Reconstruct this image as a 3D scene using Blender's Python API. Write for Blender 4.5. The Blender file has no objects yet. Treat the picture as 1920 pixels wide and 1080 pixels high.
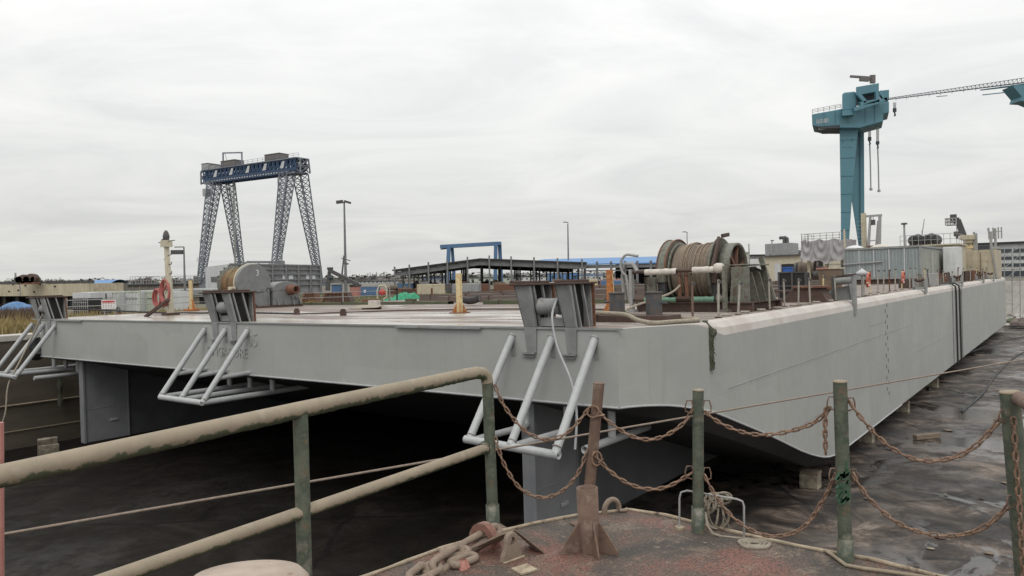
import bpy, math, random
from math import sin, cos, pi, atan, radians, sqrt, hypot
from mathutils import Vector, Matrix, noise
random.seed(7)
S = bpy.context.scene
COL = S.collection
EYE = 8.5            # camera height above world zero
F = 1400.0           # focal length in photograph pixels
PITCH = atan((540-514)/F); ROLL = 0.0154
V = Vector

# ------------------------------------------------------------------ camera geometry helpers
def ray(px, py):
    u, v = px-960, py-540
    c, s = cos(ROLL), sin(ROLL)
    U = c*u - s*v; W = s*u + c*v
    x, z = U/F, -W/F
    return V((x, cos(PITCH)+z*sin(PITCH), z*cos(PITCH)-sin(PITCH)))
def at(px, py, Y):
    "world point at forward distance Y"
    d = ray(px, py); return d*(Y/d.y)+V((0, 0, EYE))
def on_z(px, py, z):
    "world point where the sight line meets height z relative to the eye"
    d = ray(px, py); return d*(z/d.z)+V((0, 0, EYE))
LAND = -2.8
def land(px, Y, z=LAND):
    p = at(px, 515, Y); p.z = EYE+z; return p
def hz(px, py, Y):
    "height relative to the land of a sight line at distance Y"
    return at(px, py, Y).z-EYE-LAND

# barge frame: x to the right along the bow, y aft, z up, origin at right bow corner of the deck
YAW = .652; BO = V((3.267, 16.107, -1.239+EYE)); HEEL = .01757
_cy, _sy = cos(YAW), sin(YAW)
_ex = V((_cy, -_sy, HEEL)).normalized(); _ey = V((_sy, _cy, 0)); _ez = _ex.cross(_ey)
BM = Matrix(((_ex.x, _ey.x, _ez.x, BO.x), (_ex.y, _ey.y, _ez.y, BO.y), (_ex.z, _ey.z, _ez.z, BO.z), (0, 0, 0, 1)))
BMI = BM.inverted()
def bpl(px, py, plane, val=0.0):
    "sight line meets a plane of the barge frame; returns barge coordinates"
    o = BMI @ V((0, 0, EYE)); d = BMI.to_3x3() @ ray(px, py)
    return o+d*((val-o[plane])/d[plane])
def dk(px, py): return bpl(px, py, 2)
def dkx(px, x):
    "deck point on line x=const seen at pixel column px (solved by bisection over y)"
    lo, hi = -3, 120
    for _ in range(50):
        m = (lo+hi)/2; P = BM @ V((x, m, 0)); 
        q = P-V((0, 0, EYE)); zc = q.y*cos(PITCH)-q.z*sin(PITCH); yc = q.z*cos(PITCH)+q.y*sin(PITCH)
        X = 960+cos(ROLL)*F*q.x/zc-sin(ROLL)*F*yc/zc
        if X < px: lo = m
        else: hi = m
    return V((x, lo, 0))
def bw(x, y, z=0): return BM @ V((x, y, z))

# ------------------------------------------------------------------ mesh builder
def frame(d):
    d = d.normalized()
    up = V((0, 0, 1)) if abs(d.z) < .95 else V((0, 1, 0))
    x = d.cross(up).normalized(); y = x.cross(d).normalized()
    return x, y, d
class MB:
    def __init__(s): s.v = []; s.f = []; s.mi = []; s.sm = []
    def add(s, vs, fs, mi=0, sm=False):
        b = len(s.v); s.v += [tuple(p) for p in vs]
        for f in fs:
            s.f.append(tuple(i+b for i in f)); s.mi.append(mi); s.sm.append(sm)
        return s
    def box(s, c, d, R=None, mi=0):
        c = V(c); a = [V((x*d[0]/2, y*d[1]/2, z*d[2]/2)) for x in (-1, 1) for y in (-1, 1) for z in (-1, 1)]
        if R is not None: a = [R @ p for p in a]
        return s.add([p+c for p in a], [(0, 1, 3, 2), (4, 6, 7, 5), (0, 4, 5, 1), (2, 3, 7, 6), (0, 2, 6, 4), (1, 5, 7, 3)], mi)
    def bx(s, x0, x1, y0, y1, z0, z1, mi=0):
        return s.box(((x0+x1)/2, (y0+y1)/2, (z0+z1)/2), (x1-x0, y1-y0, z1-z0), None, mi)
    def beam(s, p, q, w, h=None, mi=0, up=None):
        p, q = V(p), V(q); h = h or w
        if up is None: x, y, d = frame(q-p)
        else:
            d = (q-p).normalized(); x = d.cross(V(up)).normalized(); y = x.cross(d)
        vs = [b+x*(i*w/2)+y*(j*h/2) for b in (p, q) for i, j in ((-1, -1), (1, -1), (1, 1), (-1, 1))]
        return s.add(vs, [(3, 2, 1, 0), (4, 5, 6, 7), (0, 1, 5, 4), (1, 2, 6, 5), (2, 3, 7, 6), (3, 0, 4, 7)], mi)
    def taper(s, p, q, w0, h0, w1, h1, mi=0, up=None):
        p, q = V(p), V(q)
        if up is None: x, y, d = frame(q-p)
        else:
            d = (q-p).normalized(); x = d.cross(V(up)).normalized(); y = x.cross(d)
        vs = [b+x*(i*w/2)+y*(j*h/2) for b, w, h in ((p, w0, h0), (q, w1, h1)) for i, j in ((-1, -1), (1, -1), (1, 1), (-1, 1))]
        return s.add(vs, [(3, 2, 1, 0), (4, 5, 6, 7), (0, 1, 5, 4), (1, 2, 6, 5), (2, 3, 7, 6), (3, 0, 4, 7)], mi)
    def tube(s, path, r, n=8, closed=False, caps=True, mi=0, hollow=0):
        P = [V(p) for p in path]; N = len(P)
        rr = r if isinstance(r, (list, tuple)) else [r]*N
        vs = []; x = None
        for i in range(N):
            if closed: d = (P[(i+1) % N]-P[i-1])
            else: d = P[min(i+1, N-1)]-P[max(i-1, 0)]
            if d.length < 1e-9: d = V((0, 0, 1))
            d.normalize()
            if x is None: x, y, _ = frame(d)
            else:
                x = (x-d*x.dot(d))
                if x.length < 1e-6: x = frame(d)[0]
                x.normalize(); y = d.cross(x)
            y = d.cross(x)
            for k in range(n):
                a = 2*pi*k/n; vs.append(P[i]+(x*cos(a)+y*sin(a))*rr[i])
        fs = []
        for i in range(N if closed else N-1):
            j = (i+1) % N
            for k in range(n):
                k2 = (k+1) % n; fs.append((i*n+k, i*n+k2, j*n+k2, j*n+k))
        s.add(vs, fs, mi, True)
        if caps and not closed and not hollow:
            s.add(vs[:n], [tuple(range(n))[::-1]], mi); s.add(vs[-n:], [tuple(range(n))], mi)
        return s
    def cyl(s, p, q, r, n=16, r1=None, mi=0, caps=True):
        return s.tube([p, q], [r, r if r1 is None else r1], n, mi=mi, caps=caps)
    def pipe(s, p, q, r, t, n=16, mi=0):
        "open pipe with wall thickness"
        p, q = V(p), V(q); d = (q-p).normalized(); prof = [(r, 0), (r, (q-p).length), (r-t, (q-p).length), (r-t, 0)]
        return s.lathe(p, d, prof+[prof[0]], n, mi)
    def lathe(s, o, d, prof, n=24, mi=0, smooth=True):
        x, y, d = frame(V(d)); o = V(o); vs = []
        for r, h in prof:
            for k in range(n):
                a = 2*pi*k/n; vs.append(o+d*h+(x*cos(a)+y*sin(a))*r)
        fs = []
        for i in range(len(prof)-1):
            for k in range(n):
                k2 = (k+1) % n; fs.append((i*n+k, i*n+k2, (i+1)*n+k2, (i+1)*n+k))
        return s.add(vs, fs, mi, smooth)
    def prism(s, pts, e, mi=0, sm=False):
        "polygon (3d points) extruded by vector e"
        n = len(pts); pts = [V(p) for p in pts]; e = V(e); vs = pts+[p+e for p in pts]
        fs = [tuple(range(n))[::-1], tuple(range(n, 2*n))]+[(i, (i+1) % n, n+(i+1) % n, n+i) for i in range(n)]
        return s.add(vs, fs, mi, sm)
    def grid(s, fn, nu, nv, mi=0, sm=True, cu=False):
        vs = [fn(i/(nu-1) if not cu else i/nu, j/(nv-1)) for i in range(nu) for j in range(nv)]
        fs = [(i*nv+j, ((i+1) % nu)*nv+j, ((i+1) % nu)*nv+j+1, i*nv+j+1) for i in range(nu if cu else nu-1) for j in range(nv-1)]
        return s.add(vs, fs, mi, sm)
    def build(s, name, mats, parent=None, bevel=0, recalc=True):
        me = bpy.data.meshes.new(name)
        me.from_pydata(s.v, [], s.f)
        if not isinstance(mats, (list, tuple)): mats = [mats]
        for m in mats: me.materials.append(m)
        me.polygons.foreach_set('material_index', s.mi); me.polygons.foreach_set('use_smooth', s.sm)
        me.update()
        if recalc:
            import bmesh
            b = bmesh.new(); b.from_mesh(me); bmesh.ops.recalc_face_normals(b, faces=b.faces); b.to_mesh(me); b.free()
        o = bpy.data.objects.new(name, me); COL.objects.link(o)
        if parent is not None: o.parent = parent
        if bevel:
            m = o.modifiers.new('bevel', 'BEVEL'); m.width = bevel; m.segments = 2; m.limit_method = 'ANGLE'; m.angle_limit = radians(35)
        return o
def tag(o, label, cat=None, group=None, kind=None):
    if label: o['label'] = label
    if cat: o['category'] = cat
    if group: o['group'] = group
    if cat and not kind: kind = 'thing'
    if kind: o['kind'] = kind
    return o
def thing(name, label, cat, loc=(0, 0, 0), rz=0.0, group=None, M=None):
    o = bpy.data.objects.new(name, None); COL.objects.link(o); o.empty_display_size = .1
    if M is not None: o.matrix_world = M
    else: o.location = loc; o.rotation_euler = (0, 0, rz)
    return tag(o, label, cat, group)
def on_deck(name, label, cat, p, rz=0.0, group=None):
    "a thing standing on the barge's deck at barge coordinates p"
    return thing(name, label, cat, M=BM @ Matrix.Translation(V(p)) @ Matrix.Rotation(rz, 4, 'Z'), group=group)
def copy_tree(o, parent=None):
    c = o.copy(); COL.objects.link(c)
    if parent is not None: c.parent = parent
    for ch in list(o.children): copy_tree(ch, c)
    return c
def face(px0, Y0, px1, Y1):
    "yaw whose local x runs from the first ground point to the second"
    a, b = land(px0, Y0), land(px1, Y1); return math.atan2(b.y-a.y, b.x-a.x)

# ------------------------------------------------------------------ materials
def mat(name, c1, c2=None, c3=None, scale=4.0, rough=(.5, .75), metal=0.0, bump=.15, bscale=None, rust=0.0, rscale=2.5,
        rc=(.16, .065, .03), stretch=(1, 1, 1), grime=0.0, alpha=None, spec=.5, detail=6.0, streak=0.0):
    m = bpy.data.materials.new(name); m.use_nodes = True; nt = m.node_tree; N = nt.nodes; Lk = nt.links
    b = N['Principled BSDF']; b.inputs['Metallic'].default_value = metal; b.inputs['Specular IOR Level'].default_value = spec
    tc = N.new('ShaderNodeTexCoord'); mp = N.new('ShaderNodeMapping'); mp.inputs['Scale'].default_value = stretch
    Lk.new(tc.outputs['Object'], mp.inputs['Vector'])
    def noi(sc, de=detail, ro=.6, dist=0.0, vec=None):
        n = N.new('ShaderNodeTexNoise'); n.inputs['Scale'].default_value = sc; n.inputs['Detail'].default_value = de
        n.inputs['Roughness'].default_value = ro; n.inputs['Distortion'].default_value = dist
        Lk.new((vec or mp).outputs['Vector'], n.inputs['Vector']); return n.outputs['Fac']
    def ramp(src, stops):
        r = N.new('ShaderNodeValToRGB'); e = r.color_ramp.elements
        while len(e) < len(stops): e.new(.5)
        for i, (p, c) in enumerate(stops):
            e[i].position = p; e[i].color = (c, c, c, 1) if isinstance(c, (int, float)) else (*c, 1)
        Lk.new(src, r.inputs['Fac']); return r.outputs['Color']
    def mix(fac, a, bb, mode='MIX'):
        x = N.new('ShaderNodeMix'); x.data_type = 'RGBA'; x.blend_type = mode
        for k, val in ((0, fac), (6, a), (7, bb)):
            if hasattr(val, 'default_value') or hasattr(val, 'is_output'): Lk.new(val, x.inputs[k])
            elif isinstance(val, (int, float)): x.inputs[k].default_value = val
            else: x.inputs[k].default_value = (*val, 1)
        return x.outputs[2]
    c2 = c2 or tuple(v*.8 for v in c1)
    n1 = noi(scale)
    st = [(.33, c2), (.62, c1)]
    if c3: st = [(.3, c3), (.45, c2), (.6, c1)]
    col = ramp(n1, st)
    if streak:
        mp2 = N.new('ShaderNodeMapping'); mp2.inputs['Scale'].default_value = (3.2, 3.2, .12); Lk.new(tc.outputs['Object'], mp2.inputs['Vector'])
        sk = ramp(noi(scale, 5, .65, 0, mp2), [(.42, 0), (.7, 1)])
        m0 = N.new('ShaderNodeMath'); m0.operation = 'MULTIPLY'; Lk.new(sk, m0.inputs[0]); m0.inputs[1].default_value = streak
        col = mix(m0.outputs[0], col, tuple(v*.45 for v in c1))
    rg = ramp(n1, [(.3, rough[0]), (.7, rough[1])])
    if rust:
        rn = noi(rscale*1.8, 12, .78)
        rf = ramp(rn, [(max(0, .64-rust*.30), 0), (max(.03, .74-rust*.30), .9)])
        rcol = ramp(noi(rscale*5), [(.3, tuple(v*.55 for v in rc)), (.6, rc), (.8, tuple(min(1, v*1.5) for v in rc))])
        col = mix(rf, col, rcol); rg = mix(rf, rg, (.85,)*3)
    if grime:
        gn = ramp(noi(scale*.35, 8, .7), [(.4, 0), (.75, grime)])
        col = mix(gn, col, tuple(v*.3 for v in c1))
    Lk.new(col, b.inputs['Base Color']); Lk.new(rg, b.inputs['Roughness'])
    if bump:
        bp = N.new('ShaderNodeBump'); bp.inputs['Strength'].default_value = bump; bp.inputs['Distance'].default_value = .02
        Lk.new(noi(bscale or scale*4, 8, .65), bp.inputs['Height']); Lk.new(bp.outputs['Normal'], b.inputs['Normal'])
    m['c'] = 1
    return m
M = {}
def dm(key, *a, **k): M[key] = mat(key, *a, **k)
dm('barge_grey', (.345, .352, .328), (.32, .327, .306), scale=.4, rough=(.42, .6), bump=.04, bscale=1.2, streak=.05, grime=.16)
dm('gunwale', (.50, .475, .44), (.42, .37, .335), scale=1.1, rough=(.5, .7), bump=.12, rust=.14, rscale=1.3, rc=(.24, .185, .155), grime=.25)
dm('fit_grey', (.27, .278, .272), (.21, .215, .212), scale=3, rough=(.4, .6), bump=.12, rust=.22, rscale=3, grime=.3)
dm('pipe_grey', (.38, .392, .392), (.32, .332, .335), scale=5, rough=(.38, .55), bump=.05, rust=.08, rscale=6)
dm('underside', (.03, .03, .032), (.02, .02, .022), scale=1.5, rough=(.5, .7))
dm('skeg', (.20, .205, .215), (.16, .165, .175), scale=1.2, rough=(.5, .65), bump=.05, streak=.15, grime=.15)
dm('dark_void', (.012, .012, .012), (.008, .008, .008))
dm('dark_steel', (.07, .072, .075), (.045, .045, .047), scale=6, rust=.3)
dm('rust', (.17, .075, .042), (.10, .045, .028), (.24, .15, .11), scale=6, rough=(.7, .9), bump=.4)
dm('rust_dark', (.085, .05, .038), (.05, .032, .027), scale=7, rough=(.7, .9), bump=.35)
dm('rust_orange', (.42, .17, .045), (.28, .09, .03), (.5, .33, .14), scale=7, rough=(.7, .9), bump=.4)
dm('yellow_rust', (.56, .47, .27), (.5, .4, .22), scale=5, rust=.42, rscale=5, rc=(.42, .15, .04))
dm('cream', (.52, .48, .37), (.44, .40, .30), scale=3, rust=.16, rscale=4, rc=(.30, .15, .06), streak=.35, rough=(.5, .7))
dm('cream_rusty', (.47, .42, .31), (.40, .35, .25), scale=1.2, rust=.3, rscale=1.1, rc=(.22, .10, .04), streak=.5)
dm('white_paint', (.62, .63, .62), (.52, .53, .53), scale=2, rust=.08, streak=.3)
dm('cloth_white', (.55, .51, .46), (.42, .38, .34), scale=9, rough=(.8, .95), bump=.5)
dm('winch_green', (.17, .18, .145), (.125, .13, .105), scale=4, rust=.5, rscale=3.5, rc=(.13, .085, .065), grime=.35)
dm('teal_pipe', (.12, .24, .17), (.09, .17, .12), scale=5, rust=.3, rscale=5)
dm('rope', (.26, .205, .15), (.17, .13, .095), scale=12, rough=(.85, .95), bump=.6, bscale=60)
dm('rope_rust', (.27, .13, .06), (.17, .08, .04), scale=10, rough=(.8, .95), bump=.5)
dm('old_rope', (.33, .29, .23), (.22, .19, .15), scale=15, rough=(.85, .95), bump=.6, bscale=90)
dm('mossy_rope', (.08, .085, .055), (.05, .05, .035), scale=18, rough=(.9, .95), bump=.7)
dm('red_hose', (.36, .10, .09), (.25, .07, .06), scale=6, rough=(.5, .7))
dm('black_rubber', (.022, .022, .024), (.015, .015, .015), rough=(.5, .7))
dm('winch_grey', (.19, .195, .195), (.15, .155, .155), scale=3, rust=.12, rscale=4, grime=.25, rough=(.4, .6))
dm('container_grey', (.27, .31, .315), (.23, .265, .27), scale=1.6, streak=.45, rust=.1, rscale=2, rough=(.5, .7))
dm('container_side', (.37, .38, .33), (.30, .31, .28), scale=1.6, streak=.4, rust=.1, rough=(.5, .7))
dm('tarp_grey', (.33, .32, .325), (.27, .26, .265), scale=3, rough=(.75, .9), bump=.3)
dm('tarp_blue', (.08, .18, .34), (.05, .12, .25), scale=4, rough=(.5, .7), bump=.3)
dm('tarp_green', (.03, .30, .16), (.02, .17, .09), (.2, .36, .25), scale=2.5, rough=(.6, .9), bump=.5)
dm('blue_plastic', (.03, .12, .42), (.03, .09, .33), rough=(.35, .5), bump=.02)
dm('red_paint', (.48, .05, .04), (.38, .05, .04))
dm('brown_box', (.17, .125, .085), (.12, .09, .065), scale=3, rust=.15)
dm('teal_crane', (.082, .20, .25), (.07, .18, .225), scale=.12, rough=(.45, .6), bump=0, streak=.15, grime=.15)
dm('crane_dark', (.035, .05, .06), (.025, .035, .045), bump=0)
dm('lattice_blue', (.03, .065, .13), (.02, .045, .095), scale=.4, bump=0)
dm('lattice_grey', (.19, .21, .24), (.11, .125, .15), scale=.3, bump=0)
dm('gantry_blue', (.075, .15, .27), (.06, .125, .23), scale=.3, bump=0)
dm('cabin', (.13, .115, .11), (.10, .09, .085), scale=.5, bump=0, rust=.1)
dm('cabin_light', (.33, .33, .33), (.27, .27, .27), scale=.5, bump=0)
dm('roof_dark', (.026, .028, .03), (.018, .02, .021), scale=.3, bump=0)
dm('steel_grey', (.17, .175, .18), (.12, .125, .13), scale=1, bump=0, rust=.1)
dm('roof_blue', (.10, .22, .42), (.08, .18, .36), scale=.4, bump=0)
dm('panel_grey', (.27, .28, .285), (.22, .23, .235), scale=.5, bump=0, streak=.3)
dm('panel_white', (.50, .515, .53), (.44, .45, .465), scale=.5, bump=0, streak=.25)
dm('wall_white', (.55, .56, .56), (.46, .47, .47), scale=.4, bump=.05, streak=.3)
dm('wall_green', (.46, .50, .42), (.38, .42, .35), scale=.4, bump=.05, streak=.3)
dm('wall_stone', (.22, .20, .17), (.13, .12, .105), scale=.6, bump=.1, streak=.6)
dm('window_dark', (.06, .07, .08), (.05, .06, .07), rough=(.1, .2), bump=0)
dm('window_light', (.62, .64, .66), (.55, .57, .6), rough=(.2, .3), bump=0)
dm('wood', (.20, .155, .11), (.13, .10, .075), scale=3, stretch=(1, 6, 6), rough=(.8, .95), bump=.4)
dm('moss_beam', (.085, .08, .055), (.06, .075, .035), (.11, .085, .07), scale=.9, rough=(.8, .95), bump=.5)
dm('beam_brown', (.13, .095, .08), (.09, .068, .06), (.17, .15, .13), scale=.7, stretch=(.4, 3, 3), rough=(.6, .9), bump=.4)
dm('conc_light', (.47, .45, .41), (.36, .34, .31), scale=.6, rough=(.8, .95), bump=.2, grime=.2)
dm('trunk', (.11, .10, .09), (.08, .07, .065), scale=6, bump=.4)
dm('green_post', (.10, .115, .082), (.052, .07, .048), (.22, .205, .165), scale=9, rough=(.5, .8), bump=.35, rust=.34, rscale=9, rc=(.20, .12, .075), grime=.3)
dm('rail_top', (.30, .245, .175), (.235, .19, .135), (.34, .29, .22), scale=7, rough=(.6, .85), bump=.25, bscale=60, rust=.14, rscale=9, rc=(.055, .065, .04), grime=.35)
dm('rusty_post', (.165, .105, .076), (.115, .072, .053), (.22, .155, .12), scale=8, rough=(.7, .9), bump=.3)
dm('chain', (.235, .15, .10), (.14, .082, .055), (.31, .22, .16), scale=28, rough=(.65, .9), bump=.3)
dm('big_chain', (.25, .195, .15), (.19, .14, .108), scale=14, rough=(.7, .9), bump=.35, rust=.1, rscale=9)
dm('wire', (.24, .19, .15), (.17, .13, .105), scale=30, rough=(.7, .9))
dm('galv', (.30, .30, .29), (.24, .24, .235), scale=5, rust=.1)
dm('pink_paint', (.42, .19, .16), (.33, .15, .12), scale=5, rust=.25, rscale=6)
dm('beige_cap', (.40, .325, .265), (.34, .27, .22), (.25, .2, .16), scale=5, rough=(.5, .75), bump=.2, bscale=40, rust=.2, rscale=7, grime=.35)
dm('red_shackle', (.22, .105, .08), (.17, .08, .06), (.27, .18, .14), scale=11, rough=(.7, .9), bump=.3)
dm('lamp_glass', (.5, .5, .48), rough=(.1, .2))
def algae(key):
    "green paint and moss that stays where dust and footsteps have not worn it: the lower half of the pipe"
    m = M[key]; nt = m.node_tree; b = nt.nodes['Principled BSDF']; src = b.inputs['Base Color'].links[0].from_socket
    gm = nt.nodes.new('ShaderNodeNewGeometry'); sp = nt.nodes.new('ShaderNodeSeparateXYZ'); nt.links.new(gm.outputs['Normal'], sp.inputs[0])
    n = nt.nodes.new('ShaderNodeTexNoise'); n.inputs['Scale'].default_value = 14; n.inputs['Detail'].default_value = 9; n.inputs['Roughness'].default_value = .75
    tc = nt.nodes.new('ShaderNodeTexCoord'); nt.links.new(tc.outputs['Object'], n.inputs['Vector'])
    a = nt.nodes.new('ShaderNodeMath'); a.operation = 'MULTIPLY_ADD'; nt.links.new(n.outputs['Fac'], a.inputs[0]); a.inputs[1].default_value = 1.5
    mu = nt.nodes.new('ShaderNodeMath'); mu.operation = 'MULTIPLY'; nt.links.new(sp.outputs[2], mu.inputs[0]); mu.inputs[1].default_value = -.55; nt.links.new(mu.outputs[0], a.inputs[2])
    r = nt.nodes.new('ShaderNodeValToRGB'); r.color_ramp.elements[0].position = .88; r.color_ramp.elements[1].position = 1.06; nt.links.new(a.outputs[0], r.inputs['Fac'])
    x = nt.nodes.new('ShaderNodeMix'); x.data_type = 'RGBA'; nt.links.new(r.outputs['Color'], x.inputs[0]); nt.links.new(src, x.inputs[6]); x.inputs[7].default_value = (.06, .075, .042, 1)
    nt.links.new(x.outputs[2], b.inputs['Base Color'])
M['hand_rail'] = None
dm('hand_rail', (.28, .232, .168), (.245, .203, .145), (.30, .255, .19), scale=9, rough=(.6, .85), bump=.12, bscale=90, rust=.10, rscale=12, rc=(.07, .07, .05), grime=.2)
algae('hand_rail')
# ------------------------------------------------------------------ special surfaces
class NG:
    "tiny node helper"
    def __init__(s, name, world=False):
        s.m = bpy.data.materials.new(name); s.m.use_nodes = True; s.nt = s.m.node_tree; s.b = s.nt.nodes['Principled BSDF']
    def n(s, t, **k):
        x = s.nt.nodes.new(t)
        for a, v in k.items(): setattr(x, a, v)
        return x
    def l(s, a, b): s.nt.links.new(a, b)
    def coord(s, scale=(1, 1, 1), rot=(0, 0, 0), loc=(0, 0, 0)):
        t = s.n('ShaderNodeTexCoord'); p = s.n('ShaderNodeMapping'); p.inputs['Scale'].default_value = scale
        p.inputs['Rotation'].default_value = rot; p.inputs['Location'].default_value = loc
        s.l(t.outputs['Object'], p.inputs['Vector']); return p.outputs['Vector']
    def noise(s, vec, sc, de=6, ro=.6, di=0):
        x = s.n('ShaderNodeTexNoise'); x.inputs['Scale'].default_value = sc; x.inputs['Detail'].default_value = de
        x.inputs['Roughness'].default_value = ro; x.inputs['Distortion'].default_value = di; s.l(vec, x.inputs['Vector']); return x.outputs['Fac']
    def ramp(s, f, st):
        r = s.n('ShaderNodeValToRGB'); e = r.color_ramp.elements
        while len(e) < len(st): e.new(.5)
        for i, (p, c) in enumerate(st):
            e[i].position = p; e[i].color = (c, c, c, 1) if isinstance(c, (int, float)) else (*c, 1)
        s.l(f, r.inputs['Fac']); return r.outputs['Color']
    def put(s, sock, v):
        if isinstance(v, (int, float)): sock.default_value = (v, v, v, 1) if sock.type == 'RGBA' else v
        elif isinstance(v, tuple): sock.default_value = (*v, 1) if len(v) == 3 and sock.type == 'RGBA' else v
        else: s.l(v, sock)
    def mix(s, f, a, b, mode='MIX'):
        x = s.n('ShaderNodeMix'); x.data_type = 'RGBA'; x.blend_type = mode
        s.put(x.inputs[0], f); s.put(x.inputs[6], a); s.put(x.inputs[7], b); return x.outputs[2]
    def math(s, op, a, b=0.0, clamp=False):
        x = s.n('ShaderNodeMath'); x.operation = op; x.use_clamp = clamp; s.put(x.inputs[0], a); s.put(x.inputs[1], b); return x.outputs[0]
    def sep(s, vec):
        x = s.n('ShaderNodeSeparateXYZ'); s.l(vec, x.inputs[0]); return x.outputs
    def bump(s, h, st, di=.02):
        b = s.n('ShaderNodeBump'); b.inputs['Strength'].default_value = st; b.inputs['Distance'].default_value = di
        s.l(h, b.inputs['Height']); s.l(b.outputs['Normal'], s.b.inputs['Normal'])

# wet deck: bare steel plates with standing water at the bow end, rusty and dry further aft
g = NG('wet_deck'); c = g.coord(); sx = g.sep(c)
str_ = g.coord(scale=(.07, .55, 1), rot=(0, 0, .03)); blot = g.noise(g.coord(scale=(.35, .8, 1)), .5, 8, .6, .3)
wetn = g.noise(str_, 1.0, 6, .66, .5)
zone = g.math('MULTIPLY', g.math('SUBTRACT', 13.5, sx[1]), .09, True)      # 1 near the bow edge, 0 beyond y=13.5
wet = g.ramp(g.math('ADD', g.math('MULTIPLY', zone, .135), wetn), [(.59, 0), (.63, 1)])
base = g.ramp(g.noise(c, .9, 8, .65), [(.3, (.10, .078, .066)), (.5, (.17, .135, .115)), (.7, (.26, .215, .185))])
rust = g.ramp(g.noise(g.coord(scale=(.5, 1, 1)), .7, 9, .7), [(.52, 0), (.66, 1)])
base = g.mix(rust, base, (.16, .085, .055))
wet_sheen = g.mix(g.ramp(blot, [(.42, 0), (.62, 1)]), (.47, .45, .41), (.28, .235, .195))  # pale tone paints the sky's reflection into the wet areas
seam = g.n('ShaderNodeTexBrick'); seam.inputs['Scale'].default_value = .22; seam.inputs['Mortar Size'].default_value = .008; seam.inputs['Mortar Smooth'].default_value = .3
seam.inputs['Brick Width'].default_value = 2.0; seam.inputs['Row Height'].default_value = .42; g.l(c, seam.inputs['Vector'])
col = g.mix(wet, base, wet_sheen); col = g.mix(g.math('MULTIPLY', seam.outputs['Fac'], .55), col, (.07, .05, .04))
g.put(g.b.inputs['Base Color'], col)
g.put(g.b.inputs['Roughness'], g.ramp(wet, [(0, .6), (1, .22)]))
g.bump(g.math('ADD', g.noise(c, 7, 6, .6), g.math('MULTIPLY', seam.outputs['Fac'], .5)), .10, .02)
M['deck'] = g.m

# dock floor: dark concrete, mud films, puddles
g = NG('dock_floor_concrete'); c = g.coord(); c2 = g.coord(scale=(1, 1, 1), rot=(0, 0, .25))
n1 = g.noise(c, .16, 9, .68, .8); n2 = g.noise(c2, .5, 10, .72, 1.2); n3 = g.noise(c, 3.5, 8, .7)
col = g.ramp(n2, [(.36, (.010, .008, .007)), (.46, (.042, .031, .025)), (.53, (.10, .073, .056)), (.62, (.23, .185, .152))])
col = g.mix(g.ramp(n1, [(.40, .85), (.6, 0)]), col, (.008, .007, .006))
col = g.mix(g.ramp(n3, [(.52, 0), (.8, .35)]), col, (.07, .055, .045))
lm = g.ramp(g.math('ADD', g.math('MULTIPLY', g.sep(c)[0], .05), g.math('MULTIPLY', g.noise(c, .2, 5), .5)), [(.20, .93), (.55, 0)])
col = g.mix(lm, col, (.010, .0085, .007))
seam = g.n('ShaderNodeTexBrick'); seam.inputs['Scale'].default_value = .16; seam.inputs['Mortar Size'].default_value = .014; seam.inputs['Mortar Smooth'].default_value = .2
seam.inputs['Brick Width'].default_value = 1.6; seam.inputs['Row Height'].default_value = .8
wv = g.n('ShaderNodeVectorMath'); wv.operation = 'ADD'; g.l(c, wv.inputs[0])
nn = g.n('ShaderNodeTexNoise'); nn.inputs['Scale'].default_value = .5; g.l(c, nn.inputs['Vector']); g.l(nn.outputs['Color'], wv.inputs[1]); g.l(wv.outputs[0], seam.inputs['Vector'])
col = g.mix(g.math('MULTIPLY', seam.outputs['Fac'], .8), col, (.008, .007, .007))
pud = g.ramp(g.noise(g.coord(scale=(1, .8, 1), loc=(3, 1, 0)), .21, 9, .66, .8), [(.545, 0), (.562, 1)])
damp = g.ramp(g.noise(c2, .9, 7, .65), [(.42, 0), (.6, 1)])
r = g.mix(damp, .85, .55); film = g.math('MULTIPLY', g.ramp(g.noise(g.coord(scale=(1, 1, 1), loc=(7, 3, 0)), .13, 6, .6, .5), [(.50, 0), (.60, 1)]), g.ramp(g.noise(c, 1.1, 9, .75), [(.40, 0), (.50, 1)]))
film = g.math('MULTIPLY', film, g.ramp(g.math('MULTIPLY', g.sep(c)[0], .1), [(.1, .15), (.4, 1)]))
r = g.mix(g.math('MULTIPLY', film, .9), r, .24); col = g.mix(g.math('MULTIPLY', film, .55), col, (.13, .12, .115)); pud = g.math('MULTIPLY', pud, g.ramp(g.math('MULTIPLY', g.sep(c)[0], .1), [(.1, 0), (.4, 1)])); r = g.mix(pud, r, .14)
col = g.mix(g.math('MULTIPLY', pud, .5), col, (.02, .019, .018))
g.put(g.b.inputs['Base Color'], col); g.put(g.b.inputs['Roughness'], r)
hb = g.math('MULTIPLY', g.noise(c, 3.2, 9, .7), g.math('SUBTRACT', 1.05, g.math('MAXIMUM', pud, film))); g.bump(hb, .22, .05)
g.put(g.b.inputs['Specular IOR Level'], g.ramp(g.math('MAXIMUM', g.math('MAXIMUM', pud, film), g.math('SUBTRACT', 1.0, g.math('MULTIPLY', lm, 1.05))), [(0, .10), (1, .5)]))
M['dock_floor'] = g.m

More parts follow.
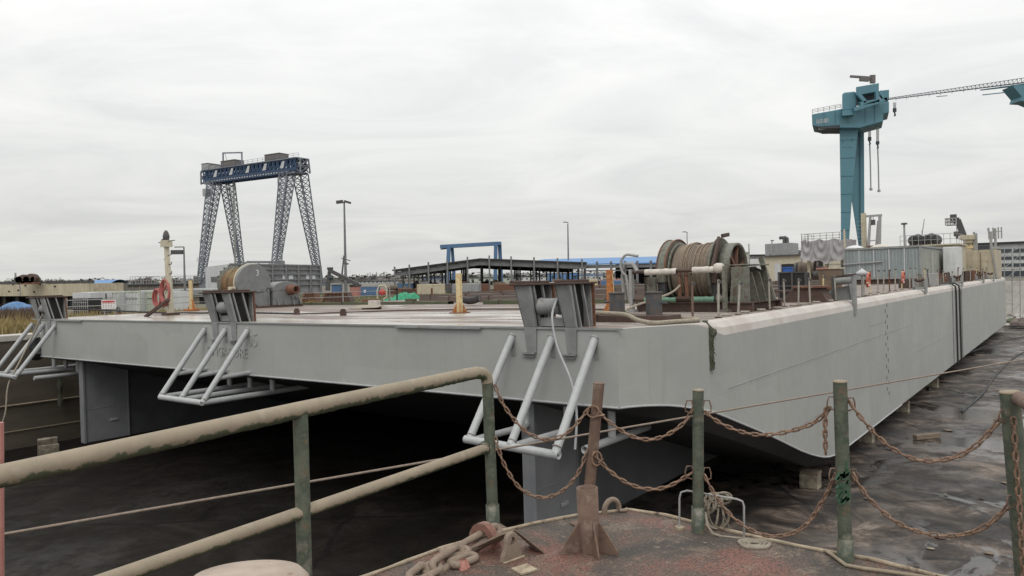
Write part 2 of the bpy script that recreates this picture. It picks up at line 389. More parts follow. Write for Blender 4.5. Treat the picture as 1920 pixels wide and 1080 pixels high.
# foreground deck: flaking red paint, rust, grit and dust
g = NG('flaking_red_deck'); c = g.coord()
a = g.noise(c, 1.3, 9, .68, .5); b_ = g.noise(c, 16, 9, .75); d = g.noise(c, 4.2, 9, .72, .4)
col = g.ramp(a, [(.40, (.06, .052, .046)), (.48, (.11, .08, .062)), (.54, (.175, .080, .058)), (.66, (.225, .095, .07)), (.78, (.17, .115, .08))])
col = g.mix(g.ramp(d, [(.53, 0), (.60, .7)]), col, (.205, .155, .115))
col = g.mix(g.ramp(g.noise(c, 60, 4, .8), [(.44, .85), (.53, 0)]), col, (.035, .028, .024))
col = g.mix(g.ramp(b_, [(.58, 0), (.68, .5)]), col, (.28, .22, .17))
g.put(g.b.inputs['Base Color'], col); g.put(g.b.inputs['Roughness'], g.ramp(a, [(.3, .85), (.7, .68)]))
g.bump(g.math('ADD', b_, g.math('MULTIPLY', d, 1.5)), .55, .012)
M['plat'] = g.m
g = NG('worn_edge'); c = g.coord()
col = g.ramp(g.noise(c, 9, 9, .72), [(.36, (.10, .07, .05)), (.46, (.30, .24, .17)), (.7, (.44, .38, .28))])
g.put(g.b.inputs['Base Color'], col); g.put(g.b.inputs['Roughness'], .8); g.bump(g.noise(c, 40, 6, .7), .4, .01); M['edge'] = g.m

# dock wall: stained brown concrete with a waterline
g = NG('dock_wall_stained'); c = g.coord(); z = g.sep(c)[2]
col = g.ramp(g.noise(g.coord(scale=(.3, .3, 1.6)), .9, 9, .68, .3), [(.3, (.085, .065, .045)), (.5, (.16, .13, .09)), (.72, (.24, .20, .14))])
low = g.ramp(g.math('ADD', g.math('MULTIPLY', z, .2), g.math('MULTIPLY', g.noise(c, .6, 6), .25)), [(.36, .75), (.46, 0)])
col = g.mix(low, col, (.055, .045, .036))
g.put(g.b.inputs['Base Color'], col); g.put(g.b.inputs['Roughness'], .8); g.bump(g.noise(c, 5, 8, .7), .4, .03); M['dwall'] = g.m

# yard ground: mud, gravel, patches of thin grass
g = NG('yard_ground'); c = g.coord()
col = g.ramp(g.noise(c, .05, 9, .7, .5), [(.35, (.10, .085, .065)), (.5, (.16, .14, .11)), (.62, (.12, .12, .06)), (.75, (.20, .17, .10))])
col = g.mix(g.ramp(g.noise(c, .9, 8, .7), [(.4, .6), (.6, 0)]), col, (.06, .05, .04))
g.put(g.b.inputs['Base Color'], col); g.put(g.b.inputs['Roughness'], .9); g.bump(g.noise(c, 2, 8, .7), .6, .1); M['ground'] = g.m

# drum rope: fine turns of wire rope round the drum axis (object x)
g = NG('wound_wire_rope'); c = g.coord(); sx = g.sep(c)
ph = g.math('ADD', g.math('MULTIPLY', sx[0], 150), g.math('MULTIPLY', g.noise(c, 1.3, 3), 9))
w = g.math('ADD', g.math('MULTIPLY', g.math('SINE', ph), .5), .5)
col = g.ramp(w, [(0, (.075, .055, .04)), (.5, (.24, .19, .145)), (1, (.30, .245, .19))])
col = g.mix(g.ramp(g.noise(g.coord(scale=(5, .6, .6)), 1.4, 5), [(.4, .55), (.6, 0)]), col, (.10, .078, .06))
g.put(g.b.inputs['Base Color'], col); g.put(g.b.inputs['Roughness'], .8); g.bump(w, .8, .01); M['wound'] = g.m
g = NG('wound_rusty_rope'); c = g.coord(); sx = g.sep(c)
w = g.math('ADD', g.math('MULTIPLY', g.math('SINE', g.math('MULTIPLY', sx[0], 110)), .5), .5)
col = g.ramp(w, [(0, (.06, .035, .02)), (1, (.27, .14, .07))]); col = g.mix(g.ramp(g.noise(c, 1.5), [(.4, 0), (.6, .6)]), col, (.2, .17, .09))
g.put(g.b.inputs['Base Color'], col); g.put(g.b.inputs['Roughness'], .85); M['wound_rust'] = g.m

# barge paint: grey topcoat with plate seams, frame dents, touched-up rectangles, scrapes and a few rust weeps
g = NG('barge_grey_plating'); c = g.coord(); sxx = g.sep(c)
hx = g.n('ShaderNodeCombineXYZ'); g.l(g.math('ADD', sxx[0], sxx[1]), hx.inputs[0]); g.l(sxx[2], hx.inputs[1]); hv = hx.outputs[0]
col = g.ramp(g.noise(c, .45, 8, .6), [(.35, (.296, .300, .288)), (.6, (.342, .346, .331))])
br = g.n('ShaderNodeTexBrick'); br.inputs['Scale'].default_value = 1.0; br.inputs['Brick Width'].default_value = 5.8; br.inputs['Row Height'].default_value = 1.83; br.inputs['Mortar Size'].default_value = .006
br.inputs['Mortar Smooth'].default_value = .25; br.inputs['Color1'].default_value = (.42, .42, .42, 1); br.inputs['Color2'].default_value = (.58, .58, .58, 1); br.offset = .37; g.l(hv, br.inputs['Vector'])
col = g.mix(.22, col, g.mix(br.outputs['Color'], (.27, .28, .262), (.40, .41, .385)))
pt = g.n('ShaderNodeMapping'); pt.inputs['Scale'].default_value = (.5, 1.1, 1); g.l(hv, pt.inputs['Vector'])
vo = g.n('ShaderNodeTexVoronoi'); vo.distance = 'CHEBYCHEV'; vo.inputs['Scale'].default_value = .55; vo.inputs['Randomness'].default_value = .8; g.l(pt.outputs[0], vo.inputs['Vector'])
col = g.mix(g.math('MULTIPLY', g.ramp(g.sep(vo.outputs['Color'])[0], [(.80, 0), (.82, 1)]), .22), col, (.42, .43, .405))
st = g.n('ShaderNodeMapping'); st.inputs['Scale'].default_value = (1.6, .09, 1); g.l(hv, st.inputs['Vector'])
wp = g.math('MULTIPLY', g.ramp(g.noise(st.outputs[0], 1.7, 8, .7), [(.56, 0), (.74, 1)]), .30)
col = g.mix(wp, col, (.20, .185, .155))
sc = g.n('ShaderNodeMapping'); sc.inputs['Scale'].default_value = (.25, 2.4, 1); sc.inputs['Rotation'].default_value = (0, 0, -.12); g.l(hv, sc.inputs['Vector'])
col = g.mix(g.math('MULTIPLY', g.ramp(g.noise(sc.outputs[0], 1.4, 10, .78), [(.64, 0), (.68, 1)]), .35), col, (.19, .19, .18))
col = g.mix(g.math('MULTIPLY', g.ramp(g.noise(c, 2.2, 12, .8), [(.67, 0), (.72, 1)]), .5), col, (.17, .11, .075))
col = g.mix(g.math('MULTIPLY', g.ramp(g.noise(c, .9, 9, .7, .5), [(.5, 0), (.75, 1)]), .28), col, (.24, .235, .21))
col = g.mix(g.math('MULTIPLY', br.outputs['Fac'], .3), col, (.16, .16, .15))
g.put(g.b.inputs['Base Color'], col); g.put(g.b.inputs['Roughness'], g.ramp(g.noise(c, 1.3, 7), [(.3, .42), (.7, .62)]))
fr = g.math('SINE', g.math('MULTIPLY', g.math('ADD', sxx[0], sxx[1]), 9.4))
hgt = g.math('ADD', g.math('MULTIPLY', fr, .02), g.math('ADD', g.math('MULTIPLY', g.noise(c, .8, 5, .55), 2.2), g.math('MULTIPLY', br.outputs['Fac'], .35)))
g.bump(hgt, .28, .03); M['barge_grey'] = g.m

# ------------------------------------------------------------------ world, sun, camera
w = bpy.data.worlds.new('World'); S.world = w; w.use_nodes = True; nt = w.node_tree; N = nt.nodes; Lk = nt.links
bg = N['Background']; sky = N.new('ShaderNodeTexSky'); sky.sky_type = 'NISHITA'; sky.sun_disc = False
SUN_EL, SUN_AZ = radians(48), radians(186)
sky.sun_elevation = SUN_EL; sky.sun_rotation = SUN_AZ; sky.air_density = 1.2; sky.dust_density = 3
tc = N.new('ShaderNodeTexCoord'); sp = N.new('ShaderNodeSeparateXYZ'); Lk.new(tc.outputs['Generated'], sp.inputs[0])
def wm(op, a, b, cl=False):
    x = N.new('ShaderNodeMath'); x.operation = op; x.use_clamp = cl
    for i, v_ in enumerate((a, b)):
        if isinstance(v_, (int, float)): x.inputs[i].default_value = v_
        else: Lk.new(v_, x.inputs[i])
    return x.outputs[0]
# cloud layer projected on a flat ceiling so that the bands flatten towards the horizon
zz = wm('ADD', wm('MAXIMUM', sp.outputs[2], 0.0), .13)
cx = wm('DIVIDE', sp.outputs[0], zz); cyy = wm('DIVIDE', sp.outputs[1], zz)
cb = N.new('ShaderNodeCombineXYZ'); Lk.new(cx, cb.inputs[0]); Lk.new(cyy, cb.inputs[1])
mp = N.new('ShaderNodeMapping'); mp.inputs['Rotation'].default_value = (0, 0, .5); mp.inputs['Scale'].default_value = (.75, 1.0, 1); Lk.new(cb.outputs[0], mp.inputs['Vector'])
n1 = N.new('ShaderNodeTexNoise'); n1.inputs['Scale'].default_value = 1.05; n1.inputs['Detail'].default_value = 11; n1.inputs['Roughness'].default_value = .6; n1.inputs['Distortion'].default_value = 1.1
Lk.new(mp.outputs[0], n1.inputs['Vector'])
r = N.new('ShaderNodeValToRGB'); e = r.color_ramp.elements; e.new(.5)
for i, (p_, c_) in enumerate([(.30, (.84, .85, .865)), (.5, (.95, .953, .953)), (.70, (1.05, 1.05, 1.04))]): e[i].position = p_; e[i].color = (*[min(1, v_/1.05) for v_ in c_], 1)
Lk.new(n1.outputs['Fac'], r.inputs['Fac'])
h = N.new('ShaderNodeValToRGB'); e = h.color_ramp.elements; e.new(.5); e.new(.7)
for i, (p_, c_) in enumerate([(0, .355), (.06, .375), (.3, .50), (1, .90)]): e[i].position = p_; e[i].color = (c_*1.0, c_*.995, c_*.97, 1)
Lk.new(sp.outputs[2], h.inputs['Fac'])
mx = N.new('ShaderNodeMix'); mx.data_type = 'RGBA'; mx.blend_type = 'MULTIPLY'; mx.inputs[0].default_value = 1
Lk.new(r.outputs[0], mx.inputs[6]); Lk.new(h.outputs[0], mx.inputs[7])
vs = N.new('ShaderNodeVectorMath'); vs.operation = 'SCALE'; vs.inputs['Scale'].default_value = SKY_GAIN if 'SKY_GAIN' in globals() else 20.5
Lk.new(mx.outputs[2], vs.inputs[0])
ad = N.new('ShaderNodeVectorMath'); ad.operation = 'ADD'; sc_ = N.new('ShaderNodeVectorMath'); sc_.operation = 'SCALE'; sc_.inputs['Scale'].default_value = .12
Lk.new(sky.outputs[0], sc_.inputs[0]); Lk.new(vs.outputs[0], ad.inputs[0]); Lk.new(sc_.outputs[0], ad.inputs[1])
Lk.new(ad.outputs[0], bg.inputs['Color']); bg.inputs['Strength'].default_value = .1
su = bpy.data.lights.new('sun', 'SUN'); su.energy = .7; su.angle = radians(20); su.color = (1, .97, .92)
so = bpy.data.objects.new('sun', su); COL.objects.link(so)
# light comes from behind-left above the camera
so.rotation_euler = V((sin(SUN_AZ)*cos(SUN_EL), cos(SUN_AZ)*cos(SUN_EL), sin(SUN_EL))).to_track_quat('Z', 'Y').to_euler()
cam = bpy.data.cameras.new('camera'); co = bpy.data.objects.new('camera', cam); COL.objects.link(co); S.camera = co
cam.sensor_width = 36; cam.lens = F/1920*36; cam.clip_end = 6000; cam.clip_start = .05
r0 = V((1, 0, 0)); f0 = V((0, cos(PITCH), -sin(PITCH))); u0 = V((0, sin(PITCH), cos(PITCH)))
rr = r0*cos(ROLL)-u0*sin(ROLL); uu = r0*sin(ROLL)+u0*cos(ROLL)
co.matrix_world = Matrix(((rr.x, uu.x, -f0.x, 0), (rr.y, uu.y, -f0.y, 0), (rr.z, uu.z, -f0.z, EYE), (0, 0, 0, 1)))
S.view_settings.view_transform = 'Standard'; S.view_settings.look = 'None'; S.view_settings.exposure = 0; S.view_settings.gamma = 1
S.render.engine = 'CYCLES'; S.cycles.use_denoising = True; S.cycles.max_bounces = 6

# ------------------------------------------------------------------ ground, dock
def struct(name, mb, m): return tag(mb.build(name, m), None, None, None, 'structure')
FZ = -6.5
mb = MB()      # dock floor follows the dock's slight list
def fl(x, y): return bw(x, y, FZ)
nx, ny = 30, 40
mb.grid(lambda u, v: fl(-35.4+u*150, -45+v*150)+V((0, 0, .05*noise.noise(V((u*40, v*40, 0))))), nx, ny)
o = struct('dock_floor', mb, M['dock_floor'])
# yard level beyond the dock, reaching the horizon, with the dock cut out
mb = MB(); LZ = EYE+LAND
A1 = bw(-36.3, -60); A2 = bw(-36.3, 112); A3 = bw(4.0, 112); A4 = bw(4, 600)
def fz(p, z=None): return V((p.x, p.y, LZ if z is None else z))
far = 4000
mb.add([fz(A1), fz(A2), fz(A3), fz(A4), V((far, far, LZ)), V((-far, far, LZ)), V((-far, -60, LZ))], [(0, 1, 5, 6), (1, 2, 3), (1, 3, 4, 5)])
struct('ground', mb, M['ground'])
mb = MB()      # low apron beyond the slip end on the right and the far ground behind it
z2 = EYE-7.35
a = bw(4, 104.5); b = bw(160, 104.5); c = V((900, 900, z2)); d = bw(4, 900)
mb.add([fz(a, z2), fz(b, z2), c, fz(d, z2)], [(0, 1, 2, 3)]); struct('apron', mb, M['ground'])

t = thing('dock_wall', 'tall stained brown concrete dock wall with a pale coping on the left', 'dock wall', loc=tuple(bw(-35.3, 0, 0)))
t.matrix_world = BM @ Matrix.Translation(V((-35.35, 0, 0)))
wt = LAND+1.239+.62+.08
MB().bx(-1.2, 0, -50, 113, FZ-.6, wt-.25).build('wall', M['dwall'], t)
MB().bx(-1.6, .06, -50, 113, wt-.25, wt+.05).build('coping', M['conc_light'], t, bevel=.03)
mb = MB(); mb.tube([(.06, -40, -4.3), (.06, 60, -4.3)], .05, 6); mb.tube([(.06, -40, -5.6), (.06, 60, -5.6)], .03, 6); mb.build('pipe_run', M['rail_top'], t)
t = thing('dock_end_wall', 'pale low concrete wall closing the far end of the dock', 'dock wall'); t.matrix_world = BM.copy()
MB().bx(-36.5, 4, 112, 113, FZ-.6, wt).build('wall', M['conc_light'], t)

dm('block_conc', (.33, .29, .22), (.20, .17, .13), (.11, .095, .08), scale=4, rough=(.8, .95), bump=.6, grime=.4)
# keel blocks
def kb(x, y, lab):
    o = MB().bx(-.32, .32, -.25, .25, 0, .50).build('keel_block', M['block_conc'], bevel=.03); MB().bx(-.30, .33, -.22, .26, .50, .60).build('timber_packing', M['wood'], o, bevel=.015)
    o.matrix_world = BM @ Matrix.Translation(V((x, y, FZ))); tag(o, lab, 'keel block', 'keel blocks under the barge'); return o
for i, (y, lab) in enumerate([(12.6, 'pale concrete keel block nearest the camera under the barge corner'), (21.2, 'squat keel block, second from the barge corner along its side'),
        (29.8, 'keel block, third from the corner under the side of the barge'), (40, 'small far keel block, fourth under the side of the barge')]):
    o = kb(-.62, y, lab)

# ------------------------------------------------------------------ barge
LEN = 90.6; WID = 33.9
barge = thing('barge', 'huge flat grey deck barge standing on blocks in the dry dock', 'barge', M=BM.copy())
def interp(tab, y):
    if y <= tab[0][0]: return tab[0][1]
    for (a, b), (c, d) in zip(tab, tab[1:]):
        if y <= c:
            t_ = (y-a)/(c-a); return b+(d-b)*t_
    return tab[-1][1]
def smooth_tab(tab, y, w=.7): return sum(interp(tab, y+k*w/2) for k in (-2, -1, 0, 1, 2))/5
Sh = [(0, -1.80), (.9, -1.80), (1.6, -1.92), (2.6, -2.2), (6.55, -3.48), (9.97, -4.68), (12.2, -5.3), (13.6, -5.48), (14.2, -5.5), (200, -5.5)]
Bt = [(0, -1.84), (1, -2.1), (3, -2.75), (6, -3.68), (12.4, -5.75), (13.6, -5.9), (200, -5.9)]
def sh(y): return smooth_tab(Sh, y) if .3 < y < 60 else interp(Sh, y)
def bt(y): return min(smooth_tab(Bt, y) if .3 < y < 60 else interp(Bt, y), sh(y)-.03)
def inset(y): return 0 if y >= 2.4 else (1.15*(1-y/2.4) if y < 2.1 else .14375*((2.4-y)/.3)**1.6)
def rad(y): return .02+.36*max(0, min(1, (y-2.0)/1.3))
ys = [0, .006, .02, .05, .1, .17, .27, .4, .55, .75, 1.0, 1.25, 1.5, 1.8, 2.1, 2.4, 2.7, 3.0, 3.4, 3.8, 4.5, 5.5, 6.5, 7.5, 8.5, 9.5, 10.5, 11.3, 12, 12.7, 13.4, 14.2, 16, 20, 26, 32, 40, 50, 60, 70, 80, 90, LEN]
K = 3
sec = []
for y in ys:
    i = inset(y); R = rad(y); p = []
    for k in range(K+1):
        a = pi/2*k/K; p.append(V((-i-R+R*sin(a), y, -R+R*cos(a))))
    p.append(V((-i, y, sh(y)))); p.append(V((-i-.05, y, sh(y)-.02)))
    p.append(V((-i-.55, y, bt(y)))); 
    q = [V((-WID-v_.x, v_.y, v_.z)) for v_ in p[::-1]]
    sec.append(p+q)
mb = MB(); ns = len(sec[0]); base = len(mb.v)
allv = [v_ for s_ in sec for v_ in s_]; mb.v = [tuple(v_) for v_ in allv]
for i in range(len(ys)-1):
    for k in range(ns-1):
        mi = 0
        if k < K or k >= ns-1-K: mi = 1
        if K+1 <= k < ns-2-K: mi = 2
        mb.f.append((i*ns+k, (i+1)*ns+k, (i+1)*ns+k+1, i*ns+k+1)); mb.mi.append(mi); mb.sm.append(False)
mb.f.append(tuple(range(ns))); mb.mi.append(0); mb.sm.append(False)
mb.f.append(tuple(range((len(ys)-1)*ns, len(ys)*ns))); mb.mi.append(0); mb.sm.append(False)
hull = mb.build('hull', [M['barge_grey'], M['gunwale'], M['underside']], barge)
mb = MB(); n = len(ys)
vsd = []
for y in ys:
    i = inset(y)+rad(y); vsd += [V((-i, y, 0)), V((-WID+i, y, 0))]
for i in range(n-1): mb.add([vsd[2*i], vsd[2*i+1], vsd[2*i+3], vsd[2*i+2]], [(0, 1, 2, 3)])
mb.build('deck_plate', M['deck'], barge, recalc=False)
for v_ in (1,): pass
# edge weld bars
mb = MB()
mb.tube([(-inset(y)+.012, y, sh(y)+.0) for y in ys if y <= 26], .028, 6); mb.tube([(-1.15, -.02, -1.80), (-WID+1.15, -.02, -1.80)], .03, 6)
mb.build('bottom_edge_bar', M['pipe_grey'], barge)
mb = MB(); mb.beam((-1.0, -.015, -.02), (-WID+.3, -.015, -.02), .05, .05)
mb.beam((-5.1, -.06, -.05), (-8.2, -.06, -.05), .09, .05); mb.beam((-28.2, -.06, -.05), (-31, -.06, -.05), .09, .05)
mb.build('deck_edge_bar', M['fit_grey'], barge)
# raised welded lettering on the transom
def text(name, s, size, ext, m, parent, Mloc, align='LEFT'):
    cu = bpy.data.curves.new(name, 'FONT'); cu.body = s; cu.size = size; cu.extrude = ext; cu.align_x = align; cu.resolution_u = 3
    tmp = bpy.data.objects.new(name+'_tmp', cu); COL.objects.link(tmp); bpy.context.view_layer.update()
    me = bpy.data.meshes.new_from_object(tmp.evaluated_get(bpy.context.evaluated_depsgraph_get()))
    bpy.data.objects.remove(tmp); me.materials.clear(); me.materials.append(m)
    o = bpy.data.objects.new(name, me); COL.objects.link(o); o.parent = parent; o.matrix_local = Mloc; return o
RX = Matrix.Rotation(pi/2, 4, 'X')
dm('letter', (.20, .21, .20), (.17, .18, .175), scale=2, rough=(.45, .6), bump=0)
text('raised_lettering', '05', .62, .010, M['barge_grey'], barge, Matrix.Translation(V((-15.55, -.012, -.80))) @ RX)
text('raised_lettering', 'SINGAPORE', .48, .010, M['barge_grey'], barge, Matrix.Translation(V((-18.1, -.012, -1.22))) @ RX)
# skegs
dm('skeg_shaded', (.085, .088, .092), (.06, .062, .065), scale=1.2, rough=(.5, .7), bump=.05, grime=.3)  # skeg grey darkened to paint in the shade under the hull
for sx0, lab in ((-4.05, None), (-29.6, None)):
    mb = MB(); y0 = .45
    yr = y0+2.05
    mb.prism([V((sx0-.14, y0, -1.95)), V((sx0-.14, y0, -5.72)), V((sx0-.14, yr, -5.72)), V((sx0-.14, yr, bt(yr)+.05))], (.28, 0, 0)); mb.bx(sx0-.2, sx0+.2, y0-.02, y0+.06, -5.74, -1.9)
    mb.bx(sx0+.14, sx0+.17, yr-.06, yr, -5.7, bt(yr)+.02)
    sk = mb.build('skeg', M['skeg'], barge)
    MB().prism([V((sx0-.08, yr, bt(yr)+.05)), V((sx0-.08, yr, -5.70)), V((sx0-.08, 13.2, -5.74)), V((sx0-.08, yr+5, bt(yr+5)+.05))], (.16, 0, 0)).build('after_plate', M['skeg_shaded'], sk)
    for ay in (1.6,): MB().bx(sx0+.14, sx0+.19, ay, ay+.35, -4.9, -4.78).build('anode', M['galv'], sk, bevel=.02)
    MB().tube([(sx0+.145, y0+.1, -4.2), (sx0+.145, yr, -4.2)], .012, 5).build('weld_seam', M['fit_grey'], sk)
# draught marks on the side
for i in range(17):
    z = -.46-i*.255; yy = 22.75 if i % 2 else 23.15
    MB().bx(-.002, .006, yy-.05, yy+.05, z-.085, z+.085).build('draught_mark', M['black_rubber'], barge)
for z_, y0_, y1_ in ((-1.75, 3.6, 30), (-3.7, 8.5, 14), (-1.2, 19.5, 22.5), (-3.3, 30, 62)):
    MB().tube([(.002, y0_, z_), (.002, y1_, z_+.02)], .012, 5).build('plate_seam', M['fit_grey'], barge)

dm('weld_rust', (.26, .25, .235), (.19, .165, .14), scale=14, rust=.45, rscale=10, bump=.6)
# stern guard frames of grey pipe and the roller fairleads above them
def guard(xs, kind):
    root = bpy.data.objects.new('guard_frame', None); COL.objects.link(root); root.parent = barge
    r = .095; yo, zo = -1.75, -2.5
    for x in xs:
        MB().tube([(x, .02, -.22), (x, yo, zo-(.05 if x == xs[-1] and kind == 'right' else 0))], r, 14).build('slanted_pipe', M['pipe_grey'], root)
        MB().bx(x-.03, x+.09, -.02, .10, -.72, -.25).build('bracket', M['fit_grey'], root)
        d_ = V((0, yo-.02, zo+.22)).normalized(); MB().lathe(V((x, .02, -.22))+d_*.02, d_, [(.094, 0), (.108, .008), (.110, .02), (.097, .03)], 14).lathe(V((x, yo, zo))-d_*.13, d_, [(.094, 0), (.106, .01), (.104, .03), (.094, .035)], 14).build('weld_bead', M['weld_rust'], root)
    x0, x1 = xs[0], xs[-1]
    if kind == 'right':
        MB().pipe((x0-.12, yo, zo), (x1+.10, yo, zo-.07), r, .02, 14).build('bottom_pipe', M['pipe_grey'], root)
        # two inner rails, each with an upright, and one broken stub with an open end
        for x in (xs[0]+.0, xs[1]):
            MB().tube([(x+.06, yo+.1, zo-.02), (x+.06, .30, zo-.05), (x+.06, .42, zo-.02), (x+.06, .45, zo+.12), (x+.06, .46, bt(.46)+.05)], r*.9, 12).build('inner_rail', M['pipe_grey'], root)
        MB().pipe((xs[2]-.05, -.5, zo-.22), (xs[2]-.05, 2.6, zo-.22), r, .022, 16).build('cut_rail', M['pipe_grey'], root)
        MB().tube([(xs[2]-.05, .75, zo-.2), (xs[2]-.05, .75, bt(.75)+.05)], r, 12).build('upright', M['pipe_grey'], root)
    else:
        MB().tube([(x0, yo, zo), (x1, yo, zo)], r, 14).build('bottom_pipe', M['pipe_grey'], root)
        for x in xs:
            zz_ = zo-(.14 if x == x1 and kind == 'left' else 0)
            if kind == 'left' and x == x1: MB().pipe((x, -1.0, zz_), (x, 4.2, zz_), r, .02, 14).build('inner_rail', M['pipe_grey'], root)
            else: MB().tube([(x, yo, zo), (x, 3.9, zo)], r, 14).build('inner_rail', M['pipe_grey'], root)
            MB().tube([(x, .9, zz_), (x, .9, bt(.9)+.05)], r, 12).build('upright', M['pipe_grey'], root)
        if kind == 'middle':
            for x in xs:
                k = .68; MB().tube([(x, yo*k, -.22+(zo+.22)*k), (x, .0, -1.72)], r*.85, 12).build('strut', M['pipe_grey'], root)
    return root
guard((-4.13, -2.93, -1.74), 'right'); guard((-18.17, -16.85, -15.5), 'middle'); guard((-33.7, -32.35, -31.0), 'left')

def horn(x, w, side, parent):
    w *= .84
    "one fairlead horn: a channel box leaning out over the bow, open on its right side"
    o = bpy.data.objects.new('fairlead_horn', None); COL.objects.link(o); o.parent = parent
    H = 1.02; D = .62; ln = -.22        # lean of the front face
    mb = MB()
    # front plate (folded), back plate, floor
    fp = [(x-w/2, -.10+ln, H), (x+w/2, -.10+ln, H), (x+w/2-.02, -.06, .0), (x-w/2+.09, -.06, .0)]
    mb.prism([V(p) for p in fp], (0, .09, 0))
    lo = [(x-w/2+.09, -.06, 0), (x+w/2-.02, -.06, 0), (x+w/2-.05, -.03, -.62), (x-w/2+.13, -.03, -.62)]
    mb.prism([V(p) for p in lo], (0, .07, 0))
    mb.prism([V((x-w/2, -.1+ln, H)), V((x-w/2+.09, -.06, 0)), V((x-w/2+.06, D, 0)), V((x-w/2, D+.1, H))], (.05, 0, 0))   # inner side plate
    mb.bx(x-w/2, x+w/2, D, D+.07, 0, H)
    mb.build('housing', M['fit_grey'], o, bevel=.012)
    mb = MB()
    for yy in (.03, .40): mb.prism([V((x+w/2-.05, yy+ln*.9, H)), V((x+w/2+.015, yy+ln*.9, H)), V((x+w/2+.015, yy+.08, 0)), V((x+w/2-.05, yy+.08, 0))], (0, .05, 0))
    mb.build('rib', M['fit_grey'], o)
    MB().prism([V((x+w/2-.26, .02+ln, H-.02)), V((x+w/2-.26, D, H-.02)), V((x+w/2-.26, D, .02)), V((x+w/2-.26, .06, .02))], (.03, 0, 0)).build('back_web', M['dark_void'], o)  # near-black colour carries the shade inside the open horn
    mb = MB(); mb.prism([V((x+w/2-.02, D+.05, 0)), V((x+w/2+.05, D+.05, 0)), V((x+w/2+.08, D, H)), V((x+w/2-.02, D, H))], (0, .05, 0)); mb.build('rear_flange', M['rust'], o)
    mb = MB(); mb.prism([V((x-w/2-.06, -.22+ln, H)), V((x+w/2+.04, -.16+ln, H)), V((x+w/2+.10, D+.14, H)), V((x-w/2-.03, D+.16, H))], (0, 0, .05))
    mb.prism([V((x-w/2, -.1+ln, H+.05)), V((x+w/2-.05, -.05+ln, H+.05)), V((x+w/2, D*.9, H+.05)), V((x-w/2+.1, D, H+.05))], (0, 0, .06))
    mb.build('cap_plate', M['rust_dark'], o, bevel=.015)
    mb = MB(); mb.bx(x-.22, x+.18, -.12, .0, -.65, -.62); mb.bx(x-.18, x+.14, -.08, .0, -.73, -.715); mb.build('foot_bar', M['fit_grey'], o)
    return o
def fairlead(xc):
    root = bpy.data.objects.new('roller_fairlead', None); COL.objects.link(root); root.parent = barge
    horn(xc-.62, .56, 0, root); horn(xc+.55, .52, 1, root)
    MB().lathe((xc-.37, .10, .50), (1, 0, 0), [(.0, 0), (.21, 0), (.21, .06), (.195, .07), (.195, .55), (.21, .56), (.21, .62), (0, .62)], 20).build('roller', M['fit_grey'], root)
    MB().bx(xc-.4, xc+.3, .1, .8, .02, .22).build('base_box', M['fit_grey'], root)
for xc in (-2.95, -16.9, -32.3): fairlead(xc)

# cables and litter on the wet dock floor
def onfloor(px, py): return bpl(px, py, 2, FZ+.04)
for k, (pts, lab) in enumerate((([(1940, 628), (1880, 640), (1800, 668), (1760, 700), (1740, 735)], 'black cable snaking over the dock floor close to the barge'), ([(1935, 655), (1905, 668), (1870, 700), (1840, 740), (1800, 775)], 'second black cable on the dock floor farther right'))):
    P = [BM @ onfloor(*q) for q in pts]; out = []
    for i in range(len(P)-1):
        p0 = P[max(i-1, 0)]; p1 = P[i]; p2 = P[i+1]; p3 = P[min(i+2, len(P)-1)]
        for j in range(8):
            t_ = j/8; out.append(.5*((2*p1)+(p2-p0)*t_+(2*p0-5*p1+4*p2-p3)*t_*t_+(3*p1-p0-3*p2+p3)*t_**3))
    tag(MB().tube(out, .07, 6).build('cable', M['black_rubber']), lab, 'cable', 'cables on the dock floor')
for k in range(18):
    px, py = random.uniform(1610, 1900), random.uniform(640, 1060)
    if px < 1560+(1010-py)*.75*.9: px = 1900-random.random()*60
    q = onfloor(px, py); s_ = random.uniform(.05, .22)
    mb = MB(); mb.grid(lambda u, v: V((s_*cos(2*pi*u)*sin(pi*v)*(1+.5*noise.noise(V((u*5, v*5, k)))), s_*.7*sin(2*pi*u)*sin(pi*v), s_*.18*cos(pi*v))), 8, 6, cu=True, sm=False)
    o = mb.build('floor_debris', M[random.choice(['wood', 'block_conc', 'rust_dark', 'beam_brown'])]); o.matrix_world = BM @ Matrix.Translation(q); tag(o, 'small lump of debris on the wet dock floor', 'debris', 'debris on the dock floor')
t = tag(MB().box((0, 0, .1), (1.3, .25, .2)).build('timber', M['wood']), 'pale short timber lying on the dock floor right of the barge', 'timber'); t.matrix_world = BM @ Matrix.Translation(onfloor(1738, 822)) @ Matrix.Rotation(.9, 4, 'Z')
# ------------------------------------------------------------------ parts of the barge at deck level
def child_empty(name, parent, loc=(0, 0, 0), rz=0):
    o = bpy.data.objects.new(name, None); COL.objects.link(o); o.parent = parent; o.location = loc; o.rotation_euler = (0, 0, rz); return o
# double bollard on its foundation
br = child_empty('bollard_pair', barge, (-1.95, 2.55, 0), .0)
MB().bx(-1.05, 1.0, -.42, .42, 0, .17).build('foundation', M['rust_dark'], br, bevel=.015)
pa = bpl(1195, 585, 2, .17)
dm('bollard_steel', (.075, .08, .085), (.05, .052, .055), scale=5, rust=.45, rscale=3, rc=(.13, .075, .05), rough=(.45, .65))
for x in (-.62, .45):
    b = child_empty('bollard', br, (x, 0, .17))
    b2 = MB().cyl((0, 0, 0), (0, 0, .56), .205, 22).cyl((0, 0, .56), (0, 0, .59), .235, 22).build('post', M['bollard_steel'], b)
    MB().cyl((-.36, 0, .34), (-.2, 0, .34), .03, 8).build('pin', M['bollard_steel'], b) if x < 0 else MB().cyl((.2, 0, .30), (.36, 0, .30), .03, 8).build('pin', M['bollard_steel'], b)
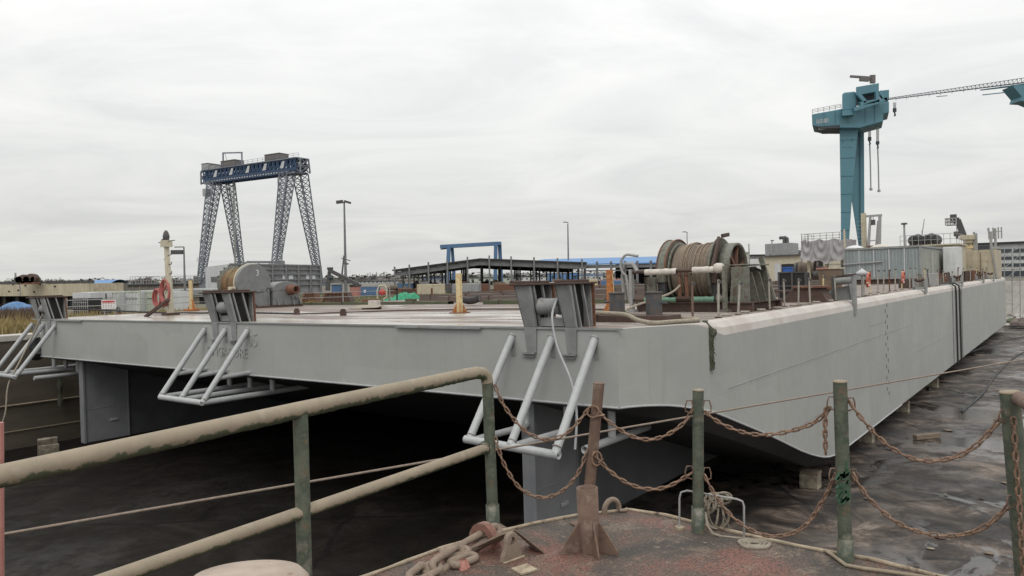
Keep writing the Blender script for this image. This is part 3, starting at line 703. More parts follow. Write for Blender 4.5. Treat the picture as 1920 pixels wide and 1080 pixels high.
# stanchions along the starboard side, each at the pixel where the photograph shows its foot
st_px = [(1299, 594, 1.0, 'rusty_post'), (1347, 597, 1.02, 'galv'), (1384, 591, .95, 'galv'), (1443, 581, 1.0, 'galv'), (1471, 575, .95, 'galv'), (1497, 574, .95, 'galv'), (1519, 571, .95, 'galv'),
         (1544, 564, 1.02, 'yellow_rust'), (1567, 566, 1.0, 'galv'), (1620, 556, 1.0, 'galv'), (1632, 551, 1.15, 'yellow_rust'), (1646, 549, 1.2, 'galv'), (1657, 549, 1.2, 'galv'), (1668, 546, 1.2, 'rust'), (1679, 545, 1.25, 'galv'),
         (1691, 543, 1.2, 'yellow_rust'), (1706, 540, 1.3, 'galv'), (1716, 540, 1.3, 'galv')]
dm('stanchion_grey', (.36, .34, .29), (.26, .24, .20), scale=7, rust=.3, rscale=7, grime=.2)
M['galv2'] = M['stanchion_grey']
def stanchion(p, h, m, lean=0.0):
    s_ = child_empty('stanchion', barge, tuple(p)); s_.rotation_euler = (random.uniform(-.03, .03), lean+random.uniform(-.03, .03), random.uniform(0, 1))
    MB().cyl((0, 0, 0), (0, 0, h), .032, 8).build('pole', M[m], s_)
    MB().bx(-.08, .08, -.07, .07, 0, .03).build('foot', M['rust_dark'], s_)
    MB().box((.03, 0, h-.06), (.11, .06, .08)).build('lug', M['dark_steel'], s_); return s_
pts = []
for px, py, h, m in st_px:
    p = dk(px, py); x = max(-1.2, min(-.5, p.x)); p = dkx(px, x); pts.append(p.y)
    stanchion(p, h, {'galv': 'stanchion_grey'}.get(m, m), .05 if px in (1384, 1347) else 0)
y = 36.5
while y < 89:
    stanchion((-.6-random.random()*.3, y, 0), random.uniform(.85, 1.3), random.choice(['stanchion_grey', 'stanchion_grey', 'rust', 'yellow_rust', 'dark_steel']), random.uniform(-.1, .1)); y += random.uniform(1.3, 2.6)
# short pipe stubs along the gunwale
for k in range(15):
    yy = 4.5+k*1.55+random.random()*.5
    s_ = child_empty('pipe_stub', barge, (-.52+random.uniform(-.1, .05), yy, .05), random.uniform(-.2, .2))
    MB().pipe((-.16, 0, 0), (.10, 0, 0), .036, .012, 10).build('tube', M['stanchion_grey'], s_)
# roller chocks standing on the gunwale
def chock(y, s, big=False):
    c_ = child_empty('roller_chock', barge, (0, y, 0))
    if big:
        MB().prism([V((-.02, -.14, -.55)), V((.02, -.14, -.55)), V((.06, -.14, .35)), V((-.05, -.14, 1.05)), V((-.22, -.14, 1.08)), V((-.10, -.14, .3))], (0, .26, 0)).bx(-.02, .06, -.16, .16, -.6, .95).build('side_plate', M['fit_grey'], c_)
        MB().prism([V((-.1, .12, 0)), V((-1.5, .12, 0)), V((-.9, .12, .42)), V((-.1, .12, .62))], (0, .03, 0)).build('web_plate', M['fit_grey'], c_)
        MB().bx(-.78, -.7, -.3, .2, 0, .98).build('inner_post', M['dark_steel'], c_)
        MB().tube([(-.74, -.05, .78), (-.05, -.05, .82)], .17, 14).build('roller', M['fit_grey'], c_)
        MB().prism([V((-.80, -.2, .92)), V((.05, -.2, 1.0)), V((.05, .2, 1.0)), V((-.80, .2, .92))], (0, 0, .05)).build('top_plate', M['rust_dark'], c_)
    else:
        MB().bx(-.62, -.50, -.35*s, .35*s, 0, .62).bx(-.02, .05, -.35*s, .35*s, -.22, .62).bx(-.62, .05, -.35*s, -.27*s, .0, .14).build('frame', M['fit_grey'], c_)
        MB().tube([(-.5, -.3*s, .60), (-.35, -.3*s, .50), (-.2, -.3*s, .50), (-.02, -.3*s, .60)], .09, 8).build('saddle', M['rust_dark'], c_)
chock(17.0, 1, True); chock(34.0, 1.0); chock(50.5, 1.1); chock(66, 1.2); chock(76, 1.2)
# small eye plates on the deck
for px, py in ((556, 590), (643, 592)):
    p = dk(px, py); e_ = MB().prism([V((-.13, 0, 0)), V((.13, 0, 0)), V((.13, 0, .18)), V((.07, 0, .27)), V((-.07, 0, .27)), V((-.13, 0, .18))], (0, .05, 0)).build('eye_plate', M['rust_dark'], barge); e_.location = p; e_.rotation_euler = (0, 0, .35)
# long raised coamings and beams lying across the far part of the deck
def deckbeam(x0, x1, y, w, h, m, lab, skew=0.0, grp='long beams lying across the barge deck', nm='deck_beam', cat='beam'):
    t = on_deck(nm, lab, cat, ((x0+x1)/2, y, 0), skew, grp); L = x1-x0
    mb = MB(); n = 14
    mb.grid(lambda u, v: V((-L/2+L*u, [(-w/2), -w/2*.9, w/2*.9, w/2][int(round(v*3))]+.03*noise.noise(V((u*9+y, v, 0))), [0, h, h, 0][int(round(v*3))]*(1+.12*noise.noise(V((u*14, v*3, y)))))), n, 4, sm=False)
    mb.build('web', M[m], t)
    for k in range(int(L/3.1)): MB().bx(-L/2+1+k*3.1, -L/2+1.06+k*3.1, -w/2-.02, w/2+.02, 0, h+.02).build('stiffener', M['rust_dark'], t)
deckbeam(-17.5, -3.2, 15.4, .55, .20, 'moss_beam', 'long mossy green and brown beam, nearest of the deck beams', .015)
deckbeam(-24, -5.0, 18.6, .5, .34, 'beam_brown', 'long rusty brown beam, second from the front across the deck', -.01)
deckbeam(-29, -4.5, 22.5, .6, .42, 'beam_brown', 'long brown beam with grey patches, third across the deck', .01)
deckbeam(-30, -3.6, 27.5, .6, .5, 'beam_brown', 'long grey brown beam, fourth across the deck', 0)
deckbeam(-31, -5, 34, .6, .45, 'moss_beam', 'long dull beam with moss, fifth across the deck', 0)
deckbeam(-31, -7, 43, .7, .6, 'beam_brown', 'farthest long brown beam, across the back of the deck', 0)
deckbeam(-33.5, -20.5, 15.9, .5, .16, 'moss_beam', 'low dark coaming in front of the green netting', .0)

def crate(name, lab, cat, x, y, d, m, rz=0, z=0, grp=None, bev=.02):
    o = MB().bx(-d[0]/2, d[0]/2, -d[1]/2, d[1]/2, 0, d[2]).build(name, M[m], bevel=bev); o.matrix_world = BM @ Matrix.Translation(V((x, y, z))) @ Matrix.Rotation(rz, 4, 'Z'); return tag(o, lab, cat, grp)

# ------------------------------------------------------------------ green rope winch
wn = on_deck('winch', 'big rusty green mooring winch with a drum full of brown wire rope', 'winch', (-2.9, 9.0, 0))
G = 'winch_green'
mb = MB()
for yy in (-1.35, 1.35): mb.bx(-1.75, 2.15, yy-.08, yy+.08, .02, .26)
for k in range(12): mb.bx(-1.7+k*.33, -1.64+k*.33, -1.3, 1.3, .04, .22)
mb.bx(-1.75, 2.15, -1.5, 1.5, .26, .29)
mb.build('skid_base', M['rust_dark'], wn)
dr = child_empty('drum', wn, (0, 0, 1.22))
DX0, DX1 = -.76, .62
mb = MB(); nrm = 64
def rope_prof(u):
    x = DX0+.06+(DX1-DX0-.12)*u; r = .96+.03*sin(u*9)+.05*noise.noise(V((u*9, 1, 0)))
    if .30 < u < .5: r += .07*sin((u-.30)/.2*pi)
    return r, x
pr = [rope_prof(i/(nrm-1)) for i in range(nrm)]
MB().lathe((0, 0, 0), (1, 0, 0), [(r_+(.007 if i % 2 else -.007), x_) for i, (r_, x_) in enumerate(pr)], 48).build('wound_rope', M['wound'], dr)
# a few loose riding turns
mb = MB()
for k, (u, tilt) in enumerate([(.30, .04), (.345, .05), (.40, -.03), (.43, .08), (.55, -.07), (.62, .02), (.75, .015), (.87, .02)]):
    r_, x_ = rope_prof(u); r_ += .02
    mb.tube([(x_+tilt*cos(a), r_*cos(a), r_*sin(a)) for a in [2*pi*i/40 for i in range(40)]], .022, 6, closed=True)
mb.build('riding_turn', M['rope'], dr)
for x0, r_, nm in ((DX0-.05, 1.06, 'flange'), (DX1, 1.16, 'flange')):
    MB().lathe((x0, 0, 0), (1, 0, 0), [(0, 0), (r_-.02, 0), (r_, .015), (r_, .05), (r_-.03, .065), (r_-.1, .05), (0, .05)], 48).build(nm, M[G], dr)
# gear case over the left end: half-round cover
mb = MB(); n = 26; pts_ = [V((-1.14, 1.16*cos(a), 1.22+1.16*sin(a))) for a in [pi*i/n-.12+.24*i/n*0 for i in range(n+1)]]
mb.prism([V((-1.14, -1.17, .95))]+pts_[::-1]+[V((-1.14, 1.17, .95))], (.30, 0, 0)); mb.build('gear_cover', M[G], wn, bevel=.02)
mb = MB(); mb.tube([(-1.14, 1.17*cos(a), 1.22+1.17*sin(a)) for a in [pi*i/24 for i in range(25)]], .025, 6); mb.tube([(-.84, 1.17*cos(a), 1.22+1.17*sin(a)) for a in [pi*i/24 for i in range(25)]], .03, 6); mb.build('cover_rim', M['rust'], wn)
MB().bx(-1.12, -.86, -1.1, 1.1, .28, .95).build('gear_case', M['dark_steel'], wn)
# spoked gear wheel on the right end
gw = child_empty('gear_wheel', wn, (.98, .05, 1.32))
MB().lathe((-.1, 0, 0), (1, 0, 0), [(.80, 0), (.86, 0), (.86, .34), (.80, .34), (.76, .3), (.76, .04), (.80, 0)], 40).build('rim', M[G], gw)
mb = MB()
for k in range(6):
    a = k*pi/3+.26; mb.beam((.12, .1*cos(a), .1*sin(a)), (.12, .8*cos(a), .8*sin(a)), .07, .10)
mb.cyl((-.2, 0, 0), (.4, 0, 0), .16, 16); mb.build('spokes', M['rust'], gw)
MB().lathe((.0, 0, 0), (1, 0, 0), [(0, 0), (.77, 0), (.77, .03), (0, .03)], 30).build('wheel_web', M['rust_dark'], gw)
# bearing and brake gear between flange and wheel
mb = MB(); mb.beam((.74, -.35, 2.35), (.8, -1.15, 1.3), .09, .16); mb.beam((.78, -.2, 2.42), (.8, .3, 2.48), .08, .12); mb.bx(.7, .86, -1.0, -.6, .9, 1.5); mb.build('brake_band', M['rust_dark'], wn)
MB().bx(.66, .9, -.9, .9, .28, 1.0).build('bearing_stand', M['dark_steel'], wn)
# side frames
mb = MB(); mb.prism([V((1.42, -1.35, .28)), V((1.42, 1.35, .28)), V((1.42, .75, 1.38)), V((1.42, -1.1, 1.38))], (.08, 0, 0)); mb.bx(1.42, 1.98, -1.2, -1.1, .28, 1.38)
mb.prism([V((1.98, -1.2, 1.42)), V((1.36, -1.2, 1.42)), V((1.36, .75, 1.42)), V((1.98, .75, 1.42))], (0, 0, .04))
mb.build('side_frame', M[G], wn, bevel=.01)
mb = MB()
for yy in (-.6, .1, .8): mb.prism([V((1.5, yy, .3)), V((2.08, yy, .3)), V((1.9, yy-.1, 1.2)), V((1.5, yy-.1, 1.38))], (0, .05, 0))
mb.prism([V((1.9, .9, .3)), V((2.1, .9, .3)), V((1.75, .75, 1.72)), V((1.6, .75, 1.72))], (0, .12, 0)); mb.build('gusset', M['winch_green'], wn)
MB().bx(-1.5, -1.1, -1.32, -1.22, .28, 1.15).bx(-1.5, -1.42, -1.32, -.6, .28, 1.15).build('left_frame', M[G], wn)
# spooling gear at the front
mb = MB(); FY = -1.62
MB().cyl((-1.75, FY, 1.32), (1.35, FY, 1.32), .055, 12).build('upper_shaft', M['rust_dark'], wn)
def wrap(x0, x1, z, r, m, nm):
    mb = MB(); mb.grid(lambda u, v: V((x0+(x1-x0)*v, FY+(r+.018*noise.noise(V((cos(2*pi*u)*3, sin(2*pi*u)*3, v*9+x0))))*cos(2*pi*u), z+(r+.022*noise.noise(V((cos(2*pi*u)*3, 5+sin(2*pi*u)*3, v*7))))*sin(2*pi*u))), 16, 24, cu=True); mb.build(nm, M[m], wn)
wrap(-1.3, -.18, 1.30, .10, 'cloth_white', 'cloth_wrap'); wrap(.36, 1.12-.3+.25, 1.32, .10, 'cloth_white', 'cloth_wrap')
MB().cyl((-1.75, FY, .40), (1.42, FY, .40), .05, 12).build('lower_shaft', M['rust_dark'], wn)
wrap(-1.35, -.22, .40, .075, 'teal_pipe', 'green_sleeve'); wrap(.3, 1.05, .40, .085, 'teal_pipe', 'green_sleeve')
for x in (-.10, .14):
    MB().cyl((x, FY, .42), (x, FY, 1.26), .06, 14).build('guide_roller', M['rust'], wn)
mb = MB(); mb.bx(-.25, .3, FY-.08, FY+.08, 1.16, 1.22); mb.bx(-.2, .28, FY-.1, FY+.1, .42, .50); mb.build('guide_carriage', M['rust_dark'], wn)
for x in (-1.82, 1.38):
    MB().bx(x-.05, x+.05, FY-.09, FY+.09, .0, 1.42).bx(x-.12, x+.12, FY-.12, FY+.5, .0, .08).build('bracket_post', M['galv'] if x < 0 else M[G], wn)
MB().lathe((1.16, FY, .42), (1, 0, 0), [(0, 0), (.17, 0), (.17, .05), (.1, .07), (.1, .18), (.15, .2), (.15, .25), (0, .25)], 18).build('end_bearing', M[G], wn)
MB().lathe((1.08, FY, 1.36), (1, 0, 0), [(0, 0), (.13, 0), (.16, .08), (.15, .22), (.1, .28), (0, .28)], 14).build('bagged_joint', M['cloth_white'], wn)
mb = MB(); mb.tube([(-1.9, FY, .3)]+[(-1.9-.32*sin(a)*.9, FY-.05, 1.2+.40*(1-cos(a))*.9) for a in (0.3, .9, 1.5, 2.1, 2.7, 3.1)]+[(-1.55, FY, 1.9-.05)], .045, 8)
mb.tube([(-2.15, FY+.1, .4), (-2.2, FY+.1, 1.2), (-2.05, FY, 1.62), (-1.75, FY, 1.60), (-1.6, FY, 1.35)], .07, 8); mb.build('guard_hoop', M['galv'], wn)

# white hose from the winch down over the deck, thick mooring rope round the bollards
def ropeobj(name, lab, cat, pts, r, m, n=8, sub=8, grp=None):
    P = [V(p) for p in pts]; out = []
    for i in range(len(P)-1):
        p0 = P[max(i-1, 0)]; p1 = P[i]; p2 = P[i+1]; p3 = P[min(i+2, len(P)-1)]
        for k in range(sub):
            t_ = k/sub; out.append(.5*((2*p1)+(p2-p0)*t_+(2*p0-5*p1+4*p2-p3)*t_*t_+(3*p1-p0-3*p2+p3)*t_**3))
    out.append(P[-1]); return tag(MB().tube(out, r, n).build(name, M[m]), lab, cat, grp)
B = bw
ropeobj('hose', 'pale flexible hose sagging from the green winch to the deck', 'hose', [B(-2.95, 7.3, .85), B(-3.1, 6.9, .62), B(-3.5, 6.2, .40), B(-3.75, 5.4, .22), B(-3.6, 4.6, .05), B(-3.0, 4.3, .04), B(-3.6, 3.9, .04), B(-5.2, 3.8, .04)], .035, 'old_rope')
ropeobj('mooring_rope', 'thick tan mooring rope snaking past the bollards at the bow corner', 'rope', [B(-3.4, 3.6, .06), B(-2.9, 2.0, .24), B(-2.2, 1.75, .24), B(-1.7, 1.5, .22), B(-1.3, 1.25, .12), B(-.8, 1.1, .06), B(-.5, 1.7, .06), B(-.25, 2.3, .06), B(-.5, 2.8, .06), B(-1.0, 3.1, .06), B(-1.4, 3.5, .06)], .055, 'old_rope')
# frayed dark rope hanging over the corner
FYR = 2.5
mb = MB()
for k in range(5):
    a = k*1.26; mb.tube([B(.02+.03*cos(a+z*9), FYR+.05*sin(a+z*9)+z*.0, -z) if z > .12 else B(-.12+.03*cos(a), FYR+.04*sin(a), .04-z*.3) for z in [i*.06 for i in range(0, 20)]], [.035+.012*sin(i*1.7+k) for i in range(20)], 6)
for k in range(40):
    z = .2+random.random()*.95; p = B(.04, FYR+random.uniform(-.06, .06), -z); mb.tube([p, p+V((random.uniform(-.02, .08), random.uniform(-.06, .02), -random.uniform(.04, .16)))], [.012, .004], 4)
mb.tube([B(.05, FYR+.03+.05*sin(i), -.18-.035*i) for i in range(6)], [.05, .09, .10, .09, .07, .04], 8)
tag(mb.build('frayed_rope', M['mossy_rope']), 'frayed dark mossy rope hanging over the bow corner', 'rope')

# ------------------------------------------------------------------ grey winch with the painted 3
p3 = dkx(473, -32.2)
w3 = on_deck('winch', 'large grey deck winch painted with a white 3', 'winch', (p3.x, p3.y, 0))
GY = 'winch_grey'
mb = MB(); mb.bx(-2.6, .5, -1.3, 3.3, .0, .12); mb.build('base_plate', M['rust_dark'], w3)
for k in range(9): MB().bx(.5, .56, -1.25+k*.55, -1.19+k*.55, -.0, .14).build('base_rib', M['rust'], w3)
# drum axis x; cover disc on the right
mb = MB(); R = 1.14; cz = 1.5
prof = [V((0, R*cos(a), cz+R*sin(a))) for a in [radians(-28+ (236)*i/36) for i in range(37)]]
mb.prism(prof, (.28, 0, 0)); mb.prism([V((.02, -1.0, .12)), V((.02, 1.1, .12)), V((.02, 1.0, 1.0)), V((.02, -.95, 1.0))], (.2, 0, 0)); mb.build('gear_cover', M[GY], w3, bevel=.02)
mb = MB(); mb.tube([(-.02, R*1.0*cos(a), cz+R*1.0*sin(a)) for a in [radians(60+130*i/20) for i in range(21)]], .05, 8); mb.build('cover_rim', M['cream'], w3)
text('painted_number', '3', .5, .004, M['white_paint'], w3, Matrix.Translation(V((.285, .12, 1.95))) @ Matrix.Rotation(pi/2, 4, 'Z') @ RX)
d3 = child_empty('drum', w3, (-.05, 0, 1.5))
MB().lathe((-1.75, 0, 0), (1, 0, 0), [(0, 0), (.9, 0), (.93, .1), (.86, .3), (.95, .5), (.97, .7), (.90, .72), (.92, 1.2), (.9, 1.6), (.88, 1.7)], 40).build('wound_rope', M['wound_rust'], d3)
MB().lathe((-1.85, 0, 0), (1, 0, 0), [(0, 0), (1.1, 0), (1.12, .04), (1.1, .1), (0, .1)], 40).build('flange', M['winch_green'], d3)
mb = MB()
for k in range(9):
    a = radians(20+k*17); mb.box((-1.8, 1.14*cos(a), 1.14*sin(a)), (.08, .08, .08))
mb.build('flange_stud', M['dark_steel'], d3)
MB().lathe((.22, .95, 1.05), (1, 0, 0), [(0, 0), (.17, 0), (.17, .07), (.11, .08), (.11, .05), (.0, .05)], 20).build('hub_cap', M['dark_steel'], w3)
mb = MB(); mb.prism([V((.24, .2, .12)), V((.24, .9, .12)), V((.24, .9, 1.0)), V((.24, -.4, .7))], (.06, 0, 0)); mb.bx(.24, .36, .9, .98, .12, 1.0); mb.build('web', M[GY], w3)
gb = child_empty('gearbox', w3, (0, 2.15, .12))
n = 14; top = [V((-.6, .95*cos(a)*1.0, .95+.5*sin(a))) for a in [pi*i/n for i in range(n+1)]]
MB().prism([V((-.6, -.95, 0)), V((-.6, .95, 0))][::-1]+top[::-1], (1.0, 0, 0)).build('case', M[GY], gb, bevel=.03)
MB().bx(-.62, .42, -1.0, 1.0, .90, .96).build('flange_joint', M['winch_grey'], gb)
MB().lathe((.38, .25, .92), (1, 0, 0), [(.33, 0), (.30, .3), (.26, .34), (.26, .7), (.20, .7), (.20, .3), (0, .25)], 22).build('open_stub', M['rust'], gb)
for yy in (.42, .72): MB().lathe((.4, yy, .42), (1, 0, 0), [(0, 0), (.09, 0), (.09, .05), (0, .05)], 14).build('cover_cap', M['winch_grey'], gb)
mb = MB()
for yy in (-.7, -.2, .4, .9): mb.prism([V((.4, yy, 0)), V((.62, yy, 0)), V((.4, yy, .45))], (0, .05, 0))
mb.build('gusset', M[GY], gb)
MB().tube([(.1, -1.45, 1.02), (-1.5, -1.6, 1.0), (-1.9, -1.5, 1.1)], .09, 10).build('front_roller', M['old_rope'], w3)
MB().bx(-.05, .25, -1.55, -1.2, .7, 1.32).build('roller_bearing', M['cream'], w3, bevel=.03)
MB().bx(.0, .2, -1.5, -1.3, .1, .75).build('roller_post', M['rust_dark'], w3)
MB().lathe((.25, -1.4, 1.05), (1, 0, 0), [(0, 0), (.16, 0), (.16, .1), (0, .1)], 14).build('roller_cap', M['rust_dark'], w3)

# ------------------------------------------------------------------ masts, posts, hose coil on the deck
pm = dk(320, 591)
mt = on_deck('signal_mast', 'cream steel mast with lamps on a deck foot plate', 'mast', pm)
MB().taper((0, 0, 0), (-.18, 0, 3.55), .26, .26, .16, .16).build('post', M['cream'], mt)
MB().bx(-.3, .3, -.3, .3, 0, .12).build('foot', M['rust_dark'], mt)
MB().bx(-.42, .06, -.18, .18, 3.3, 3.62).build('head_box', M['cream'], mt)
MB().lathe((-.18, 0, 3.6), (0, 0, 1), [(0, 0), (.12, 0), (.16, .2), (.12, .38), (.05, .5), (0, .5)], 14).build('lamp', M['dark_steel'], mt)
MB().lathe((-.48, 0, 3.45), (0, 0, 1), [(0, 0), (.09, 0), (.11, .12), (.06, .26), (0, .26)], 12).build('lamp', M['dark_steel'], mt)
MB().tube([(-.9, 0, 3.55), (.6, 0, 3.58)], .022, 6).build('crossbar', M['dark_steel'], mt)
MB().prism([V((-.12, -.2, 1.62)), V((-.8, -.2, 1.66)), V((-.1, -.2, 1.42))], (0, .4, 0)).build('bracket_shelf', M['cream'], mt)
mb = MB()
for z in (2.9, 2.45, 2.0): mb.tube([(-.05, 0, z), (.22, 0, z), (.24, 0, z+.12)], .02, 5)
for z in (2.65, 1.75): mb.tube([(-.2, 0, z), (-.38, 0, z), (-.4, 0, z+.1)], .02, 5)
mb.build('step_rung', M['dark_steel'], mt)
hs = on_deck('hose_coil', 'red air hose coiled round the cream mast', 'hose', pm)
mb = MB()
for k in range(3):
    r_ = .44+.05*k; a0 = random.random()
    mb.tube([(.1+r_*.8*cos(a), -.26-.03*k, 1.12+(.52+.02*k)*sin(a)+.05*cos(a*3+k)) for a in [2*pi*i/28+a0 for i in range(28)]], .05, 6, closed=True)
for k in range(3):
    mb.tube([(-.75-.06*k+.36*cos(a), -.1-.06*k, .85+.42*sin(a)) for a in [2*pi*i/24 for i in range(24)]], .045, 6, closed=True)
mb.tube([(-.85, -.1, .55), (-.4, -.1, .42), (0, -.2, .55), (.3, -.2, .75)], .06, 7); mb.tube([(-.5, -.2, 1.0), (-.2, -.2, 1.2), (.1, -.25, 1.4), (.3, -.2, 1.5)], .06, 7)
mb.build('coils', M['red_hose'], hs)
t = on_deck('steel_strut', 'dark rusty bar leaning beside the cream mast', 'bar', dk(282, 594)); MB().beam((-.45, 0, 0), (.75, .5, .78), .16, .12).build('bar', M['rust_dark'], t)

def ypost(px, py, h, lab, m, k=1.0):
    t = on_deck('deck_post', lab, 'post', dk(px, py), .2, 'rusty orange posts with gusset feet')
    MB().cyl((0, 0, 0), (.0, 0, h), .12*k, 14).build('tube', M[m], t)
    for a in range(4):
        c_, s__ = cos(a*pi/2+.5), sin(a*pi/2+.5)
        MB().prism([V((c_*.1, s__*.1, 0)), V((c_*.30*k, s__*.30*k, 0)), V((c_*.27*k, s__*.27*k, .08)), V((c_*.1, s__*.1, .40*k))], (-s__*.03, c_*.03, 0)).build('gusset', M['rust_orange'], t)
    MB().lathe((0, 0, 0), (0, 0, 1), [(0, 0), (.42*k, 0), (.40*k, .03), (0, .03)], 16).build('foot_plate', M['rust'], t)
    mb = MB(); mb.tube([(.13*k, -.08, h*.9), (.17*k, -.1, h*.5), (.2*k, -.1, .1)], .012, 5); mb.build('cable', M['yellow_rust'], t)
ypost(862, 587, 1.5, 'pale yellow deck post with a rusty foot behind the guard rail', 'yellow_rust'); ypost(1145, 588, 1.42, 'bright orange rusted deck post right of the nearest fairlead', 'rust_orange', .95)
t0 = dkx(359, -33.2); 
t = on_deck('deck_post', 'distant yellow and orange post between the cream mast and the second fairlead', 'post', t0, 0, 'rusty orange posts with gusset feet')
MB().cyl((0, 0, 0), (0, 0, 1.75), .11, 12).build('tube', M['yellow_rust'], t); MB().bx(-.35, .35, -.3, .3, 0, .12).build('foot_block', M['rust_orange'], t, bevel=.02); MB().prism([V((.1, 0, .1)), V((.45, 0, .1)), V((.1, 0, .7))], (0, .04, 0)).prism([V((-.1, 0, .1)), V((-.45, 0, .1)), V((-.1, 0, .5))], (0, .04, 0)).build('gusset', M['rust_orange'], t)
# bundle of old rope beside the orange post
mb = MB()
for k in range(26):
    a = random.random()*6; p0 = V((random.uniform(-.4, .5), random.uniform(-.35, .35), random.uniform(.03, .22))); mb.tube([p0+V((.25*cos(a+i*.6), .2*sin(a+i*.6), .03*sin(i+k))) for i in range(7)], .028, 5)
o = mb.build('rope_heap', M['mossy_rope']); o.matrix_world = BM @ Matrix.Translation(dk(1137, 600)); tag(o, 'small heap of dirty rope on the deck by the orange post', 'rope heap')
# dark tub and sundry scrap on the deck
o = tag(MB().grid(lambda u, v: V((-.5+1.0*v, -.28*cos(pi*u)*(1-.3*abs(v-.5)), .42-.36*sin(pi*u)+.14*(2*v-1)**2)), 14, 12).build('tub', M['dark_steel']), 'black curved rubber fender lying behind the pale yellow post', 'fender'); o.matrix_world = BM @ Matrix.Translation(dk(882, 573)) @ Matrix.Rotation(.4, 4, 'Z')
so_ = o.modifiers.new('thick', 'SOLIDIFY'); so_.thickness = .08
p = dk(690, 580); t = on_deck('steel_plate', 'thin loose plate propped up on the wet deck', 'plate', p, .1)
MB().prism([V((-1.1, -.2, .04)), V((.9, -.3, .08)), V((.7, .3, .16)), V((-.8, .4, .18))], (0, 0, .03)).build('sheet', M['old_rope'], t); MB().bx(-.6, .6, .2, .3, 0, .12).build('prop', M['rust_dark'], t)
crate('block', 'small pale pinkish block on the deck before the green netting', 'block', *dk(702, 575)[:2], (.55, .4, .34), 'cloth_white', .3)
crate('board', 'flat white board lying on the deck near the netting', 'board', *dk(738, 575)[:2], (.9, .4, .05), 'white_paint', .2)
for k in range(26):
    x = random.uniform(-31, -5); y = random.uniform(16.5, 45)
    crate('scrap_plate', None, 'scrap', x, y, (random.uniform(.4, 1.8), random.uniform(.2, .6), random.uniform(.06, .3)), random.choice(['rust', 'rust_dark', 'beam_brown', 'moss_beam', 'old_rope', 'rust']), random.random()*3, 0, 'scrap pieces strewn over the far deck')['label'] = 'piece of rusty scrap lying on the far deck'
t = on_deck('hose', 'long thin dark hose laid along the left part of the deck', 'hose', (0, 0, 0)); MB().tube([(-33, 1.2, .45), (-31.4, 2.5, .30), (-29.8, 4.2, .10), (-27.5, 5.2, .04), (-24, 5.6, .04), (-19.5, 4.9, .04)], .04, 6).build('line', M['black_rubber'], t)
t = on_deck('hose', 'second dark hose on the wet deck beyond the row of eye plates', 'hose', (0, 0, 0)); MB().tube([(-19, 4.6, .04), (-16, 7.8, .04), (-12, 9.0, .04), (-6, 8.4, .04)], .03, 6).build('line', M['rust_dark'], t)
# small stand with a ring near the left end
for px, lab, h_ in ((200, 'thin dark rod on a weighted foot before the white board', 1.15), (205, '', 0)):
    if not lab: continue
    p = dk(px, 587); t = on_deck('rod_stand', lab, 'stand', p); MB().cyl((0, 0, 0), (0, 0, h_), .045, 8).build('rod', M['dark_steel'], t); MB().lathe((0, 0, 0), (0, 0, 1), [(0, 0), (.28, 0), (.25, .12), (.08, .2), (0, .2)], 14).build('foot', M['dark_steel'], t)
p = dk(222, 588); t = on_deck('shackle_ring', 'small iron ring standing on the left deck', 'ring', p); MB().tube([(.17*cos(a), 0, .2+.17*sin(a)) for a in [2*pi*i/16 for i in range(16)]], .045, 6, closed=True).build('ring', M['dark_steel'], t); MB().bx(-.2, .2, -.1, .1, 0, .06).build('foot', M['rust'], t)

# rope hanging down the left fairlead to the dock floor, with a bracket on the floor
ropeobj('mooring_line', 'slack pale line hanging from the left fairlead to the dock floor', 'rope', [B(-31.9, -.2, .25), B(-32.3, -.45, -.6), B(-32.0, -1.2, -1.9), B(-31.7, -1.8, -2.9), B(-31.6, -2.0, -4.2), B(-32.0, -2.3, -5.4), B(-32.2, -2.4, -6.35)], .035, 'old_rope')
ropeobj('mooring_line', 'pale line hanging from the nearest fairlead across its guard pipes', 'rope', [B(-2.72, .0, .72), B(-2.62, -.42, .3), B(-2.45, -.5, -.4), B(-2.0, -.62, -1.2), B(-1.75, -.85, -1.85), B(-1.72, -1.0, -2.6)], .028, 'pipe_grey')
t = on_deck('anchor_block', 'worn steel bracket lying on the dock floor below the left fairlead', 'bracket', (0, 0, 0)); q = bpl(72, 862, 2, FZ)
t.matrix_world = BM @ Matrix.Translation(q) @ Matrix.Rotation(-.3, 4, 'Z')
MB().prism([V((-.6, 0, 0)), V((-.45, 0, 0)), V((-.05, 0, .9)), V((-.25, 0, .95))], (0, .8, 0)).build('leg', M['block_conc'], t, bevel=.02)
MB().prism([V((.45, 0, 0)), V((.6, 0, 0)), V((.75, 0, .75)), V((.62, 0, .75))], (0, .8, 0)).build('leg', M['block_conc'], t, bevel=.02)
MB().bx(-.3, .65, .1, .7, .35, .5).build('crosspiece', M['rust_dark'], t)
# loose knotted rag hanging in front of the wall
mb = MB(); mb.tube([B(-34.9, 1.6, -2.4-.14*i) for i in range(17)], [.05+.1*abs(sin(i*.55)) for i in range(17)], 7); tag(mb.build('hanging_fender', M['mossy_rope']), 'dark knotted rope fender hanging on the left dock wall', 'rope fender')
# black rounded fender on barge's left corner
o = tag(MB().tube([B(-34.15, .2, -.95), B(-34.15, .3, -1.6), B(-33.9, .2, -1.9)], .28, 12).build('tyre_fender', M['black_rubber']), 'black rubber fender squeezed behind the leftmost guard frame', 'fender')
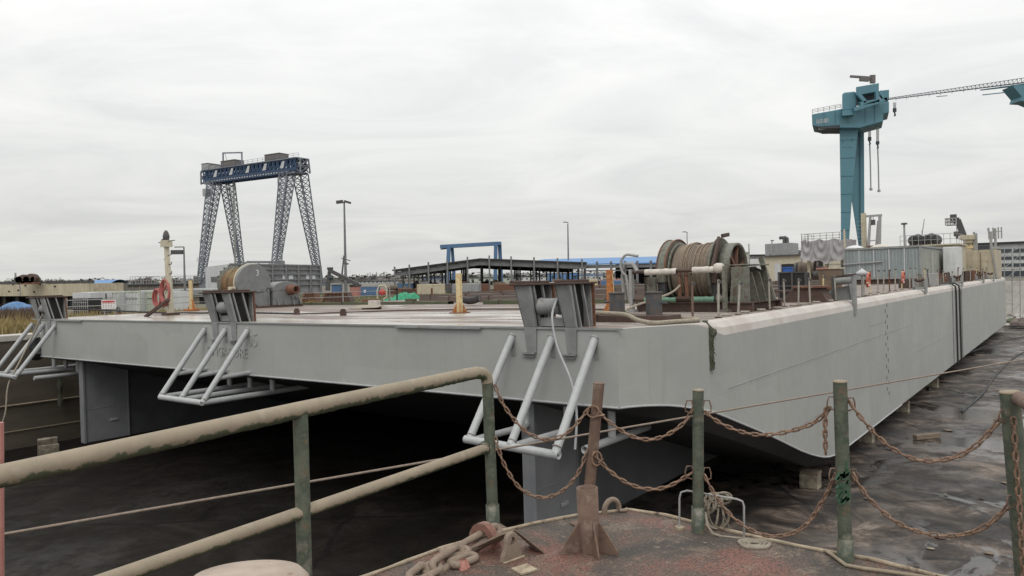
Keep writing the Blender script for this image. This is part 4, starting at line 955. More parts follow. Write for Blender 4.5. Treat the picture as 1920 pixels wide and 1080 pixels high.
# ------------------------------------------------------------------ helpers for barge-aligned blocks seen at pixel columns
def px_of(P):
    q = P-V((0, 0, EYE)); zc = q.y*cos(PITCH)-q.z*sin(PITCH); yc = q.z*cos(PITCH)+q.y*sin(PITCH)
    u, v_ = F*q.x/zc, -F*yc/zc
    return 960+cos(ROLL)*u+sin(ROLL)*v_, 540-sin(ROLL)*u+cos(ROLL)*v_
def dky(px, y):
    lo, hi = -80, 60
    for _ in range(50):
        m = (lo+hi)/2
        if px_of(bw(m, y))[0] < px: lo = m
        else: hi = m
    return V((lo, y, 0))
def lz(x, y, py):
    "height above the deck of the sight line py over deck point x, y"
    lo, hi = -5, 60
    for _ in range(50):
        m = (lo+hi)/2
        if px_of(bw(x, y, m))[1] > py: lo = m
        else: hi = m
    return lo
def deckblock(name, lab, cat, px0, px1, y, toppy, depth, base=0):
    a = dky(px0, y); b = dky(px1, y); L = b.x-a.x; H = lz((a.x+b.x)/2, y, toppy)
    t = on_deck(name, lab, cat, (a.x, y, 0)); return t, L, H
def railing(mb, pts, h=1.0, n=6, r=.03, mid=2):
    for a, b in zip(pts, pts[1:]):
        a, b = V(a), V(b)
        for k in range(1, mid+1): mb.beam(a+V((0, 0, h*k/mid)), b+V((0, 0, h*k/mid)), r)
        for k in range(n+1):
            p = a+(b-a)*k/n; mb.beam(p, p+V((0, 0, h)), r)
# ------------------------------------------------------------------ grey container house
yc = dkx(1727, -3.6).y
t, L, H = deckblock('container_house', 'long corrugated grey container house on the starboard deck', 'container', 1585, 1727, yc, 463, 12)
D = 13.0
mb = MB()
def corr(x0, x1, f, nx_):
    for k in range(nx_):
        a = x0+(x1-x0)*k/nx_; b = x0+(x1-x0)*(k+1)/nx_; w_ = b-a
        f(a+w_*.25, a+w_*.75)
mb.bx(0, L, 0, D, .5, H-.15)
mb.build('body', M['container_grey'], t)
mb = MB(); corr(.15, L-.15, lambda a, b: mb.bx(a, b, -.045, .0, .62, H-.3), 22); mb.build('front_corrugation', M['container_grey'], t)
mb = MB(); corr(.2, D-.2, lambda a, b: mb.bx(L, L+.045, a, b, .62, H-.3), 34); mb.build('side_corrugation', M['container_side'], t)
mb = MB(); mb.bx(-.1, L+.1, -.12, D+.1, H-.16, H); mb.bx(-.06, L+.06, -.09, 0, .42, .6); mb.bx(L, L+.08, 0, D, .42, .6)
for x in (0, L): mb.bx(x-.08, x+.08, -.1, .06, .4, H-.16)
mb.build('frame', M['fit_grey'], t)
mb = MB()
for k in (1.35, 2.7, 4.05, 5.4): mb.bx(k*L/6.75-.04, k*L/6.75+.04, -.075, -.045, .6, H-.2)
mb.build('joint_strip', M['panel_white'], t)
MB().tube([(-.1, -.16, H*.56), (L*.52, -.16, H*.60)], .06, 8).build('wall_pipe', M['galv'], t)
MB().bx(.2, L-.2, .1, .3, .02, .5).bx(.2, L-.2, 5, 5.3, .02, .5).build('support_sill', M['rust_dark'], t)
mb = MB(); mb.bx(L+.05, L+.09, 5.2, 6.4, .6, 2.7); mb.build('door', M['container_side'], t)
def onroof(px, name, lab, cat, yy=3.0):
    a = dky(px, yc+yy); return on_deck(name, lab, cat, (a.x, yc+yy, H))
q = onroof(1604, 'ventilator_dome', 'white domed cover on the left of the grey container roof', 'dome'); MB().lathe((0, 0, 0), (0, 0, 1), [(0, 0), (.85, 0), (.85, .06), (.55, .25), (.2, .34), (0, .36)], 20).build('dome', M['white_paint'], q); MB().lathe((0, 0, .35), (0, 0, 1), [(0, 0), (.08, 0), (.08, .12), (0, .12)], 8).build('knob', M['galv'], q)
q = onroof(1654, 'canopy_cover', 'low pinkish canvas cover on the grey container roof', 'cover', 4); MB().grid(lambda u, v: V((-1.0+2*u, -.6+1.2*v, .38*sin(pi*u)**.6*sin(pi*v)**.5)), 14, 10).build('canvas', M['cloth_white'], q); MB().bx(-1.05, 1.05, -.62, .62, -.0, .05).build('tray', M['rust'], q)
# A-shaped lifting frame behind the container
yy = yc+16; a = dky(1620, yy); b = dky(1653, yy); L2 = b.x-a.x; h1 = lz(a.x, yy, 406)
t = on_deck('davit', 'pale grey portal lifting frame with a hanging floodlight behind the grey container', 'davit', (a.x, yy, 0))
mb = MB(); mb.taper((.2, 0, 0), (.8, 0, h1), .35, .35, .2, .2); mb.taper((L2*.83, 0, 0), (L2, 0, h1), .3, .3, .28, .28); mb.taper((L2*.55, 0, 0), (L2*.9, 0, h1*.92), .22, .22, .2, .2); mb.build('leg', M['galv'], t)
MB().beam((.35, 0, h1), (L2+.2, 0, h1), .25, .22).beam((.4, 0, h1*.62), (L2*.85, 0, h1*.63), .1, .1).build('crossbar', M['galv'], t)
MB().bx(L2*.5, L2*.72, -.15, .15, h1*.86, h1*.94).bx(L2*.6, L2*.63, -.03, .03, h1*.93, h1).build('floodlight', M['dark_steel'], t)
MB().bx(-.1, .35, -.2, .2, 0, h1*1.05).build('mast_column', M['cream_rusty'], t)
MB().bx(.5, 2.0, -.4, .4, h1*.38, h1*.55).bx(.7, 1.9, -.3, .3, h1*.2, h1*.38).build('winch_box', M['rust'], t)
mb = MB()
for k in range(16): mb.bx(-.55, -.15, -.05, .0, .3+k*h1/17, .34+k*h1/17)
mb.build('ladder_rung', M['galv'], t)
# house with railing behind the container
yy = 72; t, L, H2 = deckblock('deckhouse', 'low cream deckhouse with a railed roof behind the grey container', 'deckhouse', 1690, 1796, yy, 461, 8)
MB().bx(0, L, 0, 7, 0, H2).bx(-.2, L+.2, -.3, 7.2, H2, H2+.12).build('wall', M['cream'], t)
mb = MB(); railing(mb, [(0, -.1, H2+.1), (L, -.1, H2+.1)], 1.05, 9, .045); railing(mb, [(L, -.1, H2+.1), (L, 7, H2+.1)], 1.05, 4, .045); mb.build('railing', M['galv'], t)
q = on_deck('hose_drums', 'dark bundle of drums behind the railing on the deckhouse roof', 'drums', (dky(1712, 73).x, 73, H2+.12)); mb = MB()
for k in range(6): mb.lathe((.1+k*.42, 0, .55+.12*sin(k*2)), (0, 1, 0), [(0, 0), (.5, 0), (.55, .2), (.5, .5), (0, .5)], 14)
mb.build('drum', M['dark_steel'], q); MB().bx(-.3, 2.6, -.1, .6, 0, .1).build('rack', M['rust_dark'], q)
# white box and cream bulwark house
t, L, H3 = deckblock('store_box', 'plain white storage box between the container and the cream house', 'box', 1769, 1795, 66, 463, 4)
MB().bx(0, L, 0, 4, .35, H3).build('body', M['white_paint'], t, bevel=.05); MB().bx(.2, L-.2, .2, 3.8, 0, .36).build('skid', M['rust_dark'], t)
t, L, H4 = deckblock('bulwark_house', 'cream rust-streaked bulwark house at the far starboard end of the barge', 'deckhouse', 1793, 1868, 80, 469, 7)
MB().bx(0, L, 0, 7, 0, H4).build('wall', M['cream_rusty'], t)
MB().prism([V((L, -.1, 0)), V((L+.16, -.1, 0)), V((L-.6, -.1, H4+2.3)), V((L-.72, -.1, H4+2.3))], (0, .12, 0)).build('raked_post', M['galv'], t)
mb = MB(); mb.bx(L*.62, L*.63, -.05, 0, .3, H4-.3); mb.bx(L*.2, L*.21, -.04, 0, .3, H4-.6); mb.build('door_strip', M['rust'], t)
# pedestal crane on it
cxn = dky(1817, 82); q = on_deck('pedestal_crane', 'cream pedestal crane with a dark boom and a basket at its tip', 'crane', (cxn.x, 82, H4))
k = 82*.0+(px_of(bw(cxn.x+1, 82))[0]-px_of(bw(cxn.x, 82))[0])     # pixels per metre
def pz(py): return lz(cxn.x, 82, py)-H4
s1 = 1/k
MB().cyl((0, 0, 0), (0, 0, pz(455)), 8*s1, 16, r1=7*s1).build('pedestal', M['cream_rusty'], q)
MB().cyl((0, 0, pz(466)), (0, 0, pz(460)), 9.5*s1, 16).build('band', M['yellow_rust'], q)
MB().bx(-14*s1, 13*s1, -1, 1, pz(450), pz(441)).bx(-8*s1, 9*s1, -.8, .8, pz(456), pz(450)).build('slew_house', M['cream_rusty'], q, bevel=.05)
MB().beam((-8*s1, 0, pz(442)), (-19*s1, 0, pz(411)), .6, .6).beam((-19*s1, 0, pz(411)), (-28*s1, 0, pz(415)), .5, .4).build('boom', M['dark_steel'], q)
MB().box((-27*s1, 0, pz(408)), (.6, .6, .9)).box((-24*s1, 0, pz(411)), (.8, .5, .5)).build('boom_head', M['dark_steel'], q)
mb = MB(); x0, x1 = -41*s1, -20*s1
mb.bx(x0, x1, -.7, .7, pz(421), pz(420)); 
for x in (x0, (x0*2+x1)/3, (x0+2*x1)/3, x1): mb.beam((x, -.7, pz(421)), (x, -.7, pz(408)), .1); mb.beam((x, .7, pz(421)), (x, .7, pz(408)), .1)
for z in (pz(408), pz(414)): mb.beam((x0, -.7, z), (x1, -.7, z), .1); mb.beam((x0, .7, z), (x1, .7, z), .1); mb.beam((x0, -.7, z), (x0, .7, z), .1)
mb.build('basket', M['galv'], q)
MB().beam((-21*s1, 0, pz(415)), (-21*s1, 0, pz(434)), .06).build('hoist_wire', M['dark_steel'], q); MB().cyl((-21*s1, 0, pz(442)), (-21*s1, 0, pz(433)), .32, 10).cyl((-21*s1, 0, pz(447)), (-21*s1, 0, pz(442)), .12, 8).build('hook_block', M['dark_steel'], q)
MB().beam((13*s1, .2, pz(469)), (13*s1, .2, pz(438)), .4).beam((13*s1, .2, pz(438)), (9*s1, .2, pz(438)), .3).build('vent_pipe', M['galv'], q)
def mast(px, y, toppy, lab, r=.06, lean=0, head=None, name='pole_mast', grp=None):
    a = dky(px, y); h = lz(a.x, y, toppy); t = on_deck(name, lab, 'mast', (a.x, y, 0), 0, grp)
    MB().tube([(0, 0, 0), (lean, 0, h)], [r*1.3, r], 6).build('pole', M['galv'], t)
    if head == 'disc': MB().lathe((lean, 0, h), (0, 0, 1), [(0, 0), (.3, 0), (.3, .15), (0, .2)], 10).build('cap', M['dark_steel'], t)
    if head == 'ant':
        mb = MB()
        for dx in (-.6, -.2, .3, .6): mb.beam((lean+dx, 0, h-1.2), (lean+dx, 0, h+.1), .14)
        mb.beam((lean-.6, 0, h-.4), (lean+.6, 0, h-.4), .08); mb.beam((lean-.5, 0, h-2.2), (lean+.5, 0, h-2.2), .3); mb.build('aerial', M['galv'], t)
mast(1698, 71, 421, 'straight pole mast with a round cap behind the grey container', .09, 0, 'disc'); mast(1716, 74, 412, 'thin leaning whip aerial between the capped pole and the dark drums', .04, 1.0)
mast(1731, 74, 432, 'short thin whip aerial standing among the dark drums', .035); mast(1860, 84, 434, 'stout grey pole left of the aerial mast at the far end', .12); mast(1868, 86, 428, 'mast with clustered aerials at the far end of the barge', .12, 0, 'ant'); mast(1406, 84, 457, 'short plain pole before the white deckhouse', .08)

# ------------------------------------------------------------------ white and cream deckhouses on the far deck
yy = 84; t, L, Hh = deckblock('deckhouse', 'wide white and cream deckhouse with dark openings at the far end of the deck', 'deckhouse', 1398, 1592, yy, 482, 6)
X = lambda px: dky(px, yy).x-dky(1398, yy).x
zt = lambda py: lz(dky(1450, yy).x, yy, py)
MB().bx(0, X(1438), 0, 6, 0, zt(484)).build('white_wing', M['white_paint'], t)
MB().bx(X(1438), L, -.4, 6, 0, zt(481)).build('cream_wall', M['cream'], t)
MB().bx(X(1438)-.2, X(1505), -.8, 6.2, zt(481), zt(479)).build('roof_edge', M['dark_steel'], t)
MB().bx(X(1468), X(1491), -.46, -.3, zt(512), zt(496)).build('opening', M['dark_void'], t); MB().bx(X(1534), X(1546), -.46, -.3, zt(520), zt(492)).build('opening', M['dark_void'], t)
MB().bx(X(1409), X(1419), -.05, .05, zt(508), zt(498)).build('window', M['window_dark'], t)
MB().bx(X(1548), X(1584), -.44, -.38, zt(500), zt(499)).build('pipe_rail', M['galv'], t)
MB().bx(X(1438)+1.2, X(1466), -.44, -.38, .2, zt(494)).build('double_door', M['panel_white'], t)
g0 = X(1429); g1 = X(1477)
MB().bx(g0, g1, 1.5, 5, zt(482), zt(456)).build('upper_house', M['panel_grey'], t)
mb = MB(); railing(mb, [(X(1441), -.5, zt(480)), (X(1506), -.5, zt(480))], zt(468)-zt(480), 6, .06); mb.build('railing', M['galv'], t)
mb = MB()
for px in (1461, 1467): mb.tube([(X(px), 2.5, zt(457)), (X(px), 2.5, zt(447)), (X(px)-.25, 2.5, zt(445)), (X(px)-.6, 2.5, zt(445.5))], .22, 8)
mb.build('exhaust', M['dark_steel'], t)
MB().cyl((X(1440), 2, zt(456)), (X(1440), 2, zt(451)), .06, 6).prism([V((X(1436.5), 2, zt(449))), V((X(1443.5), 2, zt(449))), V((X(1441), 2, zt(451))), V((X(1439), 2, zt(451)))], (0, .3, 0)).build('horn_aerial', M['dark_steel'], t)
MB().beam((X(1442), 1.4, zt(477)), (X(1442), 1.4, zt(459)), .25).beam((X(1442), 1.4, zt(477)), (X(1450), 1.4, zt(477)), .25).build('drain_pipe', M['galv'], t)
# tarpaulin-covered platform with railing
yy2 = 70; t, L, Ht = deckblock('tarped_platform', 'platform wrapped in crumpled grey tarpaulin with a railing on top', 'platform', 1505, 1588, yy2, 448, 5)
zb = lz(dky(1545, yy2).x, yy2, 491); zt2 = lz(dky(1545, yy2).x, yy2, 450)
mb = MB()
def tarp(u, v):
    x = L*u; sag = .5*abs(sin(pi*u*2))**.7*(v); sg = (u*3.0+.15*sin(u*5)) % 1.0; dd_ = hypot((sg-.5)*1.9, v*1.1-.15); fold = .13*sin(dd_*13+u*9)*(1-.35*v)+.12*noise.noise(V((u*14, v*3, 1)))+.16*noise.noise(V((u*4, v*1.5, 6)))
    return V((x, -.25-fold*.9-.15*v, zt2-(zt2-zb)*v*(1-.08*sin(u*7)-.06*(u > .62))+.1*sin(u*19)))
mb.grid(tarp, 90, 22)
mb.grid(lambda u, v: tarp(1, v)+V((-.05+.12*sin(u*14), 4.5*u, 0)), 20, 16)
mb.build('tarpaulin', M['tarp_grey'], t)
MB().bx(.3, L-.3, .3, 4.2, zb+.4, zt2-.05).build('deck_box', M['panel_grey'], t); MB().bx(.4, .7, .5, .8, 0, zb+.5).bx(L-.7, L-.4, .5, .8, 0, zb+.5).bx(L*.5, L*.5+.3, .5, .8, 0, zb+.5).build('leg', M['cream_rusty'], t)
mb = MB(); railing(mb, [(0, 0, zt2-.1), (L, 0, zt2-.1)], lz(dky(1545, yy2).x, yy2, 437)-zt2+.1, 7, .05, 3); railing(mb, [(0, 0, zt2-.1), (0, 4, zt2-.1)], .9, 3, .05, 2); mb.build('railing', M['galv'], t)
MB().tube([(L*.98, -.2, zb-2), (L*.98, -.2, zt2+1)], .1, 8).build('corner_post', M['cream'], t)
mb = MB(); zr = zb-1.9
mb.tube([(L*.92, -.3, zr), (L*.92, -.3, zr+1.6), (L*1.0, -.3, zr+1.6)], .12, 6); mb.tube([(L*.955, -.3, zr+.3), (L*.955, -.3, zr+1.2), (L*1.0, -.3, zr+1.4)], .1, 6); mb.build('lifting_hook', M['dark_steel'], t)
# small machinery winch in front of the deckhouse
a = dky(1517, 74); q = on_deck('winch', 'small olive machinery winch in front of the cream deckhouse', 'winch', (a.x, 74, 0)); kk = 1/(px_of(bw(a.x+1, 74))[0]-px_of(bw(a.x, 74))[0])
zq = lambda py: lz(a.x, 74, py)
MB().bx(-22*kk, 26*kk, -.8, 1.6, 0, zq(518)).build('plinth', M['rust_dark'], q)
MB().lathe((-16*kk, 0, zq(505)), (1, 0, 0), [(0, 0), (1.0, 0), (1.0, .2), (.8, .3), (.8, 26*kk), (1.0, 26*kk+.1), (1.0, 26*kk+.3), (0, 26*kk+.3)], 24).build('drum', M['wound'], q)
MB().lathe((-24*kk, 0, zq(508)), (1, 0, 0), [(0, 0), (1.05, 0), (1.05, .3), (0, .3)], 20).build('flange', M['dark_steel'], q)
MB().bx(14*kk, 27*kk, -.7, .7, zq(518), zq(500)).lathe((12*kk, -.5, zq(512)), (1, 0, 0), [(0, 0), (.5, 0), (.5, 1), (0, 1)], 14).build('gearbox', M['winch_grey'], q)
a = dky(1468, 76); o = on_deck('blue_bin', 'bright blue plastic bin beside the small olive winch', 'bin', (a.x, 76, 0)); wq = 18/(px_of(bw(a.x+1, 76))[0]-px_of(bw(a.x, 76))[0])
MB().prism([V((.08, 0, lz(a.x, 76, 519))), V((wq-.08, 0, lz(a.x, 76, 519))), V((wq, -.05, lz(a.x, 76, 503))), V((0, -.05, lz(a.x, 76, 503)))], (0, 1.4, 0)).build('body', M['blue_plastic'], o, bevel=.05); MB().bx(-.08, wq+.08, -.12, 1.45, lz(a.x, 76, 503), lz(a.x, 76, 501)).build('rim', M['blue_plastic'], o); MB().bx(.1, wq-.1, .1, 1.2, 0, lz(a.x, 76, 519)).build('stand', M['rust_dark'], o)
# control box on its post near the green winch
p = dk(1422, 565); o = on_deck('control_box', 'brown control box with a red end plate on a post behind the green winch', 'control box', (p.x, p.y, 0)); sc2 = 1/(px_of(bw(p.x+1, p.y))[0]-px_of(bw(p.x, p.y))[0])
MB().bx(-12*sc2, 10*sc2, -.3, .3, lz(p.x, p.y, 525), lz(p.x, p.y, 511)).build('box', M['brown_box'], o, bevel=.02); MB().lathe((10*sc2, 0, lz(p.x, p.y, 518)), (1, 0, 0), [(0, 0), (.26, 0), (.26, .08), (0, .08)], 16).build('end_plate', M['red_paint'], o); MB().bx(-.07, .07, -.07, .07, 0, lz(p.x, p.y, 525)).build('post', M['brown_box'], o)
MB().bx(-.5, 1.5, -.3, .4, .38, .45).bx(-.45, -.38, -.25, .3, 0, .38).bx(1.36, 1.45, -.25, .3, 0, .38).bx(.5, .58, -.25, .3, 0, .38).build('bench', M['rust_dark'], o)
p = dk(1573, 556); o = on_deck('scrap_bin', 'tall brown bin with red and yellow rags on its rim before the grey container', 'bin', (p.x-.35, p.y, 0)); ztp = lz(p.x, p.y, 504)
MB().prism([V((-.38, -.38, ztp*.35)), V((.38, -.38, ztp*.35)), V((.45, -.45, ztp)), V((-.45, -.45, ztp))], (0, .85, 0)).build('body', M['brown_box'], o); MB().bx(-.5, .05, -.5, .45, ztp, ztp+.07).build('red_rag', M['pink_paint'], o); MB().bx(.05, .52, -.5, .45, ztp+.002, ztp+.06).build('yellow_rag', M['cream'], o)
MB().bx(-1.1, .75, -.5, .4, ztp*.25, ztp*.35).build('shelf', M['rust'], o); MB().bx(-.9, .7, -.4, .35, 0, ztp*.25).build('dark_base', M['rust_dark'], o)
p = dk(1500, 562); o = on_deck('open_locker', 'dark open steel locker behind the stanchions right of the green winch', 'locker', (p.x-.6, p.y+1, 0)); MB().bx(-.55, .55, 0, .7, .02, 1.15).build('body', M['dark_void'], o); mb = MB()
for x in (-.58, 0, .58): mb.bx(x-.04, x+.04, -.06, 0, 0, 1.2)
for z in (0, .55, 1.15): mb.bx(-.6, .6, -.05, .01, z, z+.06)
mb.build('frame', M['dark_steel'], o)
o = on_deck('rust_hopper', 'dark red brown sloping hopper beside the big roller chock', 'hopper', (-1.5, 15.4, 0)); MB().prism([V((-.9, -.4, 0)), V((1.0, -.4, 0)), V((.7, -.4, .55)), V((-.2, -.4, .55))], (0, 1.0, 0)).build('body', M['rust_dark'], o); MB().bx(-.3, .9, -.5, .7, .55, .62).build('rim', M['rust'], o)
p = dk(1618, 556); o = on_deck('covered_bundle', 'light blue cloth bundle tied on top of a stanchion', 'bundle', (p.x-.1, p.y+.3, 0)); MB().grid(lambda u, v: V((.24*cos(2*pi*u)*sin(pi*v), .24*sin(2*pi*u)*sin(pi*v), 1.05+.2*(1-2*v)*(1+.2*sin(9*u)))), 18, 10, cu=True).build('cloth', M['panel_white'], o); MB().cyl((0, 0, 0), (0, 0, .9), .03, 6).build('stick', M['galv'], o)
def ring(px, py, lab, y_off=0):
    p = dk(px, py); o = on_deck('lifebuoy', lab, 'lifebuoy', (p.x, p.y+y_off, .75), .0, 'orange lifebuoys hung on the starboard stanchions')
    MB().tube([(.04*sin(a), .25*cos(a), .30*sin(a)) for a in [2*pi*i/28 for i in range(28)]], .05, 10, closed=True).build('ring', M['life'], o)
    for k in range(4):
        a = k*pi/2+.4; MB().tube([(.0, .25*cos(a+d_), .30*sin(a+d_)) for d_ in (-.09, 0, .09)], .054, 10).build('band', M['white_paint'], o)
dm('life', (.48, .11, .06), (.38, .10, .06), rough=(.4, .6), bump=.05)
ring(1629, 556, 'orange lifebuoy nearer the big roller chock'); ring(1694, 546, 'faded orange lifebuoy farther along the stanchion row')
# black hoses over the side
for yy, r_, lab in ((46.4, .06, 'left of the two thick black hoses hanging over the barge side'), (48.3, .06, 'right of the two thick black hoses hanging over the barge side')):
    t = on_deck('hose', lab, 'hose', (0, 0, 0)); MB().tube([(-1.6, yy-.4, .12), (-.6, yy-.2, .12), (-.2, yy-.1, .08), (.04, yy-.02, -.12), (r_+.02, yy, -.45), (r_+.02, yy, -3.0), (r_+.03, yy, -5.6)], r_, 8).build('line', M['black_rubber'], t)
for yy, lab in ((45.0, 'thin grey cable hanging over the barge side left of the black hoses'), (49.8, 'thin grey cable hanging over the barge side right of the black hoses')):
    t = on_deck('cable', lab, 'cable', (0, 0, 0)); MB().tube([(-1.2, yy, .08), (-.2, yy, .06), (.02, yy, -.12), (.04, yy, -.45), (.04, yy, -5.5)], .04, 6).build('line', M['galv'], t)
# random rusty gear along the far rail
for k in range(26):
    y = 38+k*1.9; s_ = random.uniform(.4, .9)
    o = crate('deck_gear', 'small rusty fitting lying by the far starboard rail', 'fitting', random.uniform(-2.4, -1.0), y, (s_, random.uniform(.3, .8), random.uniform(.3, 1.0)), random.choice(['rust', 'rust_dark', 'dark_steel', 'galv', 'winch_green']), random.random(), 0, 'rusty fittings along the starboard rail')
# ------------------------------------------------------------------ land beyond: block building helper
def block(name, lab, cat, px0, Y0, px1, Y1, toppy, depth, m, zb=LAND, roof=None, over=.3, group=None, flat=True):
    a, b = land(px0, Y0, zb), land(px1, Y1, zb); d = b-a; L = d.length; rz = math.atan2(d.y, d.x)
    H = at((px0+px1)/2, toppy, (Y0+Y1)/2).z-a.z
    t = thing(name, lab, cat, a, rz, group)
    MB().bx(0, L, 0, depth, 0, H).build('wall', M[m], t)
    if roof: MB().bx(-over, L+over, -over, depth+over, H, H+.25).build('roof', M[roof], t)
    return t, L, H
# lattice gantry crane
gl, gr = at(392, 330, 250), at(566, 305, 226)
gl.z = gr.z = 0
A_, B_ = V((gl.x, gl.y, 0)), V((gr.x, gr.y, 0)); dirg = (B_-A_).normalized(); per = V((-dirg.y, dirg.x, 0)); LG = (B_-A_).length
if per.y < 0: per = -per
t = thing('lattice_gantry_crane', 'tall blue and grey lattice gantry crane on four splayed lattice legs', 'gantry crane', (A_.x, A_.y, EYE+LAND), math.atan2(dirg.y, dirg.x))
zt_ = hz(400, 321, 249); zbm = hz(425, 340, 247)        # girder top / bottom heights
HG = zt_-zbm+.6; zbm = zt_-HG
def lat(mb, P, Q, w0, w1, r, bays, up):
    "square lattice strut between P and Q"
    P, Q = V(P), V(Q); d = (Q-P).normalized(); x = d.cross(V(up)).normalized(); y = x.cross(d)
    c0 = [P+x*(i*w0/2)+y*(j*w0/2) for i, j in ((-1, -1), (1, -1), (1, 1), (-1, 1))]; c1 = [Q+x*(i*w1/2)+y*(j*w1/2) for i, j in ((-1, -1), (1, -1), (1, 1), (-1, 1))]
    for a, b in zip(c0, c1): mb.beam(a, b, r*1.5)
    L_ = lambda k, i: c0[i]+(c1[i]-c0[i])*k/bays
    for k in range(bays):
        for i in range(4):
            j = (i+1) % 4; mb.beam(L_(k, i), L_(k+1, j), r*.8); mb.beam(L_(k, j), L_(k+1, i), r*.8)
            mb.beam(L_(k+1, i), L_(k+1, j), r)
W = 4.2
mb = MB()
for yy in (-W/2, W/2):
    mb.bx(0, LG, yy-.12, yy+.12, zbm+HG*.2, zbm+HG*.38); mb.bx(0, LG, yy-.2, yy+.2, zbm+HG-.35, zbm+HG)
    mb.bx(0, LG, yy-.2, yy+.2, zbm, zbm+.35)
    for k in range(46):
        x = k*LG/46; mb.beam((x, yy, zbm), (x, yy, zbm+HG), .22)
        if k % 2 == 0: mb.beam((x, yy, zbm+HG*.35), (x+LG/23, yy, zbm+HG), .35)
        else: mb.beam((x, yy, zbm+HG), (x+LG/46, yy, zbm+HG*.35), .4)
for k in range(23): mb.beam((k*LG/23, -W/2, zbm+.2), ((k+1)*LG/23, W/2, zbm+.2), .25); mb.beam((k*LG/23, -W/2, zbm+HG-.2), (k*LG/23, W/2, zbm+HG-.2), .25)
mb.build('girder', M['lattice_blue'], t)
mb = MB(); mb.bx(-.6, LG+.4, -W/2-.5, W/2+.5, zbm+HG, zbm+HG+.3); railing(mb, [(0, -W/2-.4, zbm+HG+.3), (LG+1.4, -W/2-.4, zbm+HG+.3)], 1.1, 20, .07); mb.build('walkway', M['lattice_grey'], t)
for k in range(5):
    mb = MB(); x = LG*(.12+.18*k); mb.prism([V((x, -W/2-.25, zbm+HG*.42)), V((x+1.6, -W/2-.25, zbm+HG*.42)), V((x+2.2, -W/2-.25, zbm+HG*.9)), V((x+1.2, -W/2-.25, zbm+HG*.9))], (0, .1, 0)); mb.build('white_sign_panel', M['panel_white'], t)
mb = MB()
for k in range(28): mb.bx(LG*(.1+k*.028), LG*(.1+k*.028)+.7, -W/2-.22, -W/2-.14, zbm+HG*.10, zbm+HG*.17)
mb.build('dashed_marking', M['panel_white'], t)
def gxx(px):
    best = min(range(-40, 520), key=lambda i: abs(px_of(V((A_.x, A_.y, 0))+dirg*(i*.1)+V((0, 0, EYE+35)))[0]-px)); return best*.1
def legpt(px, Y): q = land(px, Y); r_ = V((q.x, q.y, 0))-V((A_.x, A_.y, 0)); return V((r_.dot(dirg), r_.dot(per), .2))
XL, XR = gxx(414), gxx(551)
for (px, xoff, s_) in ((375, XL, -1), (456, XL, 1), (512, XR, 1), (600, XR, -1)):
    # foot lies on the line through the girder end perpendicular to the girder, at the pixel column seen
    best = None
    for i in range(-400, 400):
        k = i*.1; P = V((A_.x, A_.y, 0))+dirg*xoff+per*k; P.z = EYE+LAND
        d = abs(px_of(P)[0]-px)
        if best is None or d < best[0]: best = (d, k)
    k = best[1]; mb = MB(); lat(mb, (xoff, k, .3), (xoff, (2.5 if k > 0 else -2.5), zbm), 1.4, 3.3, .19, 19, (1, 0, 0)); mb.bx(xoff-1, xoff+1, k-2, k+2, 0, .8)
    mb.build('leg', M['lattice_grey'], t)
mb = MB(); mb.bx(.5, 3.2, -2.5, 2.5, zbm-.2, zbm+.3); mb.bx(LG-3.6, LG-.4, -2.5, 2.5, zbm-.2, zbm+.3); lat(mb, (0, 0, zbm), (0, 0, zbm+HG), 3.6, 3.6, .25, 2, (1, 0, 0)); lat(mb, (LG-.5, 0, zbm), (LG-.5, 0, zbm+HG), 3.8, 3.2, .25, 2, (1, 0, 0)); mb.build('end_frame', M['lattice_grey'], t)
def gx(px):
    best = min(range(-40, 520), key=lambda i: abs(px_of(V((A_.x, A_.y, 0))+dirg*(i*.1)+V((0, 0, EYE+35)))[0]-px)); return best*.1
ztop = zbm+HG+.3
for x0, x1, h, nm, m in ((gx(423), gx(449), 2.0, 'machine_house', 'cabin'), (gx(505), gx(533), 2.0, 'machine_house', 'cabin'), (gx(387), gx(399), 2.1, 'cabin', 'cabin_light'), (gx(402), gx(411), 1.4, 'cabin', 'cabin_light')):
    c_ = child_empty(nm, t, (x0, 0, ztop)); MB().bx(0, x1-x0, -1.8, 1.8, 0, h).build('wall', M[m], c_); MB().bx(-.1, x1-x0+.1, -1.95, 1.95, h, h+.15).build('roof', M['cabin'], c_)
mb = MB(); xa, xb = gx(424), gx(459); zz_ = ztop+4.6; mb.beam((xa, -1, ztop), (xa, -1, zz_+.4), .35); mb.beam((xb, -1, ztop), (xb, -1, zz_-.4), .35); mb.beam((xa, -1, zz_+.3), (xb+.2, -1, zz_-.5), .4); mb.beam((xa+1, -1, zz_), (xa+3, -1, ztop), .1); mb.build('service_frame', M['lattice_grey'], t)
for px in (436, 438, 520, 523, 526): MB().beam((gx(px), 0, zbm), (gx(px), 0, 1.5), .12 if px != 438 else .3).build('hoist_rope', M['galv'], t)
mb = MB(); xk = XL-1.6
for k, f_ in enumerate((.08, .25, .42, .6, .8)):
    z = zbm*f_; yk = -(1.7+(1-f_)*7.0); mb.box((xk, yk, z), (2.2, 1.4, .15)); railing(mb, [(xk-1.1, yk-.7, z), (xk+1.1, yk-.7, z)], 1.1, 2, .08); mb.beam((xk, yk, z), (xk-.4, yk+1.2, z+zbm*.16), .16)
mb.build('stair', M['lattice_grey'], t); MB().bx(XL-3.4, XL-1.6, -4.6, -2.6, zbm*.87, zbm*.87+2.4).build('driver_cab', M['cabin_light'], t)

